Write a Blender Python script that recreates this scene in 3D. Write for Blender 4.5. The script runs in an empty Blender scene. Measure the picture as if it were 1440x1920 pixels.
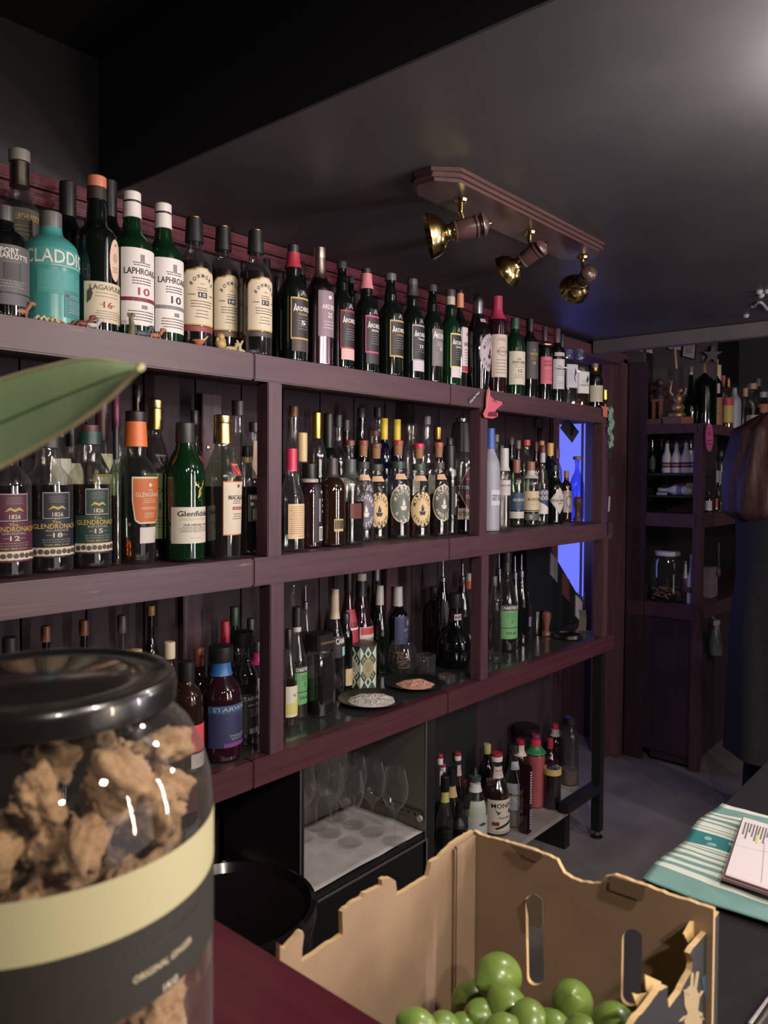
import bpy, bmesh, math, random
from mathutils import Vector, Matrix, noise
random.seed(7)
PI = math.pi; C = bpy.context.scene.collection; SC = bpy.context.scene
# ---------------------------------------------------------------- camera
F = 1450.0; CX, CY = 720.0, 925.0; EYE = Vector((0, 0, 1.46))
YAW = math.radians(40.86); PITCH = math.radians(-1.43); ROLL = 0.0065
w_ = Vector((math.cos(YAW)*math.cos(PITCH), math.sin(YAW)*math.cos(PITCH), math.sin(PITCH)))
r_ = w_.cross(Vector((0, 0, 1))).normalized(); u_ = r_.cross(w_).normalized()
RGT = (r_*math.cos(ROLL) + u_*math.sin(ROLL)).normalized(); UPV = (u_*math.cos(ROLL) - r_*math.sin(ROLL)).normalized(); FWD = w_
cd = bpy.data.cameras.new('camera'); cam = bpy.data.objects.new('camera', cd); C.objects.link(cam)
cam.matrix_world = Matrix.Translation(EYE) @ Matrix((RGT, UPV, -FWD)).transposed().to_4x4()
cd.sensor_fit = 'VERTICAL'; cd.sensor_height = 48; cd.lens = 48*F/1920; cd.shift_y = -(960-CY)/1920
cd.clip_start = 0.02; cd.dof.use_dof = True; cd.dof.focus_distance = 1.9; cd.dof.aperture_fstop = cd.lens/1000/0.0030
SC.camera = cam
SC.view_settings.view_transform = 'Standard'; SC.view_settings.look = 'None'; SC.view_settings.gamma = 1
SC.view_settings.use_curve_mapping = False; SC.view_settings.exposure = 0.0
try:
    SC.cycles.transparent_max_bounces = 40; SC.cycles.max_bounces = 8; SC.cycles.caustics_reflective = False; SC.cycles.caustics_refractive = False
except Exception: pass
wd = bpy.data.worlds.new('world'); SC.world = wd; wd.use_nodes = True
wd.node_tree.nodes['Background'].inputs[0].default_value = (0.5, 0.45, 0.6, 1); wd.node_tree.nodes['Background'].inputs[1].default_value = 0.02
def lamp(name, kind, loc, power, color, size=.05, target=None, size_y=None, spot=None):
    d = bpy.data.lights.new(name, kind); d.energy = power; d.color = color
    if kind == 'AREA':
        d.shape = 'RECTANGLE'; d.size = size; d.size_y = size_y or size
    else: d.shadow_soft_size = size
    if kind == 'SPOT': d.spot_size = math.radians(spot or 90); d.spot_blend = .8
    o = bpy.data.objects.new(name, d); C.objects.link(o); o.location = loc
    if target: o.rotation_euler = (Vector(target)-Vector(loc)).to_track_quat('-Z', 'Y').to_euler()
    return o
WARM = (1, .88, .76)
lamp('lamp_over_aisle', 'POINT', (1.34, .17, 1.995), 24, (1, .93, .83), .035)
lamp('lamp_over_bar', 'SPOT', (0.5, -0.5, 2.0), 50, WARM, .04, (.85, .6, .9), spot=112)
lamp('lamp_over_bar_left', 'SPOT', (-0.1, -0.75, 2.02), 30, WARM, .035, (.45, 1.1, 1.25), spot=100)
lamp('lamp_strip', 'AREA', (1.9, -0.75, 1.45), 20, (1, .88, .94), .03, (1.6, 1.35, 1.5), .85)  # added strip without a fixture, makes upright streaks on the bottles
lamp('lamp_top_shelf', 'SPOT', (1.15, -.55, 1.86), 34, (1, .86, .90), .03, (1.45, 1.4, 1.93), spot=48)  # added spot without a fixture, brightens only the top shelf
lamp('lamp_strip_yellow', 'AREA', (1.08, -1.2, 1.45), 14, (1, .84, .60), .025, (1.3, 1.35, 1.5), .80)  # second added strip, yellow streaks on the bottles
lamp('room_glow', 'AREA', (1.7, -2.3, 1.1), 9, (1, .87, .86), 2.0, (1.4, 1.3, .9), 1.3)  # added fill panel standing for the unseen room behind the camera
lamp('lamp_far', 'POINT', (2.9, -.5, 1.85), 30, (1, .88, .86), .06)
lamp('blue_room_light', 'AREA', (3.40, 2.25, 1.35), 4, (.25, .28, 1), .4, (3.5, 0.6, 1.2), .8)
# ---------------------------------------------------------------- ray helpers (a pixel and one known plane give a real point)
def ray(px, py): return FWD*F + RGT*(px-CX) + UPV*(CY-py)
def onY(px, py, Y): d = ray(px, py); return EYE + d*(Y/d.y)
def onX(px, py, X): d = ray(px, py); return EYE + d*(X/d.x)
def onZ(px, py, Z): d = ray(px, py); return EYE + d*((Z-EYE.z)/d.z)
def at(px, py, depth): return EYE + ray(px, py)*(depth/F)
def solveX(px, Y, Z):
    a = (px-CX)/F; q = RGT - FWD*a; return -(q.y*Y + q.z*(Z-EYE.z))/q.x
def solveY(px, X, Z):
    a = (px-CX)/F; q = RGT - FWD*a; return -(q.x*X + q.z*(Z-EYE.z))/q.y
def solveZ(X, Y, py):
    a = (CY-py)/F; q = UPV - FWD*a; return EYE.z - (q.x*X + q.y*Y)/q.z
def depth(p): return (Vector(p)-EYE).dot(FWD)
# ---------------------------------------------------------------- materials
def lin(c): return tuple(((v/255)/12.92 if v/255 <= .04045 else ((v/255+.055)/1.055)**2.4) for v in c)
MC = {}
def pm(col, rough=.5, metal=0., coat=0., name=None, spec=.5, sheen=0):
    key = (tuple(col), rough, metal, coat, spec)
    if key in MC: return MC[key]
    m = bpy.data.materials.new(name or 'paint'); m.use_nodes = True; b = m.node_tree.nodes['Principled BSDF']
    b.inputs['Base Color'].default_value = (*lin(col), 1); b.inputs['Roughness'].default_value = rough
    b.inputs['Metallic'].default_value = metal; b.inputs['Coat Weight'].default_value = coat; b.inputs['Specular IOR Level'].default_value = spec
    # faint procedural variation of the surface so nothing is perfectly flat
    nt = m.node_tree; n = nt.nodes.new('ShaderNodeTexNoise'); n.inputs['Scale'].default_value = 60
    tc = nt.nodes.new('ShaderNodeTexCoord'); nt.links.new(tc.outputs['Object'], n.inputs['Vector'])
    mr = nt.nodes.new('ShaderNodeMapRange'); mr.inputs[3].default_value = max(0, rough-.04); mr.inputs[4].default_value = min(1, rough+.06)
    nt.links.new(n.outputs['Fac'], mr.inputs[0]); nt.links.new(mr.outputs[0], b.inputs['Roughness'])
    MC[key] = m; return m
def noise_mat(name, c1, c2, scale, stretch=(1, 1, 1), rough=.5, bump=0., detail=6, lo=.35, hi=.65, metal=0., coat=0, spec=.5):
    m = bpy.data.materials.new(name); m.use_nodes = True; nt = m.node_tree; b = nt.nodes['Principled BSDF']
    tc = nt.nodes.new('ShaderNodeTexCoord'); mp = nt.nodes.new('ShaderNodeMapping'); mp.inputs['Scale'].default_value = stretch
    n = nt.nodes.new('ShaderNodeTexNoise'); n.inputs['Scale'].default_value = scale; n.inputs['Detail'].default_value = detail
    cr = nt.nodes.new('ShaderNodeValToRGB'); cr.color_ramp.elements[0].position = lo; cr.color_ramp.elements[1].position = hi
    cr.color_ramp.elements[0].color = (*lin(c1), 1); cr.color_ramp.elements[1].color = (*lin(c2), 1)
    L = nt.links.new
    L(tc.outputs['Object'], mp.inputs['Vector']); L(mp.outputs[0], n.inputs['Vector']); L(n.outputs['Fac'], cr.inputs[0]); L(cr.outputs[0], b.inputs['Base Color'])
    b.inputs['Roughness'].default_value = rough; b.inputs['Metallic'].default_value = metal; b.inputs['Coat Weight'].default_value = coat; b.inputs['Specular IOR Level'].default_value = spec
    if bump:
        bp = nt.nodes.new('ShaderNodeBump'); bp.inputs['Strength'].default_value = bump; bp.inputs['Distance'].default_value = .003
        L(n.outputs['Fac'], bp.inputs['Height']); L(bp.outputs[0], b.inputs['Normal'])
    return m
def thin_glass(name, tint, edge=(.45, .45, .45), rough=.02, lo=.04, hi=.55, refl=1.0, dust=.012, rimd=.10):
    m = bpy.data.materials.new(name); m.use_nodes = True; nt = m.node_tree; nt.nodes.remove(nt.nodes['Principled BSDF']); L = nt.links.new
    out = nt.nodes['Material Output']; tr = nt.nodes.new('ShaderNodeBsdfTransparent'); gl = nt.nodes.new('ShaderNodeBsdfAnisotropic') if False else nt.nodes.new('ShaderNodeBsdfGlossy')
    gl.inputs['Roughness'].default_value = rough; gl.inputs['Color'].default_value = (refl, refl, refl, 1)
    lw = nt.nodes.new('ShaderNodeLayerWeight'); lw.inputs[0].default_value = .35
    mx = nt.nodes.new('ShaderNodeMixRGB'); mx.inputs[1].default_value = (*tint, 1); mx.inputs[2].default_value = (*edge, 1)
    p = nt.nodes.new('ShaderNodeMath'); p.operation = 'POWER'; p.inputs[1].default_value = 2.5
    L(lw.outputs['Facing'], p.inputs[0]); L(p.outputs[0], mx.inputs[0]); L(mx.outputs[0], tr.inputs['Color'])
    fr = nt.nodes.new('ShaderNodeMapRange'); fr.inputs[3].default_value = lo; fr.inputs[4].default_value = hi
    p2 = nt.nodes.new('ShaderNodeMath'); p2.operation = 'POWER'; p2.inputs[1].default_value = 3.5
    L(lw.outputs['Facing'], p2.inputs[0]); L(p2.outputs[0], fr.inputs[0])
    mix = nt.nodes.new('ShaderNodeMixShader'); L(fr.outputs[0], mix.inputs[0]); L(tr.outputs[0], mix.inputs[1]); L(gl.outputs[0], mix.inputs[2])
    if dust <= 0:
        L(mix.outputs[0], out.inputs['Surface']); return m
    df = nt.nodes.new('ShaderNodeBsdfDiffuse'); df.inputs[0].default_value = (.62, .6, .6, 1); m2 = nt.nodes.new('ShaderNodeMixShader'); m2.inputs[0].default_value = dust; dm = nt.nodes.new('ShaderNodeMath'); dm.operation = 'MULTIPLY_ADD'; dm.inputs[1].default_value = rimd; dm.inputs[2].default_value = dust; L(p.outputs[0], dm.inputs[0]); L(dm.outputs[0], m2.inputs[0])  # diffuse grey mixed in for scattered light and bright rims of the glass
    L(mix.outputs[0], m2.inputs[1]); L(df.outputs[0], m2.inputs[2]); L(m2.outputs[0], out.inputs['Surface']); return m
def dark_glass(name, col, rough=.06):
    m = bpy.data.materials.new(name); m.use_nodes = True; b = m.node_tree.nodes['Principled BSDF']
    b.inputs['Base Color'].default_value = (*col, 1); b.inputs['Roughness'].default_value = rough; b.inputs['Specular IOR Level'].default_value = .75
    b.inputs['Coat Weight'].default_value = .4; b.inputs['Coat Roughness'].default_value = .03
    nt = m.node_tree; lw = nt.nodes.new('ShaderNodeLayerWeight'); tr = nt.nodes.new('ShaderNodeBsdfTransparent'); tr.inputs[0].default_value = (*[min(1, v*9+.02) for v in col], 1)
    mix = nt.nodes.new('ShaderNodeMixShader'); mix.inputs[0].default_value = .16
    nt.links.new(b.outputs[0], mix.inputs[1]); nt.links.new(tr.outputs[0], mix.inputs[2]); nt.links.new(mix.outputs[0], nt.nodes['Material Output'].inputs['Surface'])
    return m
G = dict(clear=thin_glass('clear_glass', (.93, .94, .93), (.42, .43, .42), lo=.07),
         pale=thin_glass('pale_green_glass', (.72, .82, .66), (.25, .33, .22), lo=.06),
         wine=thin_glass('fine_glass', (.97, .97, .97), (.95, .95, .94), lo=.06, hi=.25, dust=.012, rimd=.05),
         bowl=thin_glass('wine_bowl_glass', (.96, .96, .95), (.30, .30, .29), lo=.05, hi=.75, dust=.012, rimd=.40),
         smoke=thin_glass('grey_glass', (.62, .6, .6), (.2, .2, .2), lo=.06),
         brown=thin_glass('brown_glass', (.35, .16, .07), (.08, .03, .02)),
         bluec=thin_glass('blue_tinted_glass', (.42, .48, .85), (.1, .12, .4)),  # blue light falling on the flask is put into this tint
         green=dark_glass('dark_green_glass', (.004, .007, .005)), vgreen=dark_glass('green_glass', (.004, .022, .008)),
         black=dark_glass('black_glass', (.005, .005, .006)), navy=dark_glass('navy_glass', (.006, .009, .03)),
         dbrown=dark_glass('dark_brown_glass', (.022, .009, .006)), plum=dark_glass('plum_glass', (.020, .006, .010)),
         teal=noise_mat('teal_lacquer', (66, 140, 138), (72, 148, 145), 9, rough=.3, spec=.5),
         silver=noise_mat('brushed_mauve_metal', (120, 100, 112), (140, 118, 128), 30, (1, 1, .1), rough=.22, metal=1.),
         frost=pm((150, 152, 165), .45), white=pm((205, 198, 200), .5), bluefrost=pm((60, 78, 170), .35))
LQ = dict(amber=thin_glass('amber_whisky', (.55, .24, .08), (.2, .07, .03), lo=.03, dust=0), gold=thin_glass('gold_whisky', (.85, .46, .18), (.45, .2, .07), lo=.03, dust=0),
          dark=thin_glass('dark_liquid', (.20, .06, .03), (.06, .02, .01), lo=.03, dust=0), red=thin_glass('red_liquid', (.38, .06, .05), (.12, .02, .02), lo=.03, dust=0),
          water=thin_glass('clear_liquid', (.86, .88, .86), (.4, .4, .4), lo=.02, dust=0), green=thin_glass('green_liquid', (.25, .5, .2), (.06, .15, .05), lo=.03, dust=0),
          pink=pm((170, 80, 84), .3), emerald=thin_glass('emerald_liquid', (.02, .28, .12), (.0, .07, .03), lo=.03, dust=0), cloudy=pm((140, 126, 118), .4),
          black=thin_glass('black_liquid', (.03, .012, .01), (.01, .005, .005), lo=.03, dust=0))
# wood
def wood_mat(name, c1, c2, c3, axis='X', wear=.62, rough=.45):
    m = bpy.data.materials.new(name); m.use_nodes = True; nt = m.node_tree; b = nt.nodes['Principled BSDF']; L = nt.links.new
    tc = nt.nodes.new('ShaderNodeTexCoord'); mp = nt.nodes.new('ShaderNodeMapping')
    mp.inputs['Scale'].default_value = (2, 30, 30) if axis == 'X' else ((30, 30, 2) if axis == 'Z' else (30, 2, 30))
    n = nt.nodes.new('ShaderNodeTexNoise'); n.inputs['Scale'].default_value = 2.2; n.inputs['Detail'].default_value = 8
    cr = nt.nodes.new('ShaderNodeValToRGB'); cr.color_ramp.elements[0].color = (*lin(c1), 1); cr.color_ramp.elements[1].color = (*lin(c2), 1)
    cr.color_ramp.elements[0].position = .3; cr.color_ramp.elements[1].position = .7
    n2 = nt.nodes.new('ShaderNodeTexNoise'); n2.inputs['Scale'].default_value = 5.5; n2.inputs['Detail'].default_value = 12; n2.inputs['Roughness'].default_value = .8
    mp2 = nt.nodes.new('ShaderNodeMapping'); mp2.inputs['Scale'].default_value = (1, 4, 6) if axis == 'X' else (6, 4, 1)
    cr2 = nt.nodes.new('ShaderNodeValToRGB'); cr2.color_ramp.elements[0].position = wear; cr2.color_ramp.elements[1].position = wear+.1
    mx = nt.nodes.new('ShaderNodeMixRGB'); mx.inputs[2].default_value = (*lin(c3), 1)
    L(tc.outputs['Object'], mp.inputs[0]); L(mp.outputs[0], n.inputs[0]); L(n.outputs[0], cr.inputs[0]); L(tc.outputs['Object'], mp2.inputs[0]); L(mp2.outputs[0], n2.inputs[0])
    L(n2.outputs[0], cr2.inputs[0]); L(cr2.outputs[0], mx.inputs[0]); L(cr.outputs[0], mx.inputs[1]); L(mx.outputs[0], b.inputs['Base Color'])
    bp = nt.nodes.new('ShaderNodeBump'); bp.inputs['Strength'].default_value = .25; bp.inputs['Distance'].default_value = .002; L(n.outputs[0], bp.inputs['Height']); L(bp.outputs[0], b.inputs['Normal'])
    b.inputs['Roughness'].default_value = rough; return m
WOODX = wood_mat('maroon_painted_wood', (66, 43, 50), (80, 54, 60), (138, 112, 112), 'X', .60)
WOODZ = wood_mat('maroon_painted_post_wood', (66, 43, 50), (82, 56, 62), (138, 112, 112), 'Z', .62)
REDW = wood_mat('red_stained_moulding', (80, 38, 48), (96, 49, 57), (130, 82, 86), 'X', .74, .3)
REDZ = wood_mat('red_stained_upright', (78, 52, 58), (94, 64, 68), (126, 96, 98), 'Z', .78, .4)
PANEL = wood_mat('plum_back_panel', (40, 27, 34), (48, 33, 40), (58, 43, 49), 'Z', .8, .75)
# ---------------------------------------------------------------- mesh helpers
def tag(o, label=None, cat=None, group=None, kind=None):
    if label: o['label'] = label
    if cat: o['category'] = cat
    if group: o['group'] = group
    if kind: o['kind'] = kind
    return o
def link(name, me, mats, parent=None, loc=None, smooth=False):
    if not isinstance(mats, (list, tuple)): mats = [mats]
    if len(me.materials) == 0:
        for m in mats: me.materials.append(m)
    if smooth:
        for p in me.polygons: p.use_smooth = True
    o = bpy.data.objects.new(name, me); C.objects.link(o)
    if parent is not None: o.parent = parent
    if loc is not None: o.location = loc
    return o
def empty(name, loc, label=None, cat=None, group=None, rz=0):
    o = bpy.data.objects.new(name, None); C.objects.link(o); o.location = loc; o.rotation_euler = (0, 0, rz); o.empty_display_size = .02
    return tag(o, label, cat, group)
def mesh(verts, faces, name='m'):
    me = bpy.data.meshes.new(name); me.from_pydata([tuple(v) for v in verts], [], faces); me.update(); return me
class MB:
    def __init__(s): s.v = []; s.f = []; s.mi = []
    def add(s, v, f, mi=0):
        o = len(s.v); s.v += [Vector(q) for q in v]; s.f += [tuple(i+o for i in q) for q in f]; s.mi += [mi]*len(f); return s
    def box(s, a, b, mi=0, bev=0.0):
        x0, y0, z0 = [min(a[i], b[i]) for i in range(3)]; x1, y1, z1 = [max(a[i], b[i]) for i in range(3)]
        if bev <= 0:
            return s.add([(x0,y0,z0),(x1,y0,z0),(x1,y1,z0),(x0,y1,z0),(x0,y0,z1),(x1,y0,z1),(x1,y1,z1),(x0,y1,z1)],
                         [(0,3,2,1),(4,5,6,7),(0,1,5,4),(1,2,6,5),(2,3,7,6),(3,0,4,7)], mi)
        bm = bmesh.new(); bmesh.ops.create_cube(bm, size=1)
        for q in bm.verts: q.co = Vector(((x0+x1)/2+q.co.x*(x1-x0), (y0+y1)/2+q.co.y*(y1-y0), (z0+z1)/2+q.co.z*(z1-z0)))
        bmesh.ops.bevel(bm, geom=bm.edges[:], offset=bev, segments=2, affect='EDGES')
        bm.verts.ensure_lookup_table(); bm.verts.index_update()
        s.add([q.co.copy() for q in bm.verts], [tuple(q.index for q in f.verts) for f in bm.faces], mi); bm.free(); return s
    def lathe(s, prof, n=24, mi=0, mat=None, cap=True, sq=0., sx=1., sy=1.):
        V = []; Fc = []
        for (z, r) in prof:
            for k in range(n):
                a = 2*PI*k/n; rr = r
                if sq: ca, sa = abs(math.cos(a)), abs(math.sin(a)); rr = r/((ca**sq+sa**sq)**(1/sq))
                V.append(Vector((rr*math.cos(a)*sx, rr*math.sin(a)*sy, z)))
        m = len(prof)
        for i in range(m-1):
            for k in range(n): Fc.append((i*n+k, i*n+(k+1) % n, (i+1)*n+(k+1) % n, (i+1)*n+k))
        if cap:
            if prof[0][1] > 1e-6: Fc.append(tuple(reversed(range(n))))
            if prof[-1][1] > 1e-6: Fc.append(tuple((m-1)*n+k for k in range(n)))
        if mat is not None: V = [mat @ v for v in V]
        return s.add(V, Fc, mi)
    def tube(s, pts, r, n=10, mi=0):
        pts = [Vector(p) for p in pts]; V = []; Fc = []; a = None
        for i, p in enumerate(pts):
            t = (pts[min(i+1, len(pts)-1)]-pts[max(i-1, 0)]).normalized()
            if a is None:
                a = t.cross(Vector((0, 0, 1)))
                if a.length < .2: a = t.cross(Vector((1, 0, 0)))
            else:
                a = a-t*a.dot(t)
            a.normalize(); b = t.cross(a); rr = r[i] if isinstance(r, (list, tuple)) else r
            for k in range(n): an = 2*PI*k/n; V.append(p+(a*math.cos(an)+b*math.sin(an))*rr)
        for i in range(len(pts)-1):
            for k in range(n): Fc.append((i*n+k, i*n+(k+1) % n, (i+1)*n+(k+1) % n, (i+1)*n+k))
        Fc.append(tuple(range(n))); Fc.append(tuple((len(pts)-1)*n+k for k in range(n))); return s.add(V, Fc, mi)
    def ball(s, c, r, mi=0, n=2, sc=(1, 1, 1), rough=0., seed=0, freq=30):
        bm = bmesh.new(); bmesh.ops.create_icosphere(bm, subdivisions=n, radius=1)
        V = []
        for q in bm.verts:
            k = 1+(noise.noise(q.co*freq/10+Vector((seed*3.1, seed*1.7, 0)))*rough if rough else 0)
            V.append(Vector(c)+Vector((q.co.x*r*sc[0]*k, q.co.y*r*sc[1]*k, q.co.z*r*sc[2]*k)))
        bm.verts.index_update(); s.add(V, [tuple(q.index for q in f.verts) for f in bm.faces], mi); bm.free(); return s
    def prism(s, poly, off, mi=0):
        n = len(poly); off = Vector(off); P = [Vector(p) for p in poly]
        s.add(P+[p+off for p in P], [tuple(range(n)), tuple(reversed(range(n, 2*n)))]+[(i, (i+1) % n, n+(i+1) % n, n+i) for i in range(n)], mi); return s
    def build(s, name, mats, parent=None, loc=None, smooth=False, auto=None):
        me = mesh(s.v, s.f, name)
        for i, p in enumerate(me.polygons): p.material_index = s.mi[i]
        bm = bmesh.new(); bm.from_mesh(me); bmesh.ops.recalc_face_normals(bm, faces=bm.faces[:]); bm.to_mesh(me); bm.free()
        o = link(name, me, mats, parent, loc, smooth)
        if smooth and auto is not False:
            try: me.set_sharp_from_angle(angle=math.radians(auto or 40))
            except Exception: pass
        return o
TXT = {}
def text_geo(s, font_scale=1.0):
    if s in TXT: return TXT[s]
    cu = bpy.data.curves.new('t', 'FONT'); cu.body = s; cu.size = 1; cu.align_x = 'CENTER'; cu.align_y = 'CENTER'; cu.resolution_u = 2; cu.offset = .012
    o = bpy.data.objects.new('t', cu); C.objects.link(o); dg = bpy.context.evaluated_depsgraph_get(); me = bpy.data.meshes.new_from_object(o.evaluated_get(dg))
    V = [v.co.copy() for v in me.vertices]; Fc = [tuple(p.vertices) for p in me.polygons]
    bpy.data.objects.remove(o); bpy.data.curves.remove(cu); bpy.data.meshes.remove(me)
    if V:
        x0 = min(v.x for v in V); x1 = max(v.x for v in V); y0 = min(v.y for v in V); y1 = max(v.y for v in V)
        for v in V: v.x -= (x0+x1)/2; v.y -= (y0+y1)/2
        TXT[s] = (V, Fc, x1-x0, y1-y0)
    else: TXT[s] = ([], [], 1, 1)
    return TXT[s]
# ---------------------------------------------------------------- bottles
PR = dict(
 std=[(0,.93),(.012,1),(.60,1),(.65,.95),(.69,.78),(.73,.52),(.77,.40),(.82,.37),(.99,.35)],
 ard=[(0,.93),(.012,1),(.575,1),(.62,.95),(.665,.76),(.70,.52),(.73,.45),(.775,.49),(.81,.47),(.85,.38),(.9,.35),(.99,.35)],
 lag=[(0,.93),(.012,1),(.60,1),(.645,.9),(.68,.62),(.71,.46),(.77,.46),(.84,.40),(.99,.36)],
 lap=[(0,.93),(.012,1),(.61,1),(.66,.93),(.70,.68),(.735,.47),(.79,.44),(.84,.36),(.99,.34)],
 bow=[(0,.93),(.012,1),(.60,1),(.65,.97),(.69,.86),(.725,.58),(.76,.44),(.80,.42),(.99,.36)],
 wine=[(0,.96),(.012,1),(.62,1),(.67,.9),(.72,.55),(.76,.40),(.99,.36)],
 burg=[(0,.93),(.012,1),(.42,1),(.52,.93),(.62,.7),(.70,.5),(.78,.38),(.99,.34)],
 mich=[(0,.95),(.012,1),(.52,1),(.575,.95),(.62,.76),(.655,.57),(.70,.52),(.80,.54),(.88,.50),(.97,.46)],
 michbig=[(0,.72),(.02,.80),(.45,1),(.56,1),(.64,.86),(.70,.6),(.76,.44),(.88,.33),(.99,.32)],
 round=[(0,.93),(.012,1),(.62,1),(.70,.93),(.755,.72),(.79,.46),(.83,.40),(.99,.38)],
 syrup=[(0,.95),(.012,1),(.48,1),(.54,.95),(.60,.80),(.68,.55),(.76,.42),(.86,.36),(.99,.36)],
 glg=[(0,.80),(.02,.84),(.40,.97),(.55,1),(.61,.92),(.665,.68),(.69,.47),(.72,.43),(.75,.47),(.99,.38)],
 gld=[(0,.95),(.012,1),(.61,1),(.655,.92),(.70,.66),(.735,.50),(.80,.52),(.85,.47),(.99,.43)],
 fid=[(0,.90),(.02,1),(.62,1),(.69,.95),(.75,.72),(.80,.50),(.86,.42),(.99,.36)],
 maca=[(0,.88),(.015,.92),(.56,1),(.60,.97),(.64,.78),(.68,.70),(.72,.60),(.76,.40),(.99,.34)],
 vodka=[(0,.95),(.012,1),(.60,1),(.68,.9),(.74,.62),(.79,.42),(.99,.34)],
 bot=[(0,.95),(.012,1),(.66,1),(.70,.9),(.74,.72),(.77,.62),(.99,.58)],
 ned=[(0,.92),(.015,1),(.42,1),(.52,.98),(.62,.74),(.70,.50),(.80,.40),(.99,.40)],
 hen=[(0,.97),(.012,1),(.58,1),(.66,.9),(.72,.66),(.78,.52),(.99,.48)],
 dis=[(0,.96),(.012,1),(.62,1),(.70,.92),(.77,.72),(.82,.52),(.99,.48)],
 star=[(0,.96),(.012,1),(.55,1),(.62,.92),(.68,.70),(.74,.46),(.80,.40),(.99,.38)],
 ben=[(0,.72),(.02,.78),(.12,.95),(.25,1),(.36,.96),(.46,.72),(.54,.45),(.62,.36),(.99,.24)],
 tonic=[(0,.93),(.02,1),(.42,1),(.50,.93),(.58,.72),(.66,.52),(.76,.40),(.90,.36),(.99,.36)],
 flask=[(0,.90),(.03,1),(.45,1),(.58,.93),(.68,.68),(.74,.40),(.80,.27),(.88,.26),(.89,.33),(.93,.33),(.95,.27),(.99,.25)],
 straight=[(0,.96),(.012,1),(.70,1),(.76,.88),(.81,.55),(.86,.45),(.99,.45)],
 bell=[(0,.95),(.02,1),(.30,.86),(.50,.62),(.66,.42),(.78,.34),(.99,.32)],
 globe=[(0,.5),(.05,.72),(.14,.92),(.25,1),(.36,.94),(.47,.68),(.56,.38),(.64,.27),(.99,.2)],
 cone=[(0,.98),(.02,1),(.35,.74),(.60,.44),(.75,.30),(.99,.30)],
)
def interp(prof, t):
    if t <= prof[0][0]: return prof[0][1]
    for (a, ra), (b, rb) in zip(prof, prof[1:]):
        if t <= b: return ra+(rb-ra)*(t-a)/(b-a)
    return prof[-1][1]
def smooth_prof(prof, H, R, t0=0., t1=1., n=46, k=1.):
    ts = sorted(set([t0, t1]+[p[0] for p in prof if t0 < p[0] < t1]+[t0+(t1-t0)*i/n for i in range(n+1)]))
    out = []
    for t in ts:
        if t < .03: r = interp(prof, t)
        else: r = sum(interp(prof, t+d)*w for d, w in ((-.022, .15), (-.011, .22), (0, .26), (.011, .22), (.022, .15)))
        out.append((t*H, r*R*k))
    return out
def shape_w(shape, v):          # half width of the label at height v in -1..1
    if shape == 'oval': return math.sqrt(max(0, 1-v*v))
    if shape == 'dia': return max(0, 1-abs(v))
    if shape == 'arch': return 1 if v < .62 else .30+.70*math.sqrt(max(0, 1-((v-.62)/.38)**2))
    if shape == 'shield': return (1-.16*max(0, -v)) if v > -.8 else .87*(1-.3*((-v-.8)/.2)**2) if v < .8 else 1
    if shape == 'kite': return max(0, 1-abs(v))
    if shape == 'tri': return (v+1)/2
    if shape == 'bow': return 1 if abs(v) < .7 else .8
    return 1
class Surf:
    def __init__(s, prof, H, R, sq=0, sy=1.): s.p = prof; s.H = H; s.R = R; s.sq = sq; s.sy = sy
    def pt(s, a, z, off):
        t = z/s.H; r = sum(interp(s.p, t+d)*w for d, w in ((-.022, .15), (-.011, .22), (0, .26), (.011, .22), (.022, .15)))*s.R if t > .03 else interp(s.p, t)*s.R
        if s.sq: r = r/((abs(math.cos(a))**s.sq+abs(math.sin(a))**s.sq)**(1/s.sq))
        r += off
        return Vector((r*math.cos(a), r*math.sin(a)*s.sy, z))
def patch(mb, S, zc, hz, ac, ha, shape, off, mi, nu=14, nv=18):
    V = []; Fc = []
    for j in range(nv+1):
        v = -1+2*j/nv; w = shape_w(shape, v)
        for i in range(nu+1):
            V.append(S.pt(ac+(-1+2*i/nu)*ha*w, zc+v*hz, off))
    for j in range(nv):
        for i in range(nu): a = j*(nu+1)+i; Fc.append((a, a+1, a+nu+2, a+nu+1))
    mb.add(V, Fc, mi)
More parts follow.
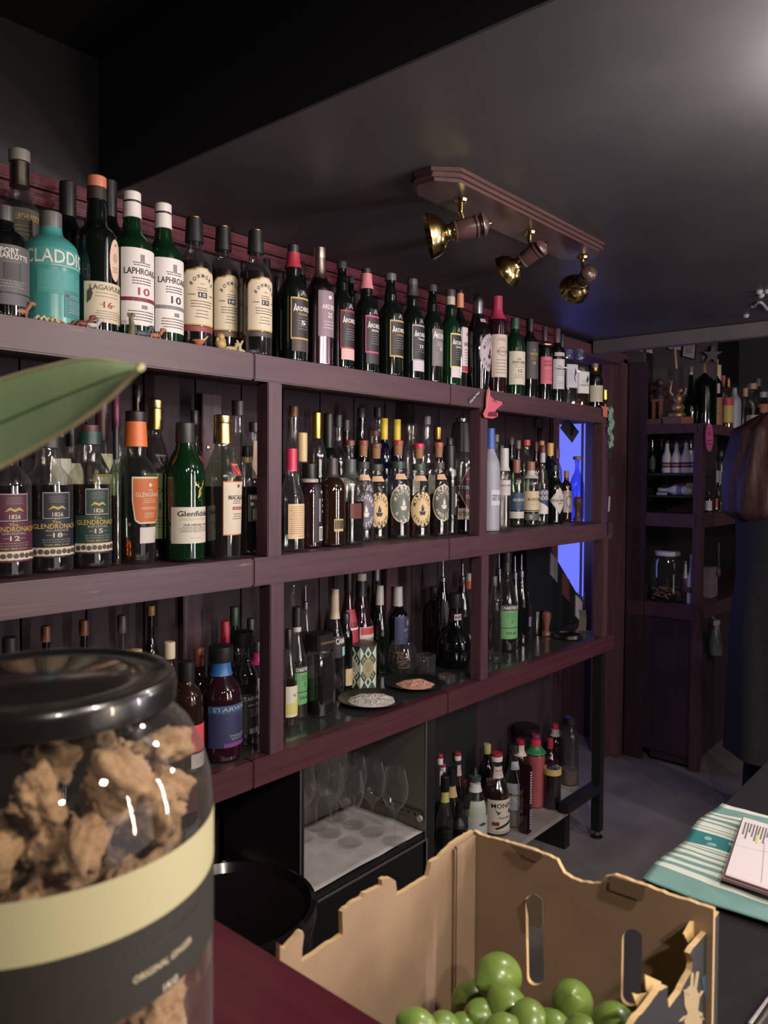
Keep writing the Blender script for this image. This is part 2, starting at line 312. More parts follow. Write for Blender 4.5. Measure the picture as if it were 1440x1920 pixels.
def lettering(mb, S, zc, hz, ac, ha, items, off, colidx):
    def put(V, Fc, mi): mb.add([S.pt(ac+x*ha, zc+y*hz, off) for x, y in V], Fc, mi)
    Rm = S.R; off0 = off
    for n_, it in enumerate(items):
        off = off0+n_*.00007
        k = it[0]; ci = colidx[it[-1]]
        if k == 't':
            _, s, cu, cv, w, h, _c = it; V, Fc, tw, th = text_geo(s)
            put([(cu+v.x/tw*w*2, cv+v.y/th*h*2) for v in V], Fc, ci)
        elif k == 'a':                       # text on an arc: string, centre u v, radius (in half-height units), start and end angle, letter height
            _, s, cu, cv, rad, a0, a1, h, _c = it; n = len(s); asp = min(1., hz/(ha*Rm))
            for i, ch in enumerate(s):
                if ch == ' ': continue
                V, Fc, tw, th = text_geo(ch); an = math.radians(a0+(a1-a0)*(i+.5)/n); flip = a1 > a0
                cw = abs(math.radians(a1-a0))/n*rad*.78; ky = 2*h/.72; kx = min(ky, cw/max(tw, .3))
                out = []
                for v in V:
                    x, y = v.x*kx, v.y*ky; ux = -math.sin(an) if flip else math.sin(an); uy = math.cos(an) if flip else -math.cos(an)
                    rx, ry = (math.cos(an), math.sin(an)); sgn = -1 if flip else 1
                    X = rad*rx + ux*x + rx*y*sgn; Y = rad*ry + uy*x + ry*y*sgn
                    out.append((cu+X*asp, cv+Y))
                put(out, Fc, ci)
        elif k == 'b':
            _, cu, cv, w, h, _c = it; n = 8
            V = [(cu+(-1+2*i/n)*w, cv+s*h) for s in (-1, 1) for i in range(n+1)]
            put(V, [(i, i+1, n+2+i, n+1+i) for i in range(n)], ci)
        elif k == 'o':
            _, cu, cv, w, h, _c = it; n = 16
            K_ = 5; V = [(cu, cv)]+[(cu+w*k_/K_*math.cos(2*PI*i/n), cv+h*k_/K_*math.sin(2*PI*i/n)) for k_ in range(1, K_+1) for i in range(n)]
            put(V, [(0, i+1, (i+1) % n+1) for i in range(n)]+[(1+k_*n+i, 1+(k_+1)*n+i, 1+(k_+1)*n+(i+1) % n, 1+k_*n+(i+1) % n) for k_ in range(K_-1) for i in range(n)], ci)
        elif k == 'p':
            _, pts, _c = it
            from mathutils.geometry import tessellate_polygon
            T = [tuple(pts[i] for i in t) for t in tessellate_polygon([[Vector((p[0], p[1], 0)) for p in pts]])]
            for _k in range(3):
                if max(abs(t[i][0]-t[(i+1) % 3][0]) for t in T for i in range(3)) < .16: break
                N = []
                for a, b, c in T:
                    ab, bc, ca = [((p[0]+q[0])/2, (p[1]+q[1])/2) for p, q in ((a, b), (b, c), (c, a))]; N += [(a, ab, ca), (ab, b, bc), (ca, bc, c), (ab, bc, ca)]
                T = N
            put([p for t in T for p in t], [(3*i, 3*i+1, 3*i+2) for i in range(len(T))], ci)
        elif k == 'l':                       # lines of small print
            _, cu, v0, v1, n, w, _c = it; rnd = random.Random(int(abs(v0*100))+n)
            for i in range(n):
                cv = v0+(v1-v0)*(i/(max(1, n-1))); x = cu-w; wl = w*(.75+.25*rnd.random()); x = cu-wl
                while x < cu+wl-.02:
                    d = .04+.07*rnd.random(); e = min(x+d, cu+wl); hh = .012
                    put([(x, cv-hh), (e, cv-hh), (e, cv+hh), (x, cv+hh)], [(0, 1, 2, 3)], ci); x = e+.03
COLS = {'k': (26, 24, 28), 'w': (214, 206, 204), 'g': (176, 146, 78), 'r': (150, 42, 56), 'b': (40, 52, 96), 's': (150, 144, 146), 'p': (190, 60, 120), 'n': (30, 60, 48),
        'c': (196, 182, 160), 'o': (190, 98, 50), 'd': (70, 62, 60), 'v': (110, 50, 120), 'e': (70, 130, 78), 'm': (110, 40, 58), 'y': (190, 186, 110), 't': (60, 90, 108), 'q': (120, 118, 122)}
def cm(c, rough=.55):
    return pm(COLS[c] if isinstance(c, str) else c, rough)
def lab(t0, t1, ha, col, items=(), shape='rect', border=None, off=0., bw=1.08):
    return dict(t0=t0, t1=t1, ha=ha, col=col, items=items, shape=shape, border=border, off=off, bw=bw)
SHZ = dict(T=1.723, M=1.272, C=.820, R=.194)
def bottle(name, label, loc, H, R, prof, glass, liq=None, cap=(), labels=(), group=None, cat='bottle', rz=0., sq=0, sy=1., n=28, extra=None, tilt=None):
    P = PR[prof]; e = empty(name, loc, label, cat, group, rz)
    if tilt: e.rotation_euler = tilt
    S = Surf(P, H, R, sq, sy)
    tcap = min([c[0] for c in cap], default=.985)
    top = max(.985 if not cap else min(.985, tcap+.03), .5)
    mb = MB(); bp = smooth_prof(P, H, R, 0, top, 40)
    if cap == (): bp += [(bp[-1][0]+.0005, bp[-1][1]*.7)]
    mb.lathe(bp, n, sq=sq, sy=sy); mb.build('bottle_glass', G[glass], e, smooth=True, auto=60)
    if liq:
        l = MB(); l.lathe([(max(z, .004), r) for z, r in smooth_prof(P, H, R, .008, liq[1], 26, .93)], n, sq=sq, sy=sy); l.build('liquid', LQ[liq[0]], e, smooth=True, auto=50)
    for c in cap:
        t0, t1, k, col = c[:4]; met = c[4] if len(c) > 4 else 0; nm = c[5] if len(c) > 5 else 'cap'
        r = interp(P, min((t0+min(t1, 1))/2 if nm == 'cap' else t0+.02, .985))*R*k; h0, h1 = t0*H, t1*H; b = min(.002, (h1-h0)*.25); m = MB()
        shp = c[6] if len(c) > 6 else None
        if shp == 'dome': m.lathe([(h0, r), (h0+(h1-h0)*.6, r*1.05)]+[(h0+(h1-h0)*(.6+.4*math.sin(a*PI/16)), r*1.05*math.cos(a*PI/16)) for a in range(1, 9)], 20)
        elif shp == 'taper': m.lathe([(h0, r*1.15), (h0+(h1-h0)*.5, r*1.05), (h1-b, r*.86), (h1, r*.8)], 20)
        elif shp == 'spout':
            m.lathe([(h0, r*1.1), (h0+(h1-h0)*.3, r*1.1), (h0+(h1-h0)*.34, r*.45), (h0+(h1-h0)*.5, r*.35), (h1, r*.22)], 14)
        elif shp == 'sqr': m.lathe([(h0, r), (h1-b, r), (h1, r*.94)], 28, sq=8)
        elif nm in ('capsule', 'neck_wrap', 'wax_seal', 'neck_label'): m.lathe([(z_, r_+.0008) for z_, r_ in smooth_prof(P, H, R, t0, t1, 8, max(1.03, k))]+[(h1+.0003, interp(P, t1)*R*.5)], 20)
        else: m.lathe([(h0, r), (h0+b, r*1.02), (h1-b, r*1.02), (h1, r*.9)], 20)
        if isinstance(col, str) and col in G: mt = G[col]
        else: mt = pm(COLS[col] if isinstance(col, str) else col, .3 if met else .42, 1. if met else 0.)
        m.build(nm, mt, e, smooth=True, auto=35)
    for L_ in labels:
        zc = (L_['t0']+L_['t1'])/2*H; hz = (L_['t1']-L_['t0'])/2*H; ha = math.radians(L_['ha']); ac = -PI/2+math.radians(L_['off'])
        m = MB(); mats = [cm(L_['col'])]
        if L_['border']:
            mats.append(cm(L_['border'])); patch(m, S, zc, hz*L_['bw'], ac, ha*L_['bw'], L_['shape'], .0003, 1)
        patch(m, S, zc, hz, ac, ha, L_['shape'], .0007, 0)
        lo = m.build('label', mats, e, smooth=True)
        if L_['items']:
            cols = list(dict.fromkeys(i[-1] for i in L_['items'])); idx = {c: i for i, c in enumerate(cols)}
            m = MB(); lettering(m, S, zc, hz, ac, ha, L_['items'], .0012, idx); lt = mesh(m.v, m.f, 'lettering')
            for i, p in enumerate(lt.polygons): p.material_index = m.mi[i]
            link('lettering', lt, [cm(c) for c in cols], lo)
    if extra: extra(e, S)
    return e
OBST = {}
ROWS = {('M', 12): .10, ('M', 91): .10, ('M', 168): .10, ('M', 255): .125, ('M', 347): .08, ('M', 417): .056, ('M', 546): .075, ('M', 580): .105, ('M', 622): .060, ('M', 655): .075, ('M', 704): .09, ('M', 745): .095, ('M', 784): .095, ('M', 821): .11,
        ('M', 863): .11, ('M', 680): .15, ('M', 944): .12, ('M', 967): .16, ('M', 994): .13, ('M', 1016): .15, ('M', 1038): .15, ('M', 1061): .19, ('M', 1081): .16, ('C', 414): .08, ('C', 455): .12, ('C', 541): .13, ('C', 556): .165, ('C', 598): .12,
        ('C', 627): .24, ('C', 648): .25, ('C', 676): .305, ('C', 711): .30, ('C', 745): .31, ('C', 852): .17, ('C', 948): .175, ('C', 572): .24, ('C', 829): .25, ('C', 866): .26, ('C', 878): .26, ('C', 812): .30, ('C', 986): .20, ('C', 964): .16, ('C', 976): .15, ('C', 934): .20,
        ('R', 930): .14, ('R', 962): .11, ('R', 890): .15, ('R', 833): .12, ('R', 860): .09, ('R', 846): .18, ('R', 869): .19, ('R', 974): .18, ('R', 1003): .13, ('R', 1067): .15}
def B(sh, px, hw, top, dy, prof, glass, liq, cap, labels, desc, kind='whisky_bottle', group=None, rz=0., sq=0, sy=1., z=None, Y=None, base=None, **k):
    dy = ROWS.get((sh, px), dy)
    if z is None: hw = hw*1.08
    Z = SHZ[sh] if z is None else z; Yc = (1.33+dy) if Y is None else Y; Y0 = Yc; kk = 1.
    while True:
        X = solveX(px, Yc, Z); R = hw*depth((X, Yc, Z+.1))/F*kk
        if all(math.hypot(X-a, Yc-b_) >= R+c+.0008 for a, b_, c in OBST.get(round(Z, 2), [])): break
        Yc += .006
        if Yc+R > 1.682 or Yc > Y0+.13:
            Yc = Y0; kk *= .94
    OBST.setdefault(round(Z, 2), []).append((X, Yc, R))
    H = solveZ(X, Yc, top)-Z
    return bottle(kind, desc, (X, Yc, Z+.0008), H, R, prof, glass, liq, cap, labels, group, 'bottle', math.radians(rz), sq, sy, **k)
# ---------------------------------------------------------------- setting
YF, YW = 1.33, 1.70; ZC = 2.098; ZH = 2.42; X0 = .946; XF = 3.86; XE = 2.94; XB_ = 3.42
def struct(name, mb, mats, **k): return tag(mb.build(name, mats, **k), kind='structure')
CEIL = noise_mat('satin_black_ceiling_paint', (58, 56, 59), (68, 66, 68), 3, rough=.42, bump=.02)
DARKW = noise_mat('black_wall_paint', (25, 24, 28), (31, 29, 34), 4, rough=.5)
FLOORM = noise_mat('worn_grey_concrete', (104, 98, 95), (132, 125, 120), 5, rough=.55, bump=.15, lo=.3, hi=.75)
struct('floor', MB().box((-2.2, -2.6, -.05), (7, 3.3, 0)), FLOORM)
struct('ceiling', MB().box((X0, -2.6, ZC), (XB_+.06, 3.3, ZC+.32)), CEIL)
RECM = noise_mat('matte_black_recess_paint', (24, 24, 27), (30, 29, 32), 4, rough=.6)  # shade of the raised recess is put into this near-black colour
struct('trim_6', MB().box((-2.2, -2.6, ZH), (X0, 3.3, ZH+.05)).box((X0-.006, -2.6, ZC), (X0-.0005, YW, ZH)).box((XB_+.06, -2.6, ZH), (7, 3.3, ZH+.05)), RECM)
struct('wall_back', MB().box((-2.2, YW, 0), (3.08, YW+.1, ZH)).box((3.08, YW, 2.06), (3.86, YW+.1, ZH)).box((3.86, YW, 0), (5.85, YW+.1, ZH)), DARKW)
struct('wall_far', MB().box((5.80, -2.6, 0), (5.90, YW, ZH)).box((4.06, YW, 0), (4.16, 3.3, ZC)), noise_mat('far_wall_paint', (66, 64, 68), (78, 74, 78), 3, rough=.6))
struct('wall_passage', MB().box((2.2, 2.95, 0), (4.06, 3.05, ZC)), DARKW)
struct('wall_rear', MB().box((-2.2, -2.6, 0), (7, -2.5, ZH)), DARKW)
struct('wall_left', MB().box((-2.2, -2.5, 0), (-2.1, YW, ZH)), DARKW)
# back boards inside the shelving and the moulding under the ceiling
m = MB(); x = -.6
while x < 3.05: m.box((x, YW-.016, .05), (min(x+.145, 3.06), YW-.002, ZC-.03)); x += .15
struct('panelling', m, PANEL)
m = MB()
for z0, z1, d in ((ZC-.030, ZC-.002, .034), (ZC-.046, ZC-.032, .026), (ZC-.066, ZC-.048, .030)): m.box((-.7, YW-.016-d, z0), (3.06, YW-.014, z1), bev=.004)
struct('trim_1', m, REDW)
# door frame to the side passage
m = MB().box((3.06, YW-.03, 0), (3.13, YW+.13, 2.06), bev=.006).box((3.79, YW-.03, 0), (3.852, YW+.13, 2.06), bev=.006).box((3.06, YW-.03, 2.03), (3.852, YW+.13, 2.085), bev=.006)
m.box((3.745, YW+.02, 0), (3.79, YW+.07, 2.03), bev=.004).box((3.13, YW+.02, 0), (3.16, YW+.07, 2.03), bev=.004)
struct('trim_2', m, REDZ)
# blue lit glazed panel at the end of the passage
ya, yb = 1.975, 2.42; m = MB().box((3.99, yb, .3), (4.05, yb+.07, 1.80)).box((3.99, ya-.13, 0), (4.05, ya, 2.06), bev=.004).box((3.99, ya, 0), (4.05, yb, .76)).box((3.99, ya, 1.75), (4.05, yb+.07, 2.06))
m.box((4.0, ya+.022, .76), (4.02, ya+.028, 1.75))
struct('window_1', m, REDZ)
mb_ = bpy.data.materials.new('blue_lit_frosted_glass'); mb_.use_nodes = True; b_ = mb_.node_tree.nodes['Principled BSDF']
b_.inputs['Base Color'].default_value = (.05, .06, .3, 1); b_.inputs['Emission Color'].default_value = (.155, .19, 1, 1); b_.inputs['Emission Strength'].default_value = 1.0
struct('window_2', MB().box((4.025, ya, .76), (4.04, yb, 1.75)), mb_)
# beam along the far side
struct('trim_3', MB().box((XB_, -2.4, 2.036), (XB_+.055, YW-.04, ZC-.002), bev=.003), noise_mat('grey_beam_paint', (88, 80, 86), (100, 92, 96), 4, rough=.5))
# ---------------------------------------------------------------- shelving
def board(name, label, z0, z1, nz, cat='shelf', x1=XE, yb=YW-.017, mat=WOODX, top=None, front_x0=-.7):
    e = empty(name, (1.2, YF, 0), label, cat)
    m = MB(); L = [.35, 1.10, 1.83, x1]; x = front_x0
    for i, xx in enumerate(L): m.box((x-1.2, 0, z0), (xx-1.2-.001, .038, z1), bev=.003); x = xx
    m.build('fascia', mat, e)
    MB().box((front_x0-1.2, .038, z1-.022), (x1-1.2, yb-YF, z1-.001)).build('shelf_board', top or mat, e); return e
top_sh = board('top_shelf', 'long maroon wooden top shelf with worn front edge under the ceiling', 1.664, 1.723, 0)
mid_sh = board('middle_shelf', 'long maroon wooden middle shelf holding rows of bottles', 1.209, 1.272, 0)
CTR = noise_mat('oily_dark_counter', (40, 42, 40), (56, 58, 54), 12, rough=.16, lo=.3, hi=.7, spec=.8)
ctr = board('back_counter', 'long dark counter with maroon edge holding plates of salt', .757, .820, 0, 'counter', x1=2.97, top=CTR, mat=wood_mat('deep_maroon_edge_wood', (62, 31, 38), (74, 40, 46), (94, 58, 62), 'X', .8, .4))  # edge colour darkened for the weaker light low down, same paint as the shelves
def post(px, z0, z1, desc, w=.042):
    X = solveX(px, YF, (z0+z1)/2); o = MB().box((-w/2, .002, 0), (w/2, .042, z1-z0), bev=.002).build('shelf_post', WOODZ, None, (X, YF, z0)); tag(o, desc, 'post', 'upright posts of the shelving'); OBST.setdefault(round(z0, 2), []).extend([(X-.012, YF+.012, .018), (X+.012, YF+.012, .018), (X, YF+.028, .020)]); return X
post(517, 1.272, 1.664, 'worn maroon post between top and middle shelf, left of the pink wax bottle')
post(521, .820, 1.209, 'maroon post between counter and middle shelf, left of the green label bottle')
post(908, 1.272, 1.664, 'maroon post between top and middle shelf, right of the diamond label rye bottle')
post(910, .820, 1.209, 'maroon post between counter and middle shelf, right of the round dark bottle')
post(1134, 1.272, 1.664, 'far right maroon post under the end of the top shelf')
post(1136, .820, 1.209, 'far right maroon post standing on the end of the counter')
# rear uprights on the panelling
for px, z0, z1, d in ((397, 1.272, 1.664, 'rear maroon upright with a screw behind the middle shelf bottles'), (735, .82, 1.209, 'rear maroon upright behind the white capsule wine bottles'),
                      (362, .82, 1.209, 'rear dark upright behind the blue label bottle'), (1022, 1.272, 1.664, 'rear upright beside the blue glass panel')):
    X = solveX(px, 1.66, z0+.2); o = MB().box((-.03, 0, 0), (.03, .022, z1-z0), bev=.002).build('rear_upright', WOODZ, None, (X, 1.658, z0)); tag(o, d, 'post')
s_ = onY(392, 839, 1.655); o = MB().lathe([(0, .005), (.002, .006), (.003, .002)], 12, mat=Matrix.Rotation(PI/2, 4, 'X')).build('screw', pm((170, 160, 150), .3, 1.), None, (s_.x, 1.657, s_.z)); tag(o, 'small metal screw head in the rear upright', 'screw')
# steel leg under the counter
lx = solveX(1127, 1.35, .4); e = empty('steel_counter_leg', (lx, 1.345, 0), 'dark square steel leg with round foot under the counter end', 'leg')
MB().box((-.018, 0, .03), (.018, .036, .757)).box((-.018, -.01, .20), (-.3, .03, .235)).build('leg_tube', pm((44, 40, 42), .45, .6), e)
MB().lathe([(0, .022), (.006, .024), (.012, .012), (.03, .010)], 16, mat=Matrix.Translation((0, .018, 0))).build('foot', pm((150, 146, 142), .25, 1.), e, smooth=True)
# cloth/sheet hanging panel at the back between cabinet and rack
tag(MB().box((1.84, 1.61, .0), (2.40, 1.63, .757)).build('black_back_board', pm((26, 24, 26), .6)), 'black board closing the back under the counter', 'board')
tag(MB().box((2.41, 1.62, .0), (3.04, 1.64, .757)).build('plum_back_board', PANEL), 'plum coloured board closing the back under the far counter end', 'board')
# low rack
e = empty('low_rack', (2.3, 1.36, 0), 'low grey plywood rack shelf holding syrup bottles near the floor', 'rack')
PLY = noise_mat('pale_worn_plywood', (128, 118, 116), (150, 140, 136), 6, rough=.6)
pts = [(1.80, 0), (2.78, 0), (2.86, .04), (2.90, .12), (2.90, .24), (1.80, .24)]
MB().prism([(x-2.3, y, .176) for x, y in pts], (0, 0, .018)).build('rack_board', PLY, e)
MB().box((-.48, .02, 0), (-.44, .22, .176)).box((.42, .05, 0), (.46, .22, .176)).box((-.48, .1, .1), (.46, .12, .15)).build('rack_frame', pm((38, 34, 36), .5, .4), e)
pn = onZ(1190, 760, 0)
o = MB().box((0, 0, 0), (.14, .10, .004)).build('folded_paper', pm((170, 165, 175), .6), None, (2.66, 1.40, .1945)); tag(o, 'folded white paper lying on the low rack', 'paper')
# ---------------------------------------------------------------- glass cabinet
BLK = noise_mat('black_laminate', (26, 25, 26), (31, 30, 31), 8, rough=.38)
xl, xr, yf, yb2, zf = 1.262, 1.800, 1.352, 1.66, .425
e = empty('glass_cabinet', (xl, yf, 0), 'open black cabinet below the counter holding upturned rows of wine glasses', 'cabinet'); e['label'] = 'open black cabinet below the counter with wine glasses standing on white paper'
w = xr-xl; m = MB().box((0, 0, 0), (.014, yb2-yf, .756)).box((w-.045, 0, 0), (w, yb2-yf, .756)).box((0, yb2-yf-.012, 0), (w, yb2-yf, .756)).box((.014, .004, zf-.018), (w-.045, yb2-yf-.012, zf-.002))
m.build('carcass', BLK, e)
MB().box((.0145, .002, .03), (w-.05, .018, zf-.022), bev=.001).build('drawer_front', pm((22, 21, 22), .28), e)
MB().box((-.001, -.003, zf-.024), (w-.045, .001, zf-.019)).box((-.001, -.002, zf-.02), (.002, .001, .756)).box((w-.047, -.002, 0), (w-.043, .001, .756)).box((w-.047, -.002, .0), (w-.035, .001, zf-.02)).build('edge_strip', pm((140, 134, 130), .3, .7), e)
m = MB().box((w-.0475, .01, zf+.028), (w-.0452, .27, zf+.062)).box((w-.052, .01, zf+.034), (w-.0476, .25, zf+.056))
MB().box((w-.0452, .003, zf+.0), (w-.0446, yb2-yf-.013, .755)).box((.016, yb2-yf-.0135, zf), (w-.046, yb2-yf-.0125, .755)).build('steel_lining', pm((112, 108, 104), .35, .4), e)
sl = m.build('drawer_slide', pm((120, 114, 108), .35, .9), e)
m = MB()
for i in range(9): m.box((w-.0525, .03+i*.024, zf+.042), (w-.0518, .037+i*.024, zf+.049))
m.build('slide_holes', pm((20, 18, 18), .6), sl); MB().lathe([(0, .009), (.006, .009)], 14, mat=Matrix.Translation((w-.053, .012, zf+.04)) @ Matrix.Rotation(-PI/2, 4, 'Y')).build('slide_roller', pm((190, 180, 165), .4), sl, smooth=True)
m = MB().tube([(-.004, .035, zf-.02), (-.01, .033, zf-.035), (-.008, .03, zf-.07)], .004, 8); m.build('latch', pm((110, 104, 100), .3, .8), e, smooth=True)
# paper sheet on the cabinet floor
nx, ny = 24, 14; V = []; Fc = []
for j in range(ny+1):
    for i in range(nx+1):
        x = xl+.016+(w-.064)*i/nx; y = yf+.006+(yb2-yf-.03)*j/ny
        V.append((x, y, zf+.0012+abs(noise.noise(Vector((x*7, y*16, 0)))*.006)+(.004*math.sin(x*9) if j == 0 else 0)*0))
for j in range(ny):
    for i in range(nx): a = j*(nx+1)+i; Fc.append((a, a+1, a+nx+2, a+nx+1))
pp = link('paper_liner', mesh(V, Fc), [noise_mat('white_liner_paper', (176, 168, 166), (192, 184, 182), 20, rough=.8)], smooth=True); tag(pp, 'crinkled white paper sheet lining the open cabinet floor', 'paper')
md = pp.modifiers.new('s', 'SOLIDIFY'); md.thickness = .0008
# ---------------------------------------------------------------- foreground bar, bench, floor-side bin
BARM = wood_mat('glossy_maroon_bar_top', (66, 24, 34), (82, 30, 42), (84, 34, 44), 'Y', .85, .2)
m = MB().box((-1.6, -.9, 1.025), (.425, .86, 1.06), bev=.006); e = empty('front_bar', (0, 0, 0), 'glossy maroon bar top in the foreground carrying the big jar', 'bar counter'); m.build('bar_top', BARM, e)
MB().box((-1.5, -.85, 0), (.37, .80, 1.025)).build('bar_front', pm((30, 20, 24), .5), e)
BENCHM = noise_mat('brushed_steel_bench', (96, 94, 96), (112, 110, 112), 20, (8, 1, 1), rough=.35, metal=.8)
e = empty('work_bench', (1.3, .1, 0), 'dark steel work bench behind the bar under the lime box', 'bench')
MB().box((-.86, -.55, .815), (.70, .36, .84), bev=.003).build('bench_top', pm((46, 44, 47), .35, .3), e)
MB().box((-.84, .32, .2), (-.80, .35, .815)).box((.63, .32, 0), (.67, .35, .815)).box((-.84, -.5, 0), (.66, .28, .80)).build('bench_frame', pm((32, 30, 33), .5), e)
# black bin below, left of the box
p = onZ(430, 1690, .62)
e = empty('round_bin', (p.x, p.y, 0), 'round black waste bin with a glossy rim behind the bar', 'bin')
MB().lathe([(0, .13), (.56, .165), (.58, .165)], 40).build('bin_body', pm((26, 22, 24), .35), e, smooth=True)
rt = [(0.575, .17), (.60, .174), (.615, .170), (.618, .160), (.60, .15), (.585, .10), (.582, .0001)]
MB().lathe(rt, 48, cap=False).build('bin_lid', pm((22, 18, 20), .16, coat=.5), e, smooth=True)
e = empty('low_crate', (1.0, 1.45, 0), 'low black crate standing beside the glass cabinet', 'crate'); MB().box((-.22, -.06, 0), (.25, .18, .44), bev=.004).build('crate_body', pm((20, 20, 21), .4), e)
q = onZ(462, 1636, .452); o = MB().box((-.09, -.012, 0), (.09, .012, .012)).build('rolled_paper', pm((190, 182, 170), .6), None, (q.x, q.y, .4405)); o.rotation_euler = (0, 0, math.radians(98)); tag(o, 'pale folded paper edge on the black crate behind the bin', 'paper')
# ---------------------------------------------------------------- bottles of the top shelf
K = 'k'
def stars(n=3): return [('o', -.5+i*.5, 0, .05, .05, 'w') for i in range(n)]
def ardlab(title, frame, sub=None, fill=(26, 22, 24), num=None, low=None, ha=46):
    it = [('t', 'ARDBEG', .05, .52, .43, .11, 'w'), ('p', [(-.9, .8), (-.72, .28), (-.62, .28), (-.82, .8)], 'w')]
    it = [('t', 'A', -.72, .55, .16, .2, 'w'), ('t', 'RDBEG', .10, .5, .66, .12, 'w'), ('b', -.72, .42, .16, .012, 'w')]
    if sub: it.append(('t', sub, 0, .22, .5, .07, frame if frame in ('r', 'g') else 'w'))
    it.append(('l', 0, .02, -.55, 5, .62, 's'))
    if num: it.append(('t', num, 0, -.22, .24, .12, 'w'))
    L_ = [lab(.20, .52, ha, fill, it, border=frame, bw=1.10)]
    L_.append(lab(.545, .60, 16, fill, [('t', 'A', 0, 0, .8, .8, 's')]))
    if low: L_.append(lab(.085, .185, ha, low, [('l', 0, .5, -.5, 3, .8, 'd')]))
    return L_
def bowlab(num):
    return [lab(.20, .60, 62, 'c', [('a', 'BOWMORE', 0, .02, .72, 152, 28, .075, K), ('b', 0, .05, .24, .10, K), ('t', num, 0, .05, .17, .06, 'w'), ('t', 'AGED', -.55, .05, .18, .025, 'd'), ('t', 'YEARS', .55, .05, .18, .025, 'd'),
             ('o', 0, .45, .13, .03, 'g'), ('l', 0, .30, .22, 2, .35, K), ('l', 0, -.18, -.38, 3, .75, K), ('l', 0, -.52, -.75, 3, .4, 'd')], 'arch', 'g', bw=1.05),
            lab(.145, .185, 62, {'15': (128, 52, 62), '18': (86, 66, 60), '12': (60, 50, 52)}[num], [('l', 0, .2, -.2, 2, .8, 'g')])]
def laplab(num, stripe, extra=None):
    it = [('t', 'LAPHROAIG', 0, .40, .84, .085, K), ('b', .0, .74, .10, .10, 'q'), ('l', 0, .62, .56, 2, .5, 'd'), ('l', 0, .22, .08, 3, .55, K), ('t', num, .08, -.12, .30, .10, 'r' if stripe == 'm' else K), ('b', 0, -.33, 1.0, .05, stripe),
          ('b', .1, -.52, .14, .05, 'q'), ('l', 0, -.64, -.86, 4, .7, 'd')]
    return [lab(.095, .60, 58, 'w', it), lab(.30, .58, 12, 'w', [('l', 0, .8, -.8, 12, .7, 'd')], off=-84)]
whitecap = [(.825, .925, 1.14, 'w', 0, 'capsule'), (.925, .94, 1.05, K, 0, 'cap_gap'), (.94, 1, 1.2, 'w')]
B('T', 8, 40, 388, .055, 'round', 'black', None, [(.86, 1, 1.1, (60, 58, 60))], [lab(.10, .62, 70, (88, 86, 90), [('t', 'PORT', .0, .80, .30, .09, 'w'), ('t', 'CHARLOTTE', .06, .62, .62, .09, 'w'), ('b', .1, .1, .3, .3, (60, 58, 62)), ('b', 0, -.6, 1, .02, K), ('l', 0, -.2, -.4, 3, .6, 's')])], 'black bottle with grey label at the left end of the top shelf', rz=-10)
B('T', 38, 36, 283, .165, 'std', 'smoke', ('gold', .5), [(.80, .93, 1.15, (150, 140, 130), 1, 'capsule'), (.935, 1, 1.35, (120, 116, 112))], [lab(.30, .66, 60, (78, 78, 74), [('t', 'BRUICHLADDICH', 0, .72, .8, .10, 'g'), ('l', -.3, .45, .2, 3, .4, 'g'), ('l', -.3, -.2, -.4, 2, .4, 'g')])], 'tall clear bottle with silver capped neck behind the turquoise bottle')
B('T', 96, 46, 400, .058, 'round', 'teal', None, [(.86, 1, 1.02, (96, 92, 92))], [lab(.49, .65, 84, (72, 148, 145), [('t', 'CLADDICH', 0, .05, .98, .72, 'w'), ('b', .3, -.85, .6, .03, 'w')]),
   lab(.26, .46, 40, (72, 148, 145), [('l', -.35, .8, -.6, 8, .6, (150, 196, 190))], off=-14), lab(.07, .30, 26, (58, 122, 124), [('b', -.7, .6, .12, .1, 'm'), ('l', .1, .65, .5, 2, .7, 'w'), ('l', .1, .2, -.6, 6, .7, 'w')], off=26)], 'squat turquoise bottle with big white letters on the top shelf')
B('T', 182, 37, 333, .058, 'lag', 'green', None, [(.85, .94, 1.08, (50, 42, 38), 0, 'capsule'), (.93, 1, 1.18, (196, 116, 88))], [lab(.065, .315, 62, 'c', [('t', 'LAGAVULIN', .05, .72, .8, .13, (96, 84, 66)), ('l', 0, .45, .28, 2, .6, 'd'), ('t', '16', 0, -.12, .2, .16, 'r'), ('b', -.25, -.12, .08, .015, 'r'), ('b', .25, -.12, .08, .015, 'r'), ('l', 0, -.45, -.8, 4, .6, 'd'), ('p', [(-.85, .5), (-.7, .7), (-.62, .4), (-.7, .1), (-.86, -.1)], 'd')]),
   lab(.33, .60, 19, (206, 176, 158), [('t', 'A', 0, .7, .2, .06, 'd'), ('o', 0, .1, .45, .22, (176, 150, 136)), ('l', 0, -.35, -.55, 3, .55, 'd')], 'oval', off=24)], 'dark whisky bottle with cream label and small oval seal, copper cap')
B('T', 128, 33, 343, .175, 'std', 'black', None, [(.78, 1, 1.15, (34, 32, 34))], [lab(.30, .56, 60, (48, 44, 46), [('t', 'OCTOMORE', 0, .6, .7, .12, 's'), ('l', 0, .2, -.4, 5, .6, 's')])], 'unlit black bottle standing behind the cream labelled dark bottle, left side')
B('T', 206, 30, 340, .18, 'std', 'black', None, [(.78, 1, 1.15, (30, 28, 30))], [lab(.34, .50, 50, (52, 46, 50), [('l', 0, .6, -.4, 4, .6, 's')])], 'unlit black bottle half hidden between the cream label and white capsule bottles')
B('T', 248, 36, 362, .055, 'lap', 'vgreen', None, whitecap, laplab('10', 'm'), 'green bottle with white cap, white label and maroon stripe, left of its twin', rz=-3)
B('T', 306, 34, 384, .055, 'lap', 'vgreen', None, whitecap, laplab('10', 'q'), 'green bottle with white cap and white label with thin grey stripe', rz=2)
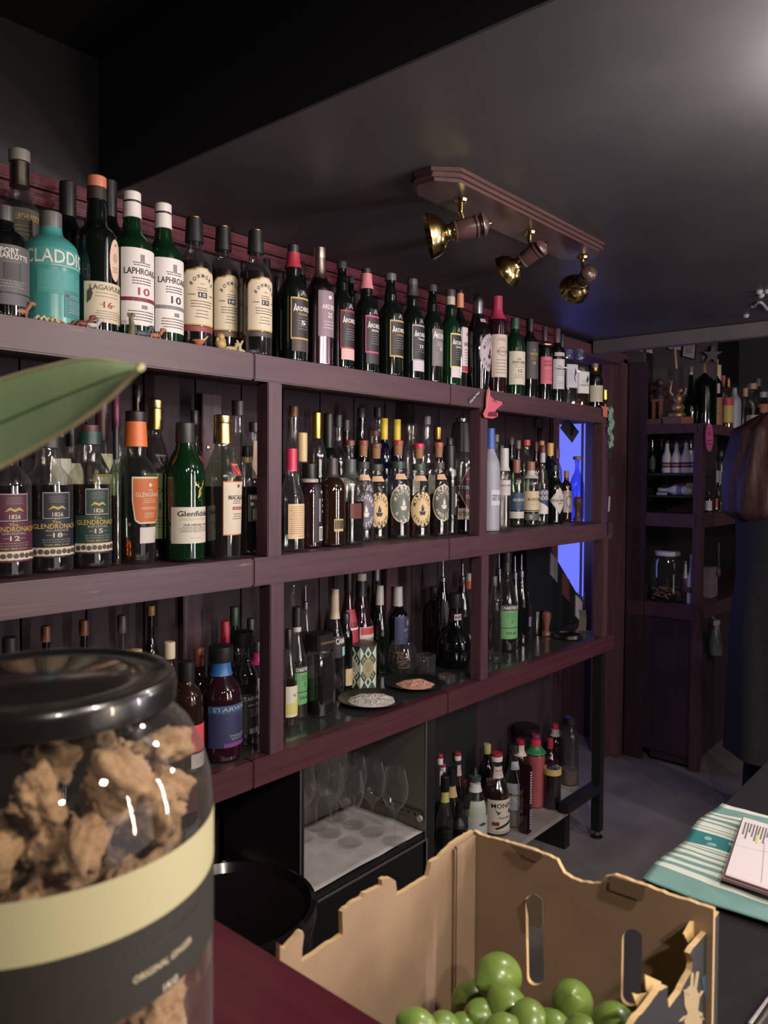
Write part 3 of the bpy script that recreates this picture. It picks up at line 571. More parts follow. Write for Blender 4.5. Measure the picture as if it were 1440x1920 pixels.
bkc = [(.815, .99, 1.2, (26, 26, 28), 0, 'capsule'), (.985, 1, 1.15, 'g', 1)]
B('T', 364, 31, 409, .052, 'bow', 'smoke', ('dark', .66), bkc, bowlab('15'), 'clear bottle with arched cream label numbered fifteen', rz=-8)
B('T', 418, 28, 426, .052, 'bow', 'smoke', ('dark', .66), bkc, bowlab('18'), 'clear bottle with arched cream label numbered eighteen', rz=-6)
B('T', 479, 28, 433, .05, 'bow', 'smoke', ('dark', .66), bkc, bowlab('12'), 'clear bottle with arched cream label numbered twelve', rz=-3)
B('T', 444, 20, 520, .14, 'round', 'clear', ('dark', .4), [(.86, 1, 1.1, K)], [lab(.2, .7, 50, (150, 150, 150))], 'clear bottle with plain grey back label, behind the numbered cream labels')
B('T', 499, 15, 487, .13, 'std', 'black', None, [(.80, 1, 1.3, (36, 34, 38))], [], 'small black bottle half hidden right of the third arched label bottle')
B('T', 520, 13, 520, .10, 'std', 'black', None, [(.8, 1, 1.2, K)], [lab(.3, .6, 30, (36, 34, 36))], 'thin black bottle in shadow left of the red wrapped neck bottle')
B('T', 549, 26, 460, .052, 'ard', 'green', None, [(.80, .93, 1.18, (156, 44, 62), 0, 'neck_wrap'), (.93, 1, 1.1, (38, 34, 38))], ardlab('', 'g', 'WEE BEASTIE', num='5', low=(60, 50, 46)), 'dark green bottle with red wrapped neck and gold framed label')
B('T', 565, 17, 493, .13, 'ard', 'green', None, [(.88, 1, 1.1, (36, 34, 36))], [], 'green bottle behind, right of the red wrapped neck bottle')
B('T', 599, 24, 465, .05, 'std', 'silver', None, [(.74, .91, 1.12, (196, 180, 172), 1, 'capsule'), (.91, 1, 1.22, (196, 180, 172), 1)], [lab(.24, .62, 50, (128, 108, 120), [('t', 'ARDBEG', .05, .30, .75, .10, 'w'), ('t', '25', .05, -.06, .24, .11, 'w'), ('o', .05, .72, .18, .08, 'w'), ('l', 0, -.35, -.62, 3, .6, 'w')]), lab(.755, .87, 60, (160, 148, 140), [('o', 0, 0, .5, .6, 'w')])], 'shiny mauve metallic bottle with silver neck')
B('T', 640, 22, 491, .05, 'ard', 'green', None, [(.93, 1, 1.15, (60, 62, 56))], ardlab('', 'r', 'WILD', low=(206, 160, 160)), 'green bottle with red bordered dark label and pink lower label')
B('T', 657, 15, 519, .13, 'ard', 'green', None, [(.93, 1, 1.1, (52, 56, 50))], [], 'green bottle behind, between the red framed and pink wax bottles')
B('T', 686, 22, 504, .05, 'ard', 'green', None, [(.80, .945, 1.2, (196, 120, 130), 0, 'wax_seal'), (.94, 1, 1.05, (50, 48, 50))], ardlab('', 'p', 'SMOKETRAILS', low=(40, 36, 38)), 'green bottle with streaky pink wax neck and magenta framed label')
B('T', 731, 23, 514, .05, 'ard', 'green', None, [(.93, 1, 1.25, (84, 80, 80))], ardlab('', 'g', 'UIGEADAIL'), 'green bottle with thick gold framed label, right of the pink wax neck')
B('T', 772, 21, 524, .05, 'ard', 'green', None, [(.83, .94, 1.15, (58, 56, 58), 0, 'capsule'), (.94, 1, 1.2, (84, 80, 80))], ardlab('', 's', 'TRAIGH', num='19', low=(186, 176, 190)), 'green bottle with silver framed label numbered nineteen')
B('T', 809, 19, 535, .05, 'ard', 'green', None, [(.93, 1, 1.25, (84, 80, 80))], [lab(.17, .54, 50, (104, 96, 100), [('t', 'A', -.7, .68, .22, .2, 'w'), ('t', 'RDBEG', .12, .62, .66, .13, 'w'), ('t', 'TEN', .1, -.08, .3, .09, 'w'), ('l', 0, .28, .10, 3, .6, 'w'), ('l', 0, -.3, -.8, 5, .7, 's')])], 'green bottle with plain grey silver label, no frame')
B('T', 843, 19, 544, .05, 'ard', 'vgreen', None, [(.84, .93, 1.12, (190, 180, 160), 0, 'neck_band'), (.93, 1, 1.3, (70, 66, 66))], ardlab('', 'y', 'CORRYVRECKAN', low=(196, 184, 188)), 'brighter green bottle with pale yellow framed label and cream neck band')
B('T', 861, 14, 544, .10, 'wine', 'black', None, [(.82, .96, 1.15, (200, 130, 96), 0, 'capsule'), (.955, 1, 1.1, (40, 36, 38))], [lab(.18, .62, 46, (190, 178, 180), [('t', 'SKIN', 0, .25, .7, .08, K), ('l', 0, 0, -.6, 6, .6, 'd'), ('o', 0, .7, .2, .08, 'r'), ('b', 0, -.85, 1, .13, 'r')])], 'dark bottle with orange neck band and pointed white label', rz=10)
def michcircle(word, ring, fg, acc):
    return [('o', 0, 0, .93, .93, ring), ('a', 'MICHTERS', 0, 0, .66, 168, 12, .12, fg), ('a', word, 0, 0, .70, 205, 335, .105, fg), ('p', [(-.26, -.12), (.26, -.12), (.16, -.32), (-.16, -.32)], fg), ('p', [(-.12, -.1), (-.08, .14), (.02, .30), (.04, .08), (.12, .16), (.12, -.1)], fg), ('a', 'STRAIGHT KENTUCKY', 0, 0, .46, 150, 30, .035, acc)]
B('T', 895, 24, 551, .048, 'michbig', 'black', None, [(.76, .995, 1.18, (150, 146, 156), 1, 'cap', 'dome')], [lab(.20, .585, 52, (150, 138, 148), michcircle('BOURBON', (168, 154, 164), K, (140, 128, 138)), 'oval', off=22), lab(.70, .735, 40, (180, 150, 160), [('l', 0, .2, -.2, 2, .7, 'd')], off=20)], 'big black bottle with round silver label and silver dome cap', rz=-18)
B('T', 931, 17, 557, .05, 'straight', 'plum', None, [(.76, 1, 1.12, (168, 48, 84), 0, 'capsule')], [lab(.165, .60, 60, (190, 174, 164), [('l', 0, .8, .72, 2, .5, 'd'), ('o', .1, .2, .5, .2, 'd'), ('o', .1, .2, .46, .175, (190, 174, 164)), ('t', 'CADENHEAD', .1, .2, .6, .06, 'd'), ('l', 0, -.2, -.8, 5, .6, 'd')])], 'slim bottle with long pink capsule and cream label', rz=-28)
B('T', 964, 18, 597, .05, 'round', 'vgreen', None, [(.86, 1, 1.05, (52, 84, 66))], [lab(.14, .56, 60, (196, 188, 172), [('t', 'THE', -.1, .52, .2, .05, K), ('t', 'HAKUSHU', 0, .34, .66, .08, 'd'), ('t', '12', .05, -.18, .2, .10, K), ('l', 0, .18, .05, 2, .6, 'd'), ('l', 0, -.4, -.6, 3, .5, 'd')])], 'green bottle with green cap and cream label numbered twelve', rz=-28)
B('T', 992, 15, 598, .055, 'round', 'black', None, [(.84, 1, 1.1, (30, 30, 34))], [lab(.24, .70, 50, (66, 62, 64), [('t', 'THE', 0, .55, .2, .06, 'g'), ('t', 'YAMAZAKI', 0, .34, .66, .08, 'g'), ('t', '18', 0, -.15, .2, .09, 'g'), ('l', 0, .15, .05, 2, .5, 'g')])], 'black bottle with dark grey label and gold letters', rz=-28)
B('T', 1020, 13, 612, .05, 'round', 'black', None, [(.80, .995, .9, (60, 50, 56)), (.73, .755, 1.6, (170, 110, 90), 1, 'collar')], [lab(.22, .58, 60, (196, 100, 118), [('t', 'NIKKA', 0, .65, .6, .10, 'm'), ('t', 'SPIRIT', 0, .38, .6, .10, 'm'), ('l', 0, 0, -.7, 6, .6, 'm')])], 'dark slender necked bottle with pink label', rz=-28)
B('T', 1043, 13, 617, .05, 'round', 'black', None, [(.80, 1, 1.1, (86, 60, 70))], [lab(.18, .58, 60, (190, 186, 190), [('t', 'THE', -.2, .52, .2, .05, K), ('t', 'YAMAZAKI', 0, .34, .7, .08, 'd'), ('l', 0, .15, -.1, 3, .6, 'd'), ('l', 0, -.5, -.8, 3, .4, 'd')]), lab(.62, .67, 50, (180, 170, 170))], 'dark bottle with white label right of the pink labelled one', rz=-28)
B('T', 1052, 9, 627, .12, 'round', 'black', None, [(.82, 1, 1.2, (40, 44, 54))], [], 'black capped bottle behind, near the glass stoppered bottle')
B('T', 1066, 12, 656, .055, 'straight', 'clear', ('water', .35), [(.85, 1, 1.3, 'clear')], [lab(.30, .72, 50, (180, 178, 190), [('p', [(.4, .7), (.6, .3), (.35, -.1), (.55, -.6), (.2, -.2)], K), ('l', -.3, .5, -.5, 6, .4, 'd')])], 'square clear bottle with white brush painted label', sq=7, rz=-28)
B('T', 1087, 12, 656, .05, 'round', 'clear', ('gold', .45), [(.84, 1, 1.6, 'clear')], [lab(.22, .60, 56, (196, 192, 192), [('p', [(.5, .7), (.7, .3), (.45, -.1), (.65, -.3), (.3, .2)], K), ('t', 'HIBIKI', 0, -.25, .6, .07, 'n'), ('l', 0, .2, -.05, 3, .4, 'd')])], 'faceted clear bottle with round glass stopper and white label', sq=7, rz=-28)
B('T', 1114, 14, 682, .05, 'round', 'black', None, [(.74, .90, 1.1, 'g', 1, 'capsule'), (.9, 1, 1.15, (110, 90, 80))], [lab(.14, .50, 66, (176, 172, 150), [('l', 0, .7, -.7, 8, .7, 'd')])], 'small black bottle with gold neck near the far end of the top shelf', rz=-28)
B('T', 1133, 4, 731, .045, 'straight', 'brown', None, [(.5, 1, 1.6, 'g', 1)], [], 'tiny bottle with gold cap at the far end of the top shelf')
# ---------------------------------------------------------------- middle shelf, left bay
def gldlab(word, num, fill):
    return [lab(.375, .545, 32, fill, [('l', 0, .75, .3, 4, .7, 's'), ('p', [(-.7, -.35), (-.35, .0), (0, -.15), (.35, 0), (.7, -.35), (.3, -.2), (0, -.35), (-.3, -.2)], 'g'), ('t', '1826', 0, -.72, .4, .17, 'c')], border='s', bw=1.07),
            lab(.10, .365, 62, fill, [('t', 'The', -.05, .86, .16, .07, 'g'), ('t', 'GLENDRONACH', 0, .64, .92, .13, 'g'), ('t', word, 0, .42, .46, .055, 's'), ('t', num, .0, .18, .18, .12, 'c'), ('b', -.3, .18, .12, .01, 's'), ('b', .3, .18, .12, .01, 's'), ('l', 0, -.06, -.18, 2, .7, 's'), ('t', 'Single Malt Scotch', 0, -.33, .5, .05, 'g'),
              ('b', 0, -.68, 1.0, .22, 'c')] + [('o', -.85+i*.22, -.70+.03*(i % 2), .10, .13, 'd') for i in range(9)] + [('b', 0, -.94, 1.0, .035, fill)])]
B('M', 12, 41, 800, .058, 'gld', 'clear', ('dark', .60), [(.86, .95, 1.15, (84, 26, 46), 0, 'capsule'), (.95, 1, 1.1, (90, 50, 50))], gldlab('ORIGINAL', '12', (74, 26, 46)), 'clear whisky bottle with maroon label numbered twelve, left edge', rz=-4)
B('M', 91, 40, 803, .056, 'gld', 'clear', ('dark', .60), [(.86, .95, 1.15, (30, 30, 40), 0, 'capsule'), (.95, 1, 1.1, (60, 40, 40))], gldlab('ALLARDICE', '18', (24, 26, 40)), 'clear whisky bottle with navy label numbered eighteen', rz=-4)
B('M', 168, 36, 797, .058, 'gld', 'clear', ('dark', .58), [(.86, .95, 1.15, (28, 60, 52), 0, 'capsule'), (.95, 1, 1.0, (80, 44, 44))], gldlab('REVIVAL', '15', (24, 50, 42)), 'clear whisky bottle with dark green label numbered fifteen', rz=-4)
B('M', 255, 37, 772, .058, 'glg', 'pale', ('gold', .16), [(.765, .93, 1.12, (208, 108, 58), 0, 'capsule'), (.93, 1, 1.2, (28, 24, 24))], [lab(.27, .555, 46, (176, 92, 48), [('o', 0, .70, .12, .09, 'c'), ('t', 'THE', 0, .46, .15, .045, 'c'), ('t', 'GLENGRANT', 0, .26, .88, .10, 'c'), ('l', 0, .06, -.1, 3, .5, 'c'), ('t', 'ARBORALIS', 0, -.36, .55, .06, 'c'), ('l', 0, -.58, -.78, 4, .4, 'c')], 'shield', 'c', off=12),
   lab(.13, .235, 30, (190, 184, 180), [], off=14)], 'pale tapered bottle with orange shield label and orange neck', rz=-4)
B('M', 292, 27, 750, .155, 'maca', 'smoke', ('dark', .5), [(.81, .94, 1.2, (150, 128, 84), 1, 'capsule'), (.945, 1, 1.3, (158, 138, 96), 1)], [lab(.14, .52, 66, (176, 188, 138), [('t', 'MACALLAN', 0, .5, .8, .08, 'n'), ('t', '12', 0, .0, .2, .12, K), ('l', 0, -.4, -.7, 4, .5, 'n')], border='y'), lab(.565, .66, 34, K, [('p', [(-.8, .8), (.8, .8), (0, -.9)], 's'), ('p', [(-.6, .6), (.6, .6), (0, -.6)], K), ('t', '12', 0, .25, .4, .35, 's')])], 'dark bottle with gold cap and pale green label behind the green stag bottle', rz=-6)
stag = [('p', [(-.25, -.85), (.1, -.7), (.28, -.4), (.2, -.1), (.3, .05), (.5, .12), (.3, .22), (.1, .2), (-.1, -.1), (-.1, -.4)], 'g'), ('p', [(.05, .2), (-.2, .45), (-.45, .5), (-.5, .8), (-.6, .45), (-.3, .35), (-.05, .15)], 'g'), ('p', [(.2, .2), (.45, .4), (.6, .75), (.7, .95), (.75, .5), (.5, .3), (.3, .15)], 'g'), ('p', [(-.2, .42), (-.15, .75), (-.1, .42)], 'g'), ('p', [(.45, .4), (.35, .75), (.52, .45)], 'g'), ('p', [(-.1, -.95), (.0, -1.05), (.15, -.95), (0, -.98)], 'g')]
def stagx(e, S):
    m = MB(); lettering(m, S, .515*S.H, .075*S.H, -PI/2+.15, .42, stag, .0012, {'g': 0}); link('stag_emblem', mesh(m.v, m.f), [pm((206, 180, 110), .3, .6)], e)
B('M', 347, 34, 793, .056, 'fid', 'vgreen', None, [(.85, 1, 1.2, (34, 38, 36))], [lab(.13, .39, 76, (196, 190, 178), [('t', 'Glenfiddich', .05, .64, .78, .15, K), ('l', 0, .38, .30, 2, .7, 'g'), ('t', '1', 0, -.15, .08, .30, 'c'), ('t', '2', .14, -.15, .12, .28, 'c'), ('t', 'OUR ORIGINAL TWELVE', .1, .02, .6, .05, 'd'), ('l', 0, -.1, -.35, 4, .7, 'd'), ('l', 0, -.7, -.78, 1, .3, 'g')])], 'green three sided bottle with golden stag and white label', extra=stagx)
B('M', 417, 33, 779, .056, 'maca', 'pale', ('dark', .50), [(.80, .94, 1.2, (176, 150, 104), 1, 'capsule'), (.945, 1, 1.3, (186, 164, 120), 1)], [lab(.17, .53, 46, (196, 184, 166), [('b', .1, .86, .10, .06, 'd'), ('t', 'MACALLAN', .12, .42, .8, .09, K), ('b', .12, .0, .5, .06, 'r'), ('t', 'CLASSIC CUT', .12, .0, .4, .035, 'c'), ('l', .1, -.22, -.4, 3, .5, 'd'), ('l', 0, .28, .2, 2, .4, 'd')], border='o', bw=1.04, off=12), lab(.575, .665, 24, (140, 36, 60), [('p', [(-.8, .8), (.8, .8), (0, -.9)], 'g'), ('p', [(-.6, .6), (.6, .6), (0, -.6)], 'r')], off=20)], 'pale bottle with gold cap, cream label and red triangle on its shoulder')
pl = [(28, 22, 768, .20), (58, 20, 790, .15)]
B('M', 108, 24, 775, .16, 'round', 'clear', ('red', .5), [(.84, 1, 1.2, (150, 140, 130))], [lab(.2, .7, 50, (176, 172, 160))], 'clear bottle with white back label behind the navy label bottle')
B('M', 134, 20, 790, .17, 'std', 'clear', ('dark', .5), [(.82, 1, 1.1, K)], [lab(.3, .7, 60, (180, 172, 150))], 'clear bottle with yellowish label seen between the navy and dark green labels')
B('M', 192, 25, 748, .155, 'maca', 'clear', ('red', .40), [(.74, 1, 1.2, (60, 34, 42))], [lab(.15, .52, 60, (190, 182, 160), [('l', 0, .6, -.5, 5, .6, 'd')], border='g'), lab(.555, .66, 34, (176, 170, 150), [], 'tri')], 'clear bottle with white downward triangle on its shoulder')
B('M', 218, 15, 733, .20, 'std', 'clear', ('red', .5), [(.76, 1, 1.3, (86, 26, 56))], [], 'bottle with long purple capsule at the back, left bay')
B('M', 218, 20, 800, .11, 'std', 'pale', ('dark', .5), [(.76, 1, 1.8, (22, 20, 22))], [], 'pale bottle with wide black cap behind the orange shield label')
B('M', 258, 17, 722, .20, 'std', 'black', None, [(.78, .93, 1.25, (72, 64, 58), 1, 'capsule'), (.93, 1, 1.3, (36, 32, 34))], [], 'tallest dark bottle with bronze neck at the back of the left bay')
B('M', 365, 16, 770, .19, 'std', 'smoke', ('red', .55), [(.90, 1, 1.2, (32, 28, 32))], [lab(.45, .68, 40, (140, 36, 70))], 'smoky bottle with magenta label behind the green stag bottle')
B('M', 446, 24, 752, .20, 'vodka', 'clear', None, [(.90, 1, 1.3, (46, 38, 44))], [], 'tall ornate clear bottle with twisted neck at the back, right of the gold cap')
B('M', 476, 17, 792, .21, 'std', 'clear', ('dark', .45), [(.92, 1, 1.5, (38, 30, 32))], [lab(.55, .85, 50, (160, 140, 120))], 'clear bottle with paper neck label beside the first post')
B('M', 463, 20, 837, .10, 'round', 'smoke', ('dark', .62), [(.90, 1, 1.2, (24, 22, 24)), (.84, .90, 1.0, (176, 150, 110), 0, 'cork')], [lab(.30, .55, 50, (34, 32, 34), [('b', 0, .78, .8, .14, 'c'), ('o', -.6, .3, .18, .14, 'w'), ('o', .1, .3, .14, .12, 'w'), ('o', .6, .3, .14, .12, 'w')] + [('b', -.5+i*.12, -.45, .035, .4, 'c') for i in range(10)], off=16)], 'small corked bottle with black barcode label left of the first post')
# ---------------------------------------------------------------- middle shelf, centre bay
B('M', 546, 22, 842, .060, 'ned', 'clear', ('water', .30), [(.78, 1, 1.05, (190, 44, 78), 0, 'wax_seal')], [lab(.12, .46, 50, (206, 176, 138), [('l', 0, .85, -.7, 14, .85, 'd'), ('l', .3, -.85, -.88, 1, .4, K)], off=0)], 'clear bottle with dripping bright pink wax and cream text label', rz=-6)
B('M', 580, 22, 866, .052, 'round', 'plum', None, [(.80, .98, 1.45, (22, 20, 22)), (.755, .80, 1.2, (160, 152, 146), 0, 'neck_ring')], [lab(.06, .74, 40, (26, 26, 34), [('o', .1, .72, .3, .06, 's'), ('b', -.35, .1, .14, .4, (150, 130, 150)), ('o', .35, .45, .16, .04, 'w'), ('o', .35, .25, .16, .04, 'w'), ('b', .35, .05, .14, .04, 'w'), ('b', .1, -.7, .55, .24, 'w')] + [('b', .1, -.88+i*.05, .48, .014, K) for i in range(8)], off=22)], 'dark bottle with wide black cap and navy back label with barcode')
B('M', 622, 24, 860, .058, 'round', 'dbrown', None, [(.78, 1, 1.0, (52, 50, 50), 0, 'capsule')], [lab(.17, .31, 22, (176, 156, 110), [('b', -.8+i*.2, .1, .06, .7, K) for i in range(9)], off=-14)], 'round shouldered dark brown bottle with small barcode')
B('M', 655, 22, 862, .060, 'straight', 'clear', ('black', .50), [(.78, 1, 1.1, (64, 70, 68), 0, 'capsule')], [lab(.30, .48, 30, (90, 40, 30), off=-14)], 'flat sided clear bottle half full of dark spirit', sq=5)
def michters(px, hw, top, word, dy, ring, band, desc, capc, fg=K, rz=4, neckc=(206, 170, 136), border=None, z=.10, yaw=-42):
    B('M', px, hw, top, dy, 'mich', 'clear', ('red', .44), [(.95, 1, .98, capc), (.71, .785, 1.12, band, 0, 'neck_band')], [lab(z, z+.40, 66, border or K, michcircle(word, ring, fg, (200, 160, 140) if fg == K else (150, 120, 120)), 'oval', off=12, bw=1.05),
      lab(.60, .655, 40, neckc, [('l', 0, .3, -.3, 2, .7, 'm')], off=10)], desc, rz=yaw, extra=lambda e, S: MB().lathe([(S.H*.84, S.R*.36), (S.H*.95, S.R*.40)], 12).build('cork', pm((140, 100, 70), .7), e, smooth=True))
michters(680, 19, 826, 'TOASTED', .10, (96, 92, 110), (58, 54, 58), 'clear stoppered bottle with dark ringed label, mostly hidden left of the cream round labels', (130, 60, 60), 'w')
michters(704, 21, 832, 'BOURBON', .055, (206, 176, 130), (56, 50, 48), 'clear stoppered bottle with cream round label, first of the cream ones', (110, 70, 60))
michters(745, 21, 826, 'RYE', .058, (98, 104, 98), (44, 62, 50), 'clear stoppered bottle with grey green round label and red stopper, left one', (150, 56, 56), (206, 196, 180), border='c', z=.15, yaw=-32)
michters(784, 20, 832, 'STRAIGHT', .055, (206, 180, 134), (48, 72, 54), 'clear stoppered bottle with cream round label and pink stopper', (190, 40, 80))
michters(821, 18, 830, 'AMERICAN', .055, (88, 90, 82), (66, 60, 56), 'clear stoppered bottle with grey round label, rightmost of the stoppered row', (160, 80, 66), (206, 196, 180), border='c', z=.15, yaw=-30)
B('M', 842, 15, 821, .11, 'round', 'smoke', ('dark', .6), [(.66, .92, 1.5, (28, 26, 28)), (.92, 1, 1.1, (36, 34, 36))], [lab(.2, .5, 40, (30, 26, 28), [('t', 'E', .2, .0, .5, .5, 'w')])], 'small dark bottle with black sleeve and white letter, behind the diamond label rye')
B('M', 863, 22, 784, .055, 'std', 'clear', ('dark', .28), [(.70, .96, 1.3, (36, 34, 36), 0, 'capsule', 'taper'), (.965, 1, 1.25, (150, 146, 142), 1)], [lab(.20, .56, 52, (96, 28, 48), [('b', 0, .08, 1, .13, K), ('t', 'RITTENHOUSE', 0, .08, 1.25, .09, 'w'), ('t', '100 PROOF', 0, .48, .3, .05, 'c'), ('t', 'RYE', 0, -.36, .32, .10, 'c')], 'dia', 'c', off=26), lab(.12, .215, 46, 'c', [('t', 'BOTTLED IN BOND', 0, 0, .85, .4, K)], border='m', off=20)], 'clear bottle with maroon diamond label and black cone cap', rz=-42)
back = [  # px, hw, top, dy, profile, glass, cap colour, cap start, metal, description
 (550, 17, 762, .24, 'std', 'clear', (110, 70, 50), .92, 0, 'clear corked bottle at the back, nearest the first post'),
 (566, 19, 812, .13, 'std', 'clear', (196, 172, 128), .74, 0, 'clear bottle with long cream capsule, second row behind the pink wax bottle'),
 (593, 17, 774, .20, 'round', 'smoke', (190, 160, 80), .80, 1, 'bottle with shiny gold capsule in the back row, left'),
 (615, 18, 776, .22, 'std', 'green', (26, 26, 26), .70, 0, 'dark bottle with long black capsule in the back row'),
 (633, 17, 778, .18, 'std', 'smoke', (40, 44, 44), .90, 0, 'smoky bottle with small dark stopper, right of the long black capsule'),
 (648, 16, 787, .24, 'std', 'plum', (50, 40, 50), .90, 0, 'plum tinted bottle in the deep back row'),
 (656, 16, 826, .15, 'mich', 'clear', (120, 70, 60), .95, 0, 'clear stoppered bottle with brown stopper, second row left'),
 (676, 15, 765, .22, 'std', 'green', (60, 60, 58), .92, 0, 'tall green necked bottle in the back row'),
 (700, 16, 808, .15, 'mich', 'clear', (120, 66, 60), .95, 0, 'clear stoppered bottle with brown stopper, second row centre'),
 (707, 16, 764, .24, 'std', 'smoke', (52, 50, 52), .92, 0, 'tallest smoky bottle in the back row, centre'),
 (719, 13, 785, .20, 'round', 'navy', (206, 180, 50), .82, 0, 'dark bottle with bright yellow capsule, left of two'),
 (743, 13, 787, .20, 'round', 'navy', (204, 178, 52), .82, 0, 'dark bottle with bright yellow capsule, right of two'),
 (770, 15, 795, .16, 'straight', 'clear', 'clear', .90, 0, 'clear bottle with glass stopper in the back row'),
 (799, 15, 781, .17, 'vodka', 'clear', (110, 104, 112), .93, 0, 'slender clear bottle with grey stopper in the back row'),
 (819, 15, 801, .17, 'round', 'smoke', (180, 140, 70), .88, 1, 'green tinged bottle with gold cap in the back row'),
 (868, 12, 812, .15, 'round', 'clear', (40, 40, 42), .9, 0, 'clear bottle seen behind the black cone cap'),
]
for (px, hw, top, dy, pr, gl, cc, t0, met, ds) in back:
    B('M', px, hw, top, dy, pr, gl, ('dark', .5) if gl in ('clear', 'smoke') else None, [(t0, 1, 1.25, cc, met)], [lab(.25, .5, 40, (150, 144, 130), [('l', 0, .6, -.6, 5, .7, 'd')])] if px in (566, 700, 633, 770, 799) else [], ds)
# ---------------------------------------------------------------- middle shelf, right bay
B('M', 918, 17, 804, .10, 'vodka', 'frost', None, [(.80, 1, 1.2, (60, 90, 170), 0, 'capsule')], [lab(.25, .40, 50, (196, 190, 200), [('t', 'GREY GOOSE', 0, 0, .9, .4, 'b')])], 'frosted pale bottle with blue capsule against the second post', 'vodka_bottle')
B('M', 944, 11.5, 841, .06, 'bot', 'clear', ('water', .55), [(.72, 1, 1.1, (196, 190, 190), 0, 'capsule')], [lab(.42, .60, 56, (196, 186, 186), [('t', 'THE BOTANIST', 0, .3, .9, .12, K), ('l', 0, 0, -.6, 4, .6, 'd')], border='s')], 'embossed clear bottle with tall white capsule and white label', 'gin_bottle', rz=-38)
B('M', 967, 13.5, 862, .055, 'round', 'pale', ('green', .45), [(.80, 1, 1.25, (150, 96, 86))], [lab(.24, .50, 70, (48, 70, 98), [('t', 'ARCHIE ROSE', .1, .2, .7, .16, 'w'), ('l', .1, -.1, -.3, 2, .4, 's')]), lab(.12, .22, 70, (196, 190, 184), [('l', 0, .3, -.3, 2, .6, 'q')])], 'pale green bottle with blue and white label', 'gin_bottle', rz=-38)
B('M', 994, 14.5, 866, .052, 'round', 'pale', ('green', .3), [(.86, 1, 1.3, (150, 110, 80)), (.74, .86, 1.2, (196, 190, 186), 0, 'neck_label')], [lab(.22, .54, 70, (200, 184, 150), [('t', 'ARCHIE ROSE', .1, .2, .7, .14, K), ('b', 0, -.9, 1, .06, 'd'), ('l', .1, -.1, -.3, 2, .4, 'd')]), lab(.09, .19, 60, (90, 84, 84), [('o', -.3, 0, .2, .7, 's')])], 'pale green bottle with cream label and wooden stopper', 'gin_bottle', rz=-38)
B('M', 1016, 10, 835, .052, 'ned', 'clear', ('water', .5), [(.90, 1, 1.25, (110, 52, 62)), (.78, .9, 1.1, (190, 180, 184), 0, 'neck_label')], [lab(.13, .44, 70, (52, 66, 100), [('t', 'NEVER', 0, .72, .8, .17, 'w'), ('t', 'NEVER', 0, .30, .8, .17, 'w'), ('p', [(-1, .1), (-1, -1), (1, -1), (1, -.55)], 'w')])], 'clear bottle with diagonal blue and white label', 'gin_bottle', rz=-38)
B('M', 1038, 16, 872, .055, 'hen', 'black', None, [(.86, 1, 1.0, (26, 26, 30))], [lab(.16, .62, 62, (196, 188, 184), [('t', 'HENDRICKS', 0, 0, 1.1, .10, K), ('t', 'GIN', 0, -.22, .2, .06, K), ('l', 0, .3, .2, 2, .2, 'd')], 'dia', off=14)], 'stout black bottle with cream diamond label', 'gin_bottle', rz=-38)
B('M', 1061, 9.5, 883, .050, 'round', 'dbrown', None, [(.86, 1, 1.1, (176, 120, 70), 0, 'cork')], [lab(.17, .60, 70, (190, 176, 168), [('o', .1, .0, .5, .6, (150, 130, 130)), ('o', .1, .0, .3, .4, (190, 176, 168)), ('l', 0, .9, .8, 2, .8, 'd')])], 'small brown apothecary bottle with cream label and cork', 'gin_bottle', rz=-38)
rb = [(929, 10, 815, .18, 'std', 'smoke', (120, 110, 90), .92, 'slim bottle with grey green stopper behind the tall white capsule'),
 (957, 11, 821, .17, 'std', 'green', (70, 64, 66), .92, 'green bottle with grey stopper in the second row of the far bay'),
 (970, 10, 826, .19, 'std', 'plum', (120, 100, 104), .90, 'plum bottle with pink grey cap in the second row of the far bay'),
 (986, 11, 825, .16, 'straight', 'clear', (190, 80, 74), .93, 'clear bottle with coral red stopper'),
 (1003, 10, 829, .20, 'std', 'plum', (90, 40, 56), .90, 'plum bottle with dark red cap behind the diagonal label'),
 (1014, 10, 827, .17, 'std', 'dbrown', (206, 140, 104), .90, 'dark bottle with copper cap, back of the far bay'),
 (1030, 12, 831, .14, 'round', 'navy', (206, 176, 100), .84, 'navy bottle with gold cap behind the black stout bottle'),
 (1043, 9, 841, .16, 'round', 'smoke', (100, 60, 72), .86, 'smoky bottle with brown cap next to the blue glass panel'),
 (938, 12, 835, .15, 'round', 'clear', (50, 50, 54), .9, 'clear bottle with dark cap behind the embossed bottle')]
for (px, hw, top, dy, pr, gl, cc, t0, ds) in rb: B('M', px, hw, top, dy, pr, gl, ('dark', .4) if gl in ('clear', 'smoke') else None, [(t0, 1, 1.25, cc)], [], ds)
B('M', 1081, 20, 856, .115, 'flask', 'bluec', None, [(.945, 1, 1.35, (150, 110, 90), 0, 'cork')], [], 'big flat shouldered glass flask glowing blue before the lit panel', 'glass_flask', sy=.5)
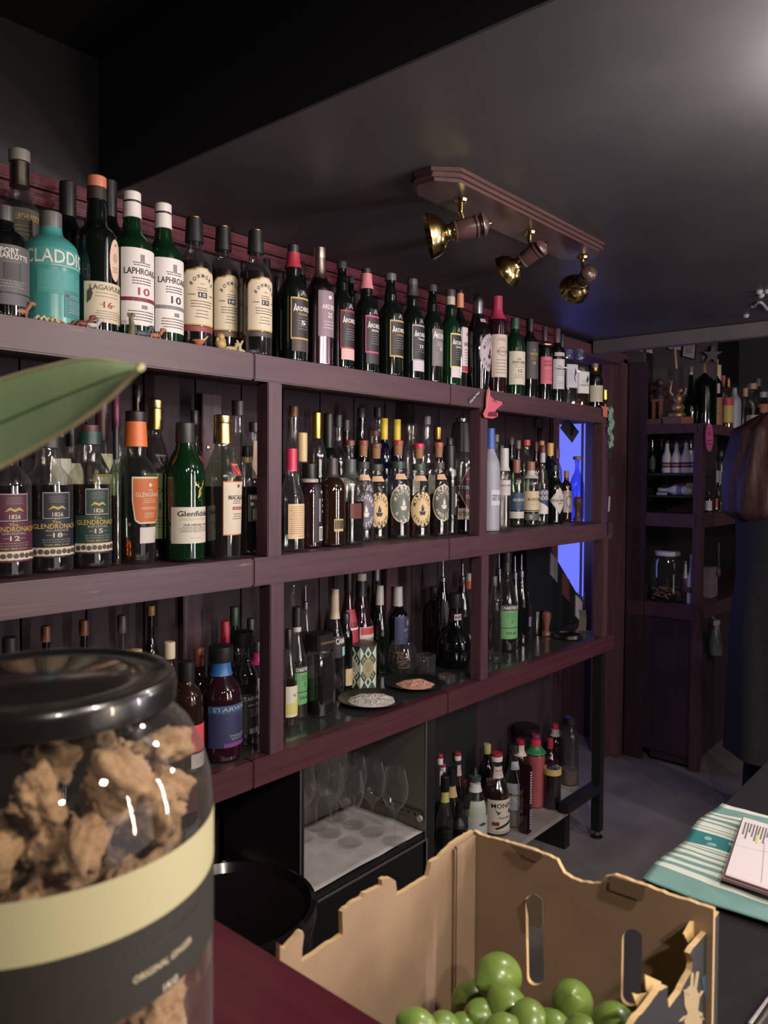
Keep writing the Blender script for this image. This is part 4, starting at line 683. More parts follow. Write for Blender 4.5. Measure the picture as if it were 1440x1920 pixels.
# ---------------------------------------------------------------- counter, left bay
B('C', 414, 36, 1210, .062, 'star', 'plum', ('red', .5), [(.86, 1, 1.5, (24, 22, 24)), (.74, .86, 1.15, (40, 90, 150), 0, 'capsule')], [lab(.13, .50, 72, (38, 42, 78), [('b', 0, .82, 1, .18, (40, 80, 124)), ('t', 'STARWARD', .12, .82, .95, .10, 's'), ('t', 'TWO-FOLD', .3, -.48, .5, .05, 's'), ('l', .2, -.58, -.66, 2, .4, 's'), ('b', .3, -.9, .7, .1, 'v')] + [('p', [(.5, .6), (.51, .61), (.5-1.3*math.cos(a), .6-1.1*math.sin(a))], 'q') for a in (0, .25, .5, .75, 1.0, 1.25, 1.45)])], 'plum whisky bottle with starburst blue label and blue neck')
B('C', 455, 27, 1183, .075, 'star', 'smoke', ('dark', .66), [(.86, 1, 1.7, (20, 18, 20)), (.76, .86, 1.0, 'clear', 0, 'neck')], [lab(.10, .46, 66, (26, 24, 30), [('t', 'STARWARD', .1, .75, .9, .10, 's'), ('t', 'WINE BARREL', .2, .42, .6, .05, 's'), ('l', .2, .2, -.1, 4, .5, 's'), ('b', .0, -.85, .3, .13, 'q')], off=6)], 'clear bottle with black label right of the starburst one')
B('C', 482, 17, 1202, .11, 'round', 'clear', ('cloudy', .40), [(.88, 1, 1.5, (176, 176, 190), 1), (.76, .88, 1.5, (170, 44, 110), 0, 'capsule')], [lab(.4, .62, 50, (180, 170, 170))], 'clear bottle with magenta neck beside the first counter post')
B('C', 350, 29, 1240, .070, 'round', 'dbrown', None, [(.82, 1, 1.2, (26, 24, 26))], [lab(.20, .44, 40, (196, 70, 80), off=10), lab(.05, .18, 40, (180, 172, 168), [('l', 0, .3, -.3, 3, .6, 'd')], off=20)], 'dark bottle with torn coral label right of the big jar lid')
for px, hw, top, dy, pr, gl, cc, t0, ds in [
 (422, 16, 1165, .20, 'std', 'plum', (170, 34, 56), .78, 'bottle with crimson wrapped neck in the left counter bay'),
 (439, 16, 1138, .24, 'std', 'green', (40, 66, 52), .84, 'tall green capsuled bottle in the left counter bay'),
 (373, 18, 1215, .16, 'std', 'plum', (120, 64, 54), .82, 'dark bottle with orange brown neck label'),
 (318, 19, 1204, .15, 'round', 'dbrown', (196, 180, 160), .86, 'dark bottle with white stamped cap near the jar lid'),
 (304, 18, 1232, .10, 'round', 'black', (34, 32, 34), .86, 'black bottle just above the jar lid'),
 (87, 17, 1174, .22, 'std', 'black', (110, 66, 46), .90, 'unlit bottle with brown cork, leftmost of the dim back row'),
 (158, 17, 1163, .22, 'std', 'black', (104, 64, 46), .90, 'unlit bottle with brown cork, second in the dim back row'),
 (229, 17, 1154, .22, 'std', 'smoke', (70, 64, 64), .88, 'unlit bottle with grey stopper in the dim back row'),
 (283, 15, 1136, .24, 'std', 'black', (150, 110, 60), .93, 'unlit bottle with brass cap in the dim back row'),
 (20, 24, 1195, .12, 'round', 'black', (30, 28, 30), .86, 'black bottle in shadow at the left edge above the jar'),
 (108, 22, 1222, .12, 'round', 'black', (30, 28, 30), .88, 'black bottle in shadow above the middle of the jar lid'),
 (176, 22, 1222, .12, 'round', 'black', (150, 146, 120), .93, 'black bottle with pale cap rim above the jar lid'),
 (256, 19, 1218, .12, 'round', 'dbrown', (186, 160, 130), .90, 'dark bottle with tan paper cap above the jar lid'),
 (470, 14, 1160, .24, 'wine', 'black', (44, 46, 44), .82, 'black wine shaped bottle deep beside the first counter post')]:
    B('C', px, hw, top, dy, pr, gl, None, [(t0, 1, 1.3, cc)], [], ds)
# ---------------------------------------------------------------- counter, centre bay
def chart(word, green, off=0): 
    c1 = (96, 150, 98) if green else (176, 174, 96)
    return [lab(.13, .47, 56, c1, [('b', 0, .84, 1, .16, K), ('t', word, 0, .84, .9, .10, 'w'), ('l', 0, .5, .3, 3, .5, 'n'), ('b', 0, -.35, 1, .02, K), ('t', '55% alc', 0, -.65, .5, .07, 'n'), ('b', .1, .05, .12, .14, 'e')], off=off, border=K, bw=1.03)]
B('C', 541, 15, 1180, .065, 'burg', 'clear', ('gold', .45), [(.80, 1, 1.1, (26, 24, 26))], [lab(.10, .42, 60, (198, 194, 176), [('t', 'V', 0, .4, .2, .10, K), ('p', [(-1, -.2), (1, .1), (1, -.8), (-1, -.8)], 'y')])], 'clear liqueur bottle with white and yellow label against the post', 'liqueur_bottle')
B('C', 556, 18, 1138, .075, 'burg', 'clear', ('green', .48), [(.82, 1, 1.2, (24, 24, 24), 0, 'capsule'), (.775, .82, 1.1, (180, 176, 170), 0, 'neck_ring')], chart('CHARTREUSE', 1, 4), 'clear liqueur bottle with green label in the centre counter bay', 'liqueur_bottle')
B('C', 598, 23, 1187, .070, 'dis', 'clear', ('black', .40), [(.80, 1, 1.7, (24, 20, 20), 0, 'cap', 'sqr'), (.76, .80, 1.15, (190, 186, 180), 1, 'collar')], [], 'square clear liqueur bottle with blocky black cap, half full of dark amaretto', 'liqueur_bottle', sq=6,
  extra=lambda e, S: link('brand_lettering', mesh(*(lambda g: ([(v.x*.0085, -S.R*.9-.0008+0*v.y, S.H*.9+v.y*.0085) for v in g[0]], g[1]))(text_geo('DISARONNO'))), [pm((170, 140, 96), .4, .5)], e))
B('C', 572, 14, 1098, .16, 'burg', 'clear', ('red', .6), [(.80, 1, .9, (150, 146, 160), 1, 'pour_spout', 'spout')], [], 'bottle with metal pour spout behind the green label bottle')
B('C', 548, 12, 1092, .22, 'std', 'clear', None, [(.9, 1, 1.2, 'clear')], [], 'clear bottle deep in the centre bay beside the post')
B('C', 627, 17, 1105, .10, 'burg', 'smoke', ('dark', .62), [(.72, 1, 1.12, (190, 172, 150), 0, 'capsule')], [lab(.36, .56, 66, (34, 34, 38), [('t', 'CAMPARI', .2, .55, .9, .28, 'w'), ('b', .35, -.45, .4, .42, (150, 190, 196))], off=8), lab(.02, .06, 10, K)], 'bottle with white capsule and black label in bold white letters', 'liqueur_bottle')
B('C', 648, 12, 1150, .12, 'straight', 'black', None, [(.86, 1, 1.2, (30, 28, 30))], [lab(.06, .28, 60, (190, 170, 130), [('l', 0, .6, -.6, 6, .7, K)], 'rect', off=14)], 'slim black bottle with little parchment label left of the green patterned tin')
B('C', 676, 22, 1075, .13, 'burg', 'plum', ('red', .5), [(.78, .93, 1.15, (30, 26, 28), 0, 'capsule'), (.93, 1, 1.2, (180, 176, 170))], [lab(.33, .50, 60, (188, 180, 176), [('b', 0, .55, .92, .38, (170, 60, 72)), ('t', 'KOERNER', .2, -.45, .9, .22, K)], off=8), lab(.10, .30, 60, (170, 60, 72), [('b', 0, 0, .9, .1, 'w')], off=8)], 'dark wine bottle with coral and white banded label behind the patterned tin', 'wine_bottle')
B('C', 652, 18, 1070, .22, 'burg', 'plum', None, [(.82, 1, 1.15, (30, 26, 30))], [lab(.36, .66, 64, (160, 50, 70), [('t', 'KOERNER', .2, .15, .7, .14, K), ('b', 0, -.1, 1, .05, 'w')])], 'dark wine bottle with coral label in the back row', 'wine_bottle')
B('C', 711, 16, 1098, .13, 'burg', 'green', None, [(.78, 1, 1.15, (182, 176, 176), 0, 'capsule')], [], 'dark wine bottle with white capsule, left of two', 'wine_bottle')
B('C', 745, 18, 1100, .12, 'wine', 'black', None, [(.76, 1, 1.15, (182, 176, 176), 0, 'capsule')], [lab(.30, .64, 66, (52, 56, 92), [('o', .35, .5, .2, .25, 's'), ('t', 'ESTATE', .3, .0, .5, .09, 's'), ('l', .3, -.3, -.5, 3, .4, 's')])], 'dark wine bottle with white capsule and blue label', 'wine_bottle')
for px, top, ds in ((706, 1062, 'wine bottle neck with silver cap, deep row left'), (676, 1066, 'wine bottle neck with dark cap, deep row')): B('C', px, 12, top, .27, 'wine', 'black', None, [(.86, 1, 1.15, (160, 160, 170))], [], ds, 'wine_bottle')
B('C', 852, 32, 1112, .085, 'ben', 'black', None, [(.80, 1, 1.3, (28, 26, 28))], [lab(.20, .44, 26, (186, 178, 176), [('o', 0, 0, .6, .6, 'd'), ('o', 0, 0, .5, .5, (186, 178, 176))], 'oval', off=36), lab(.64, .72, 60, (186, 178, 176), [('t', 'BENEDICTINE', 0, 0, .9, .4, K)])], 'bulbous black liqueur bottle with round white seal beside the second post', 'liqueur_bottle', tilt=None)
B('C', 829, 16, 1052, .16, 'burg', 'black', None, [(.76, 1, .9, (150, 150, 170), 1, 'pour_spout', 'spout')], [lab(.34, .60, 60, (34, 32, 36), [('l', 0, .8, -.8, 9, .7, 's')])], 'dark bottle with metal pour spout left of the bulbous black one')
B('C', 812, 16, 1100, .20, 'round', 'plum', None, [(.84, 1, 1.1, (40, 34, 40))], [lab(.4, .62, 50, (140, 50, 80))], 'plum bottle with pink label in the shadow behind the pour spout')
B('C', 866, 16, 1058, .17, 'burg', 'smoke', ('red', .75), [(.80, 1, .9, (140, 140, 160), 1, 'pour_spout', 'spout')], [], 'red filled bottle with pour spout behind the bulbous black bottle')
B('C', 878, 12, 1075, .16, 'straight', 'clear', ('red', .5), [(.80, .9, 1.3, (190, 70, 60), 0, 'cap_ring'), (.9, 1, 1.1, (160, 160, 150))], [lab(.2, .45, 50, (150, 50, 70), off=20), lab(.55, .66, 50, 'n', off=10)], 'clear bottle with coral cap ring against the second post')
# ---------------------------------------------------------------- counter, right bay
B('C', 948, 20, 1035, .075, 'burg', 'smoke', ('green', .50), [(.80, .90, 1.1, (32, 32, 34), 0, 'capsule'), (.9, 1, 1.35, (34, 32, 36))], chart('CHARTREUSE', 1, -4), 'liqueur bottle with glowing green label standing alone at the front right', 'liqueur_bottle', rz=-25)
B('C', 925, 14, 1080, .11, 'round', 'clear', ('water', .5), [(.88, 1, 1.1, (60, 60, 64))], [], 'clear bottle behind the second counter post, right side')
for px, hw, top, dy, gl, ds in ((934, 12, 1034, .15, 'black', 'dark bottle with pour spout left of the right green label'), (964, 13, 1043, .15, 'black', 'dark bottle with pour spout, centre of three'), (976, 14, 1040, .12, 'black', 'dark bottle with pour spout, nearest the black caddy')):
    B('C', px, hw, top, dy, 'burg', gl, None, [(.74, 1, .95, (130, 130, 150), 1, 'pour_spout', 'spout')], [], ds)
B('C', 986, 9, 1110, .10, 'straight', 'smoke', ('red', .3), [(.86, 1, 1.1, (60, 50, 60))], [lab(.3, .5, 50, (110, 90, 120))], 'small smoky bottle beside the steel tin')
# ---------------------------------------------------------------- low rack syrups
redwhite = [(.90, .96, 1.2, 'w', 0, 'cap'), (.96, 1, 1.2, 'r', 0, 'cap_top')]
RK = dict(kind='syrup_bottle')
def R(px, hw, top, dy, *a, **k): k.setdefault('kind', 'syrup_bottle'); B('R', px, hw, top, dy, *a, **k)
R(930, 23, 1411, .065, 'syrup', 'clear', ('gold', .60), redwhite, [lab(.04, .46, 70, (196, 188, 172), [('t', 'MONIN', 0, .66, .72, .14, K), ('t', 'Vanille', .1, -.05, .4, .06, 'd'), ('p', [(-.5, .5), (-.3, .1), (-.1, .3), (-.3, .3)], 'd'), ('p', [(.4, .2), (.5, .5), (.7, .2), (.6, .1)], 'n'), ('b', -.45, -.4, .22, .11, (110, 50, 30)), ('p', [(-.5, -.65), (.6, -.3), (.7, -.45), (-.4, -.75)], K), ('l', 0, -.86, -.93, 2, .5, 'd')]), lab(.70, .84, 60, (190, 176, 170), [('t', 'MONIN', 0, .3, .6, .12, 'r'), ('l', 0, 0, -.5, 4, .6, 'r')])], 'clear syrup bottle with white vanilla label and white red cap', rz=-28)
R(962, 19, 1396, .085, 'syrup', 'clear', ('cloudy', .30), [(.90, 1, 1.2, (130, 132, 130), 1)], [lab(.22, .55, 66, (170, 176, 186), [('t', 'GIFFARD', 0, .12, .6, .12, K), ('p', [(-.6, 0), (0, .75), (.6, 0), (0, -.75)], (200, 196, 190)), ('t', 'GIFFARD', 0, .15, .5, .09, K), ('t', 'ORGEAT', 0, -.1, .3, .06, 'd'), ('o', .4, -.75, .16, .1, 'r'), ('o', .1, -.8, .14, .09, 'r'), ('o', -.7, .2, .14, .1, 'm')]), lab(.70, .80, 60, (160, 166, 176))], 'clear syrup bottle with diamond crest label, right of the vanilla one', rz=-28)
R(890, 21, 1440, .060, 'syrup', 'clear', ('water', .5), [(.84, 1, 1.25, (60, 66, 70), 0, 'cap', 'spout'), (.70, .80, 1.08, (196, 196, 196), 0, 'neck_label')], [lab(.06, .40, 60, (176, 180, 176), [('l', 0, -.2, -.8, 6, .6, 's'), ('p', [(-.2, .4), (.2, .6), (.6, .4), (.2, .3)], 'd')]), lab(.40, .60, 44, (170, 180, 160), off=-10)], 'clear syrup bottle with white neck band and leafy label', rz=-28)
R(833, 15, 1455, .065, 'syrup', 'clear', ('emerald', .42), [(.84, 1, 1.4, (24, 24, 24)), (.73, .85, 1.08, (190, 190, 110), 0, 'neck_label')], [], 'bright green syrup bottle with pale yellow neck label')
R(860, 13, 1503, .045, 'wine', 'black', None, [(.62, 1, 1.2, (22, 22, 22), 0, 'capsule')], [], 'small black bottle with long black capsule at the rack front')
R(846, 15, 1440, .13, 'syrup', 'clear', ('water', .4), [(.8, 1, 1.3, (24, 22, 22), 0, 'capsule'), (.66, .78, 1.05, (196, 166, 120), 0, 'neck_label')], [], 'clear bottle with black capsule and tan neck label at the rack left')
R(869, 12, 1462, .12, 'round', 'black', None, [(.86, 1, 1.2, (90, 30, 40)), (.6, .62, 1, K)], [lab(.1, .5, 60, (190, 180, 170))], 'black bottle with dark red cap top and white label')
R(824, 11, 1414, .19, 'syrup', 'clear', ('dark', .5), redwhite, [lab(.70, .84, 60, (190, 170, 168), [('l', 0, .5, -.5, 4, .6, 'r')])], 'syrup bottle with white red cap, leftmost and farthest back')
R(829, 12, 1432, .14, 'syrup', 'clear', ('dark', .5), redwhite, [lab(.70, .84, 60, (190, 170, 168), [('l', 0, .5, -.5, 4, .6, 'r')])], 'syrup bottle with white red cap, left side second row')
R(857, 14, 1411, .17, 'syrup', 'clear', ('dark', .5), redwhite, [lab(.70, .84, 60, (190, 160, 158), [('l', 0, .5, -.5, 4, .6, 'r')])], 'syrup bottle with white red cap, behind the tan neck label bottle')
R(912, 14, 1395, .18, 'round', 'black', None, [(.88, 1, 1.2, (170, 160, 110))], [lab(.5, .6, 60, (110, 106, 100))], 'black bottle with pale yellow cap behind the vanilla syrup')
R(974, 13, 1387, .13, 'straight', 'plum', None, [(.78, .93, 1.2, (196, 180, 170), 0, 'capsule'), (.93, 1, 1.25, (150, 30, 54))], [], 'purple bottle with cream capsule and crimson top')
R(1003, 17, 1377, .105, 'straight', 'clear', ('pink', .72), [(.75, .85, 1.2, (40, 110, 66), 0, 'capsule'), (.85, .93, 1.2, (190, 50, 66), 0, 'cap_band'), (.93, 1, 1.0, (120, 40, 90))], [], 'pink juice bottle with green and red neck', z=None)
R(1067, 16, 1345, .16, 'straight', 'smoke', ('cloudy', .22), [(.90, 1, 1.5, (26, 28, 34))], [], 'tall smoky empty bottle with black cap at the rack far end')
R(1040, 15, 1357, .19, 'round', 'plum', ('red', .5), [(.78, .9, 1.1, (180, 172, 180), 0, 'capsule'), (.9, 1, 1.0, (190, 50, 80))], [], 'plum bottle with pink tipped white capsule near the far end')
R(1030, 13, 1385, .12, 'round', 'plum', ('red', .5), [(.85, 1, 1.1, (150, 40, 60))], [lab(.5, .62, 40, (60, 70, 130))], 'plum bottle with red cap behind the amber carafe')
e = empty('black_lid_jar', (solveX(986, 1.55, .194), 1.55, .195), 'dark glass jar with broad black lid at the back of the rack', 'jar')
MB().lathe([(0, .05), (.20, .052), (.23, .045), (.25, .045)], 24).build('jar_glass', G['smoke'], e, smooth=True); MB().lathe([(.25, .052), (.275, .052), (.278, .048)], 24).build('jar_lid', pm((24, 20, 24), .3), e, smooth=True)
e = empty('ribbed_bottle', (solveX(985, 1.385, .194), 1.385, .195), 'ribbed purple squeeze bottle with white ladder markings in the rack', 'bottle')
MB().box((-.013, -.02, 0), (.013, .02, .245), bev=.006).build('bottle_body', G['plum'], e)
m = MB(); [m.box((-.006, -.0212, .02+i*.009), (.006, -.0204, .0245+i*.009)) for i in range(23) if i not in (8, 9)]; m.build('ladder_marking', pm((180, 160, 170), .5), e)
X = solveX(1035, 1.42, .194); e = empty('amber_carafe', (X, 1.42, .195), 'straight sided amber drink carafe with a yellow rubber rim', 'carafe'); Rr = 17*depth((X, 1.42, .2))/F
MB().lathe([(0, Rr*.95), (.004, Rr), (.10, Rr*.98), (.150, Rr*.94)], 24, cap=True).build('carafe_glass', G['clear'], e, smooth=True); MB().lathe([(.004, Rr*.92), (.14, Rr*.88)], 24).build('liquid', LQ['dark'], e, smooth=True)
MB().lathe([(.130, Rr*1.0), (.152, Rr*.98), (.152, Rr*.85), (.130, Rr*.85), (.130, Rr)], 24, cap=False).build('rim_band', pm((190, 160, 100), .5), e, smooth=True)
# ---------------------------------------------------------------- ceiling spot bar
TW = wood_mat('dark_varnished_oak', (60, 42, 42), (78, 56, 54), (92, 68, 66), 'X', .8, .3)
BRASS = pm((176, 154, 104), .16, 1.)
pa = onZ(869, 312, ZC); pb = onZ(1135, 457, ZC)
yc = (pa.y+pb.y)/2; e = empty('ceiling_spot_bar', (0, 0, ZC), 'varnished wooden ceiling bar with three swivelling brass spotlights', 'ceiling light')
y0 = yc; y1 = yc+.135
def oct_(ins, z): 
    c = .045; xa, xb = pa.x-.045+ins, pb.x+.03-ins
    return [(xa+c, y0+ins, z), (xb-c, y0+ins, z), (xb, y0+c, z), (xb, y1-c, z), (xb-c, y1-ins, z), (xa+c, y1-ins, z), (xa, y1-c, z), (xa, y0+c, z)]
m = MB()
for i, (ins, za, zb) in enumerate(((0, -.009, -.0005), (.006, -.015, -.009), (.002, -.020, -.015), (.010, -.027, -.020))):
    m.prism(oct_(ins, za), (0, 0, zb-za))
m.build('mounting_board', TW, e)
ym = (y0+y1)/2
def spot(px, py_pivot, mouth_px, tail_px, ml, nm):
    X = solveX(px, ym, ZC-.06); top = Vector((X, ym, ZC-.027)); zp = solveZ(X, ym, py_pivot); piv = Vector((X, ym, zp))
    MB().tube([top-Vector((0, 0, ZC)), piv-Vector((0, 0, ZC))], .0065, 12).lathe([(0, .016), (.006, .014), (.008, .007)], 16, mat=Matrix.Translation(top-Vector((0, 0, ZC)))@Matrix.Rotation(PI, 4, 'X')).build('swivel_rod', BRASS, e, smooth=True)
    dp = depth(piv); a = at(*mouth_px, dp+ml[0]); b = at(*tail_px, dp+ml[1]); d = (b-a); Ln = d.length; q = d.to_track_quat('Z', 'Y').to_matrix().to_4x4(); M = Matrix.Translation(a-Vector((0, 0, ZC))) @ q
    k = Ln
    bell = [(0, .34*k), (.01*k, .36*k), (.03*k, .352*k), (.08*k, .34*k), (.16*k, .31*k), (.22*k, .25*k), (.27*k, .17*k), (.31*k, .125*k), (.36*k, .12*k), (.39*k, .14*k), (.42*k, .13*k)]
    inner = [(.41*k, .10*k), (.31*k, .11*k), (.26*k, .155*k), (.21*k, .235*k), (.15*k, .295*k), (.07*k, .325*k), (0, .34*k)]
    h = MB().lathe(bell+inner, 36, mat=M, cap=False).build('reflector_bell', BRASS, e, smooth=True, auto=60)
    body = [(.40*k, .13*k), (.41*k, .16*k), (.44*k, .165*k), (.455*k, .145*k), (.47*k, .155*k), (.74*k, .155*k), (.75*k, .175*k), (.785*k, .175*k), (.79*k, .14*k), (.815*k, .12*k), (.82*k, .15*k), (.845*k, .15*k), (.85*k, .185*k), (.885*k, .18*k), (.93*k, .11*k), (.97*k, .04*k)]
    bo = MB().lathe(body, 32, mat=M).build('turned_wood_holder', TW, e, smooth=True, auto=50)
    MB().lathe([(.96*k, .03*k), (.965*k, .04*k), (1.0*k, .035*k), (1.0*k, .018*k)], 14, mat=M).build('finial', BRASS, e, smooth=True)
    MB().lathe([(.16*k, .0), (.15*k, .06*k), (.18*k, .12*k), (.26*k, .09*k), (.38*k, .05*k)], 20, mat=M, cap=False).build('bulb', pm((150, 150, 150), .15), e, smooth=True)
    c = M @ Vector((0, 0, .6*k)); MB().tube([piv-Vector((0, 0, ZC)), c+(piv-Vector((0, 0, ZC))-c).normalized()*.12*k], .005, 8).box(tuple(c+Vector((-.001, -.001, -.001))), tuple(c+Vector((.001, .001, .001)))).build('bracket', BRASS, e, smooth=True)
spot(864, 398, (803, 444), (921, 418), (.0, .0), 1)
spot(993, 452, (948, 512), (1026, 455), (.04, -.025), 2)
spot(1092, 492, (1076, 543), (1110, 506), (.06, -.06), 3)
# ---------------------------------------------------------------- trinkets on the top shelf edge
def trinket(px, py, desc, mk, name='toy_figure', cat='figurine', Y=YF+.022, sc=.85, rz=0):
    X = solveX(px, Y, 1.725); e = empty(name, (X, Y, 1.7235), desc, cat, rz=rz); mk(e, sc); return e
def quad(col, leg=.006, body=.014, long=1.6):
    def f(e, s):
        m = MB().ball((0, 0, (leg+body*.6)*s), body*s, sc=(long, .6, .6), rough=.15)
        for sx in (-1, 1):
            for sy in (-1, 1): m.tube([(sx*body*s, sy*body*.35*s, (leg+body*.4)*s), (sx*body*1.15*s, sy*body*.4*s, 0)], .0028*s, 6)
        m.tube([(body*1.2*s, 0, (leg+body*.8)*s), (body*1.9*s, 0, (leg+body*1.9)*s)], .0045*s, 8).ball((body*2.1*s, 0, (leg+body*2.0)*s), .0065*s, sc=(1.4, .8, .8))
        m.build('figure_body', pm(col, .5), e, smooth=True)
        MB().tube([(-body*1.4*s, 0, (leg+body*.7)*s), (-body*2.2*s, 0, leg*.9*s), (-body*2.7*s, 0, (leg+.004)*s)], [.004*s, .003*s, .001*s], 8).build('tail', pm(col, .5), e, smooth=True)
    return f
def shell(col):
    def f(e, s):
        m = MB().lathe([(0, .001), (.004, .010), (.010, .017), (.013, .014), (.012, .006)], 20, sx=s, sy=.8*s); m.build('shell_body', pm(col, .5), e, smooth=True)
        MB().tube([(.008, 0, .012), (.018, 0, .018), (.024, 0, .024)], [.003, .002, .001], 6).build('shell_hook', pm((196, 160, 110), .5), e)
    return f
def heap(col, n=5):
    def f(e, s):
        rnd = random.Random(len(e.name)+n); m = MB()
        for i in range(n): x = (i-n/2)*.011*s; m.tube([(x-.009*s, rnd.uniform(-.006, .006), .003), (x, rnd.uniform(-.004, .004), .007+rnd.random()*.006*s), (x+.010*s, rnd.uniform(-.006, .006), .003)], [.0035*s, .0028*s, .0035*s], 8)
        m.build('bone_heap', pm(col, .6), e, smooth=True)
    return f
trinket(33, 598, 'small salmon coloured toy dinosaur at the left end of the top shelf', quad((140, 92, 78)))
trinket(96, 608, 'low heap of cream toy bones before the turquoise bottle', heap((186, 170, 140)), 'toy_bones')
trinket(154, 612, 'dark red toy animal before the cream labelled dark bottle', quad((110, 50, 48), .003, .012, 1.2))
trinket(172, 618, 'small white toy animal before the cream labelled dark bottle', quad((176, 170, 170), .004, .010))
def tall_toy(e, s):
    m = MB().tube([(0, 0, 0), (.002, 0, .018), (-.001, 0, .034), (.004, 0, .042)], [.008, .006, .004, .005], 10).tube([(-.001, 0, .034), (-.007, 0, .043)], .0025, 6); m.build('figure_body', pm((96, 92, 62), .5), e, smooth=True)
trinket(246, 622, 'olive standing toy dinosaur before the maroon striped white label', tall_toy)
trinket(266, 632, 'blue grey toy dinosaur lying on the top shelf edge', quad((62, 74, 82), .002, .012, 1.8))
trinket(290, 636, 'orange toy animal between the two white labelled green bottles', quad((150, 96, 74), .003, .011, 1.3))
trinket(372, 650, 'orange spinning top shaped shell on the top shelf edge', shell((176, 112, 78)), 'shell', 'shell')
def buddha(e, s):
    m = MB().ball((0, 0, .012), .013, sc=(1, .8, .9)).ball((0, 0, .027), .0085).ball((-.009, 0, .018), .005, sc=(.7, .7, 1.6)).ball((.009, 0, .018), .005, sc=(.7, .7, 1.6)); m.build('figure_body', pm((170, 142, 92), .5), e, smooth=True)
trinket(414, 655, 'small tan seated monkey figure on the top shelf edge', buddha)
trinket(434, 660, 'low beige lizard figure right of the seated monkey', quad((160, 140, 104), .002, .009, 2.0))
def antler(e, s): MB().tube([(0, 0, 0), (0, 0, .014), (-.008, 0, .026)], [.006, .004, .002], 8).tube([(0, 0, .014), (.009, 0, .027)], [.004, .002], 8).tube([(0, 0, .006), (.014, 0, .003)], [.005, .003], 8).build('figure_body', pm((166, 150, 120), .5), e, smooth=True)
trinket(449, 662, 'small forked beige figure right of the lizard', antler)
trinket(478, 668, 'dark navy toy crab in shadow before the third arched label bottle', quad((34, 34, 52), .002, .011, 1.8))
# sticker and tags on the fascia
def flat_poly(name, pts_px, Y, col, desc, cat, th=.0012, extra=None):
    P = [onY(px, py, Y) for px, py in pts_px]; c = sum(P, Vector())/len(P); e = empty(name, c, desc, cat)
    m = MB(); m.prism([p-c for p in P], (0, th, 0)); m.build('card', pm(col, .55), e)
    if extra: extra(e, c)
    return e
def txt_on(e, s, px, py, Y, w, h, col, c, ang=0, name='lettering'):
    V, Fc, tw, th = text_geo(s); o = onY(px, py, Y)-c; ca, sa = math.cos(ang), math.sin(ang); out = []
    for v in V:
        x, z = v.x/tw*w, v.y/th*h; out.append((o.x+x*ca-z*sa, o.y, o.z+x*sa+z*ca))
    link(name, mesh(out, Fc), [cm(col)], e)
flat_poly('sticker', [(879, 757), (877, 748), (900, 733), (903, 740)], YF-.0015, (40, 40, 44), 'small black sticker with slanted white words on the top shelf edge', 'sticker', .001,
          lambda e, c: txt_on(e, 'ONE OR TWO', 890, 745, YF-.002, .062, .007, 'w', c, .62))
def foxx(e, c):
    P = [onY(a, b, YF-.0125)-c for a, b in [(915, 775), (918, 772), (932, 772), (932, 781), (915, 781)]]
    MB().prism(P, (0, .0005, 0)).build('dark_band', pm((96, 34, 50), .5), e)
    MB().tube([onY(912, 768, YF-.014)-c, onY(915, 745, YF-.014)-c, onY(918, 730, YF-.014)-c], .0009, 6).build('string', pm((206, 180, 140), .6), e)
    MB().tube([onY(928, 752, YF-.0125)-c, onY(931, 755, YF-.0125)-c], .0012, 6).tube([onY(922, 749, YF-.0125)-c, onY(925, 752, YF-.0125)-c, onY(929, 750, YF-.0125)-c], .0008, 6).build('face_lines', pm((60, 20, 34), .5), e)
flat_poly('fox_tag', [(909, 783), (906, 776), (911, 765), (912, 745), (914, 732), (917, 726), (919, 735), (919, 742), (927, 750), (941, 753), (942, 758), (934, 765), (930, 768), (929, 772), (934, 775), (933, 781), (924, 785)], YF-.012, (190, 90, 108), 'pink fox head shaped tag hanging on the top shelf edge', 'tag', .002, foxx)
flat_poly('star_ornament', [(1126, 760), (1132, 763), (1136, 757), (1137, 763), (1143, 764), (1139, 769), (1139, 783), (1131, 781), (1131, 768)], YF-.006, (178, 104, 92), 'small salmon star ornament at the far end of the top shelf', 'ornament', .002)
X = solveX(1146, YF-.01, 1.66); e = empty('dangling_charm', (X, YF-.01, 1.66), 'pale green knotted fabric charm dangling off the far end of the top shelf', 'ornament'); m = MB()
for i in range(6): m.ball((random.uniform(-.012, .012), 0, .055-i*.026), .017, sc=(.9, .5, 1.1), rough=.8, seed=i, freq=25)
m.build('cloth_knots', pm((104, 134, 118), .8), e, smooth=True)
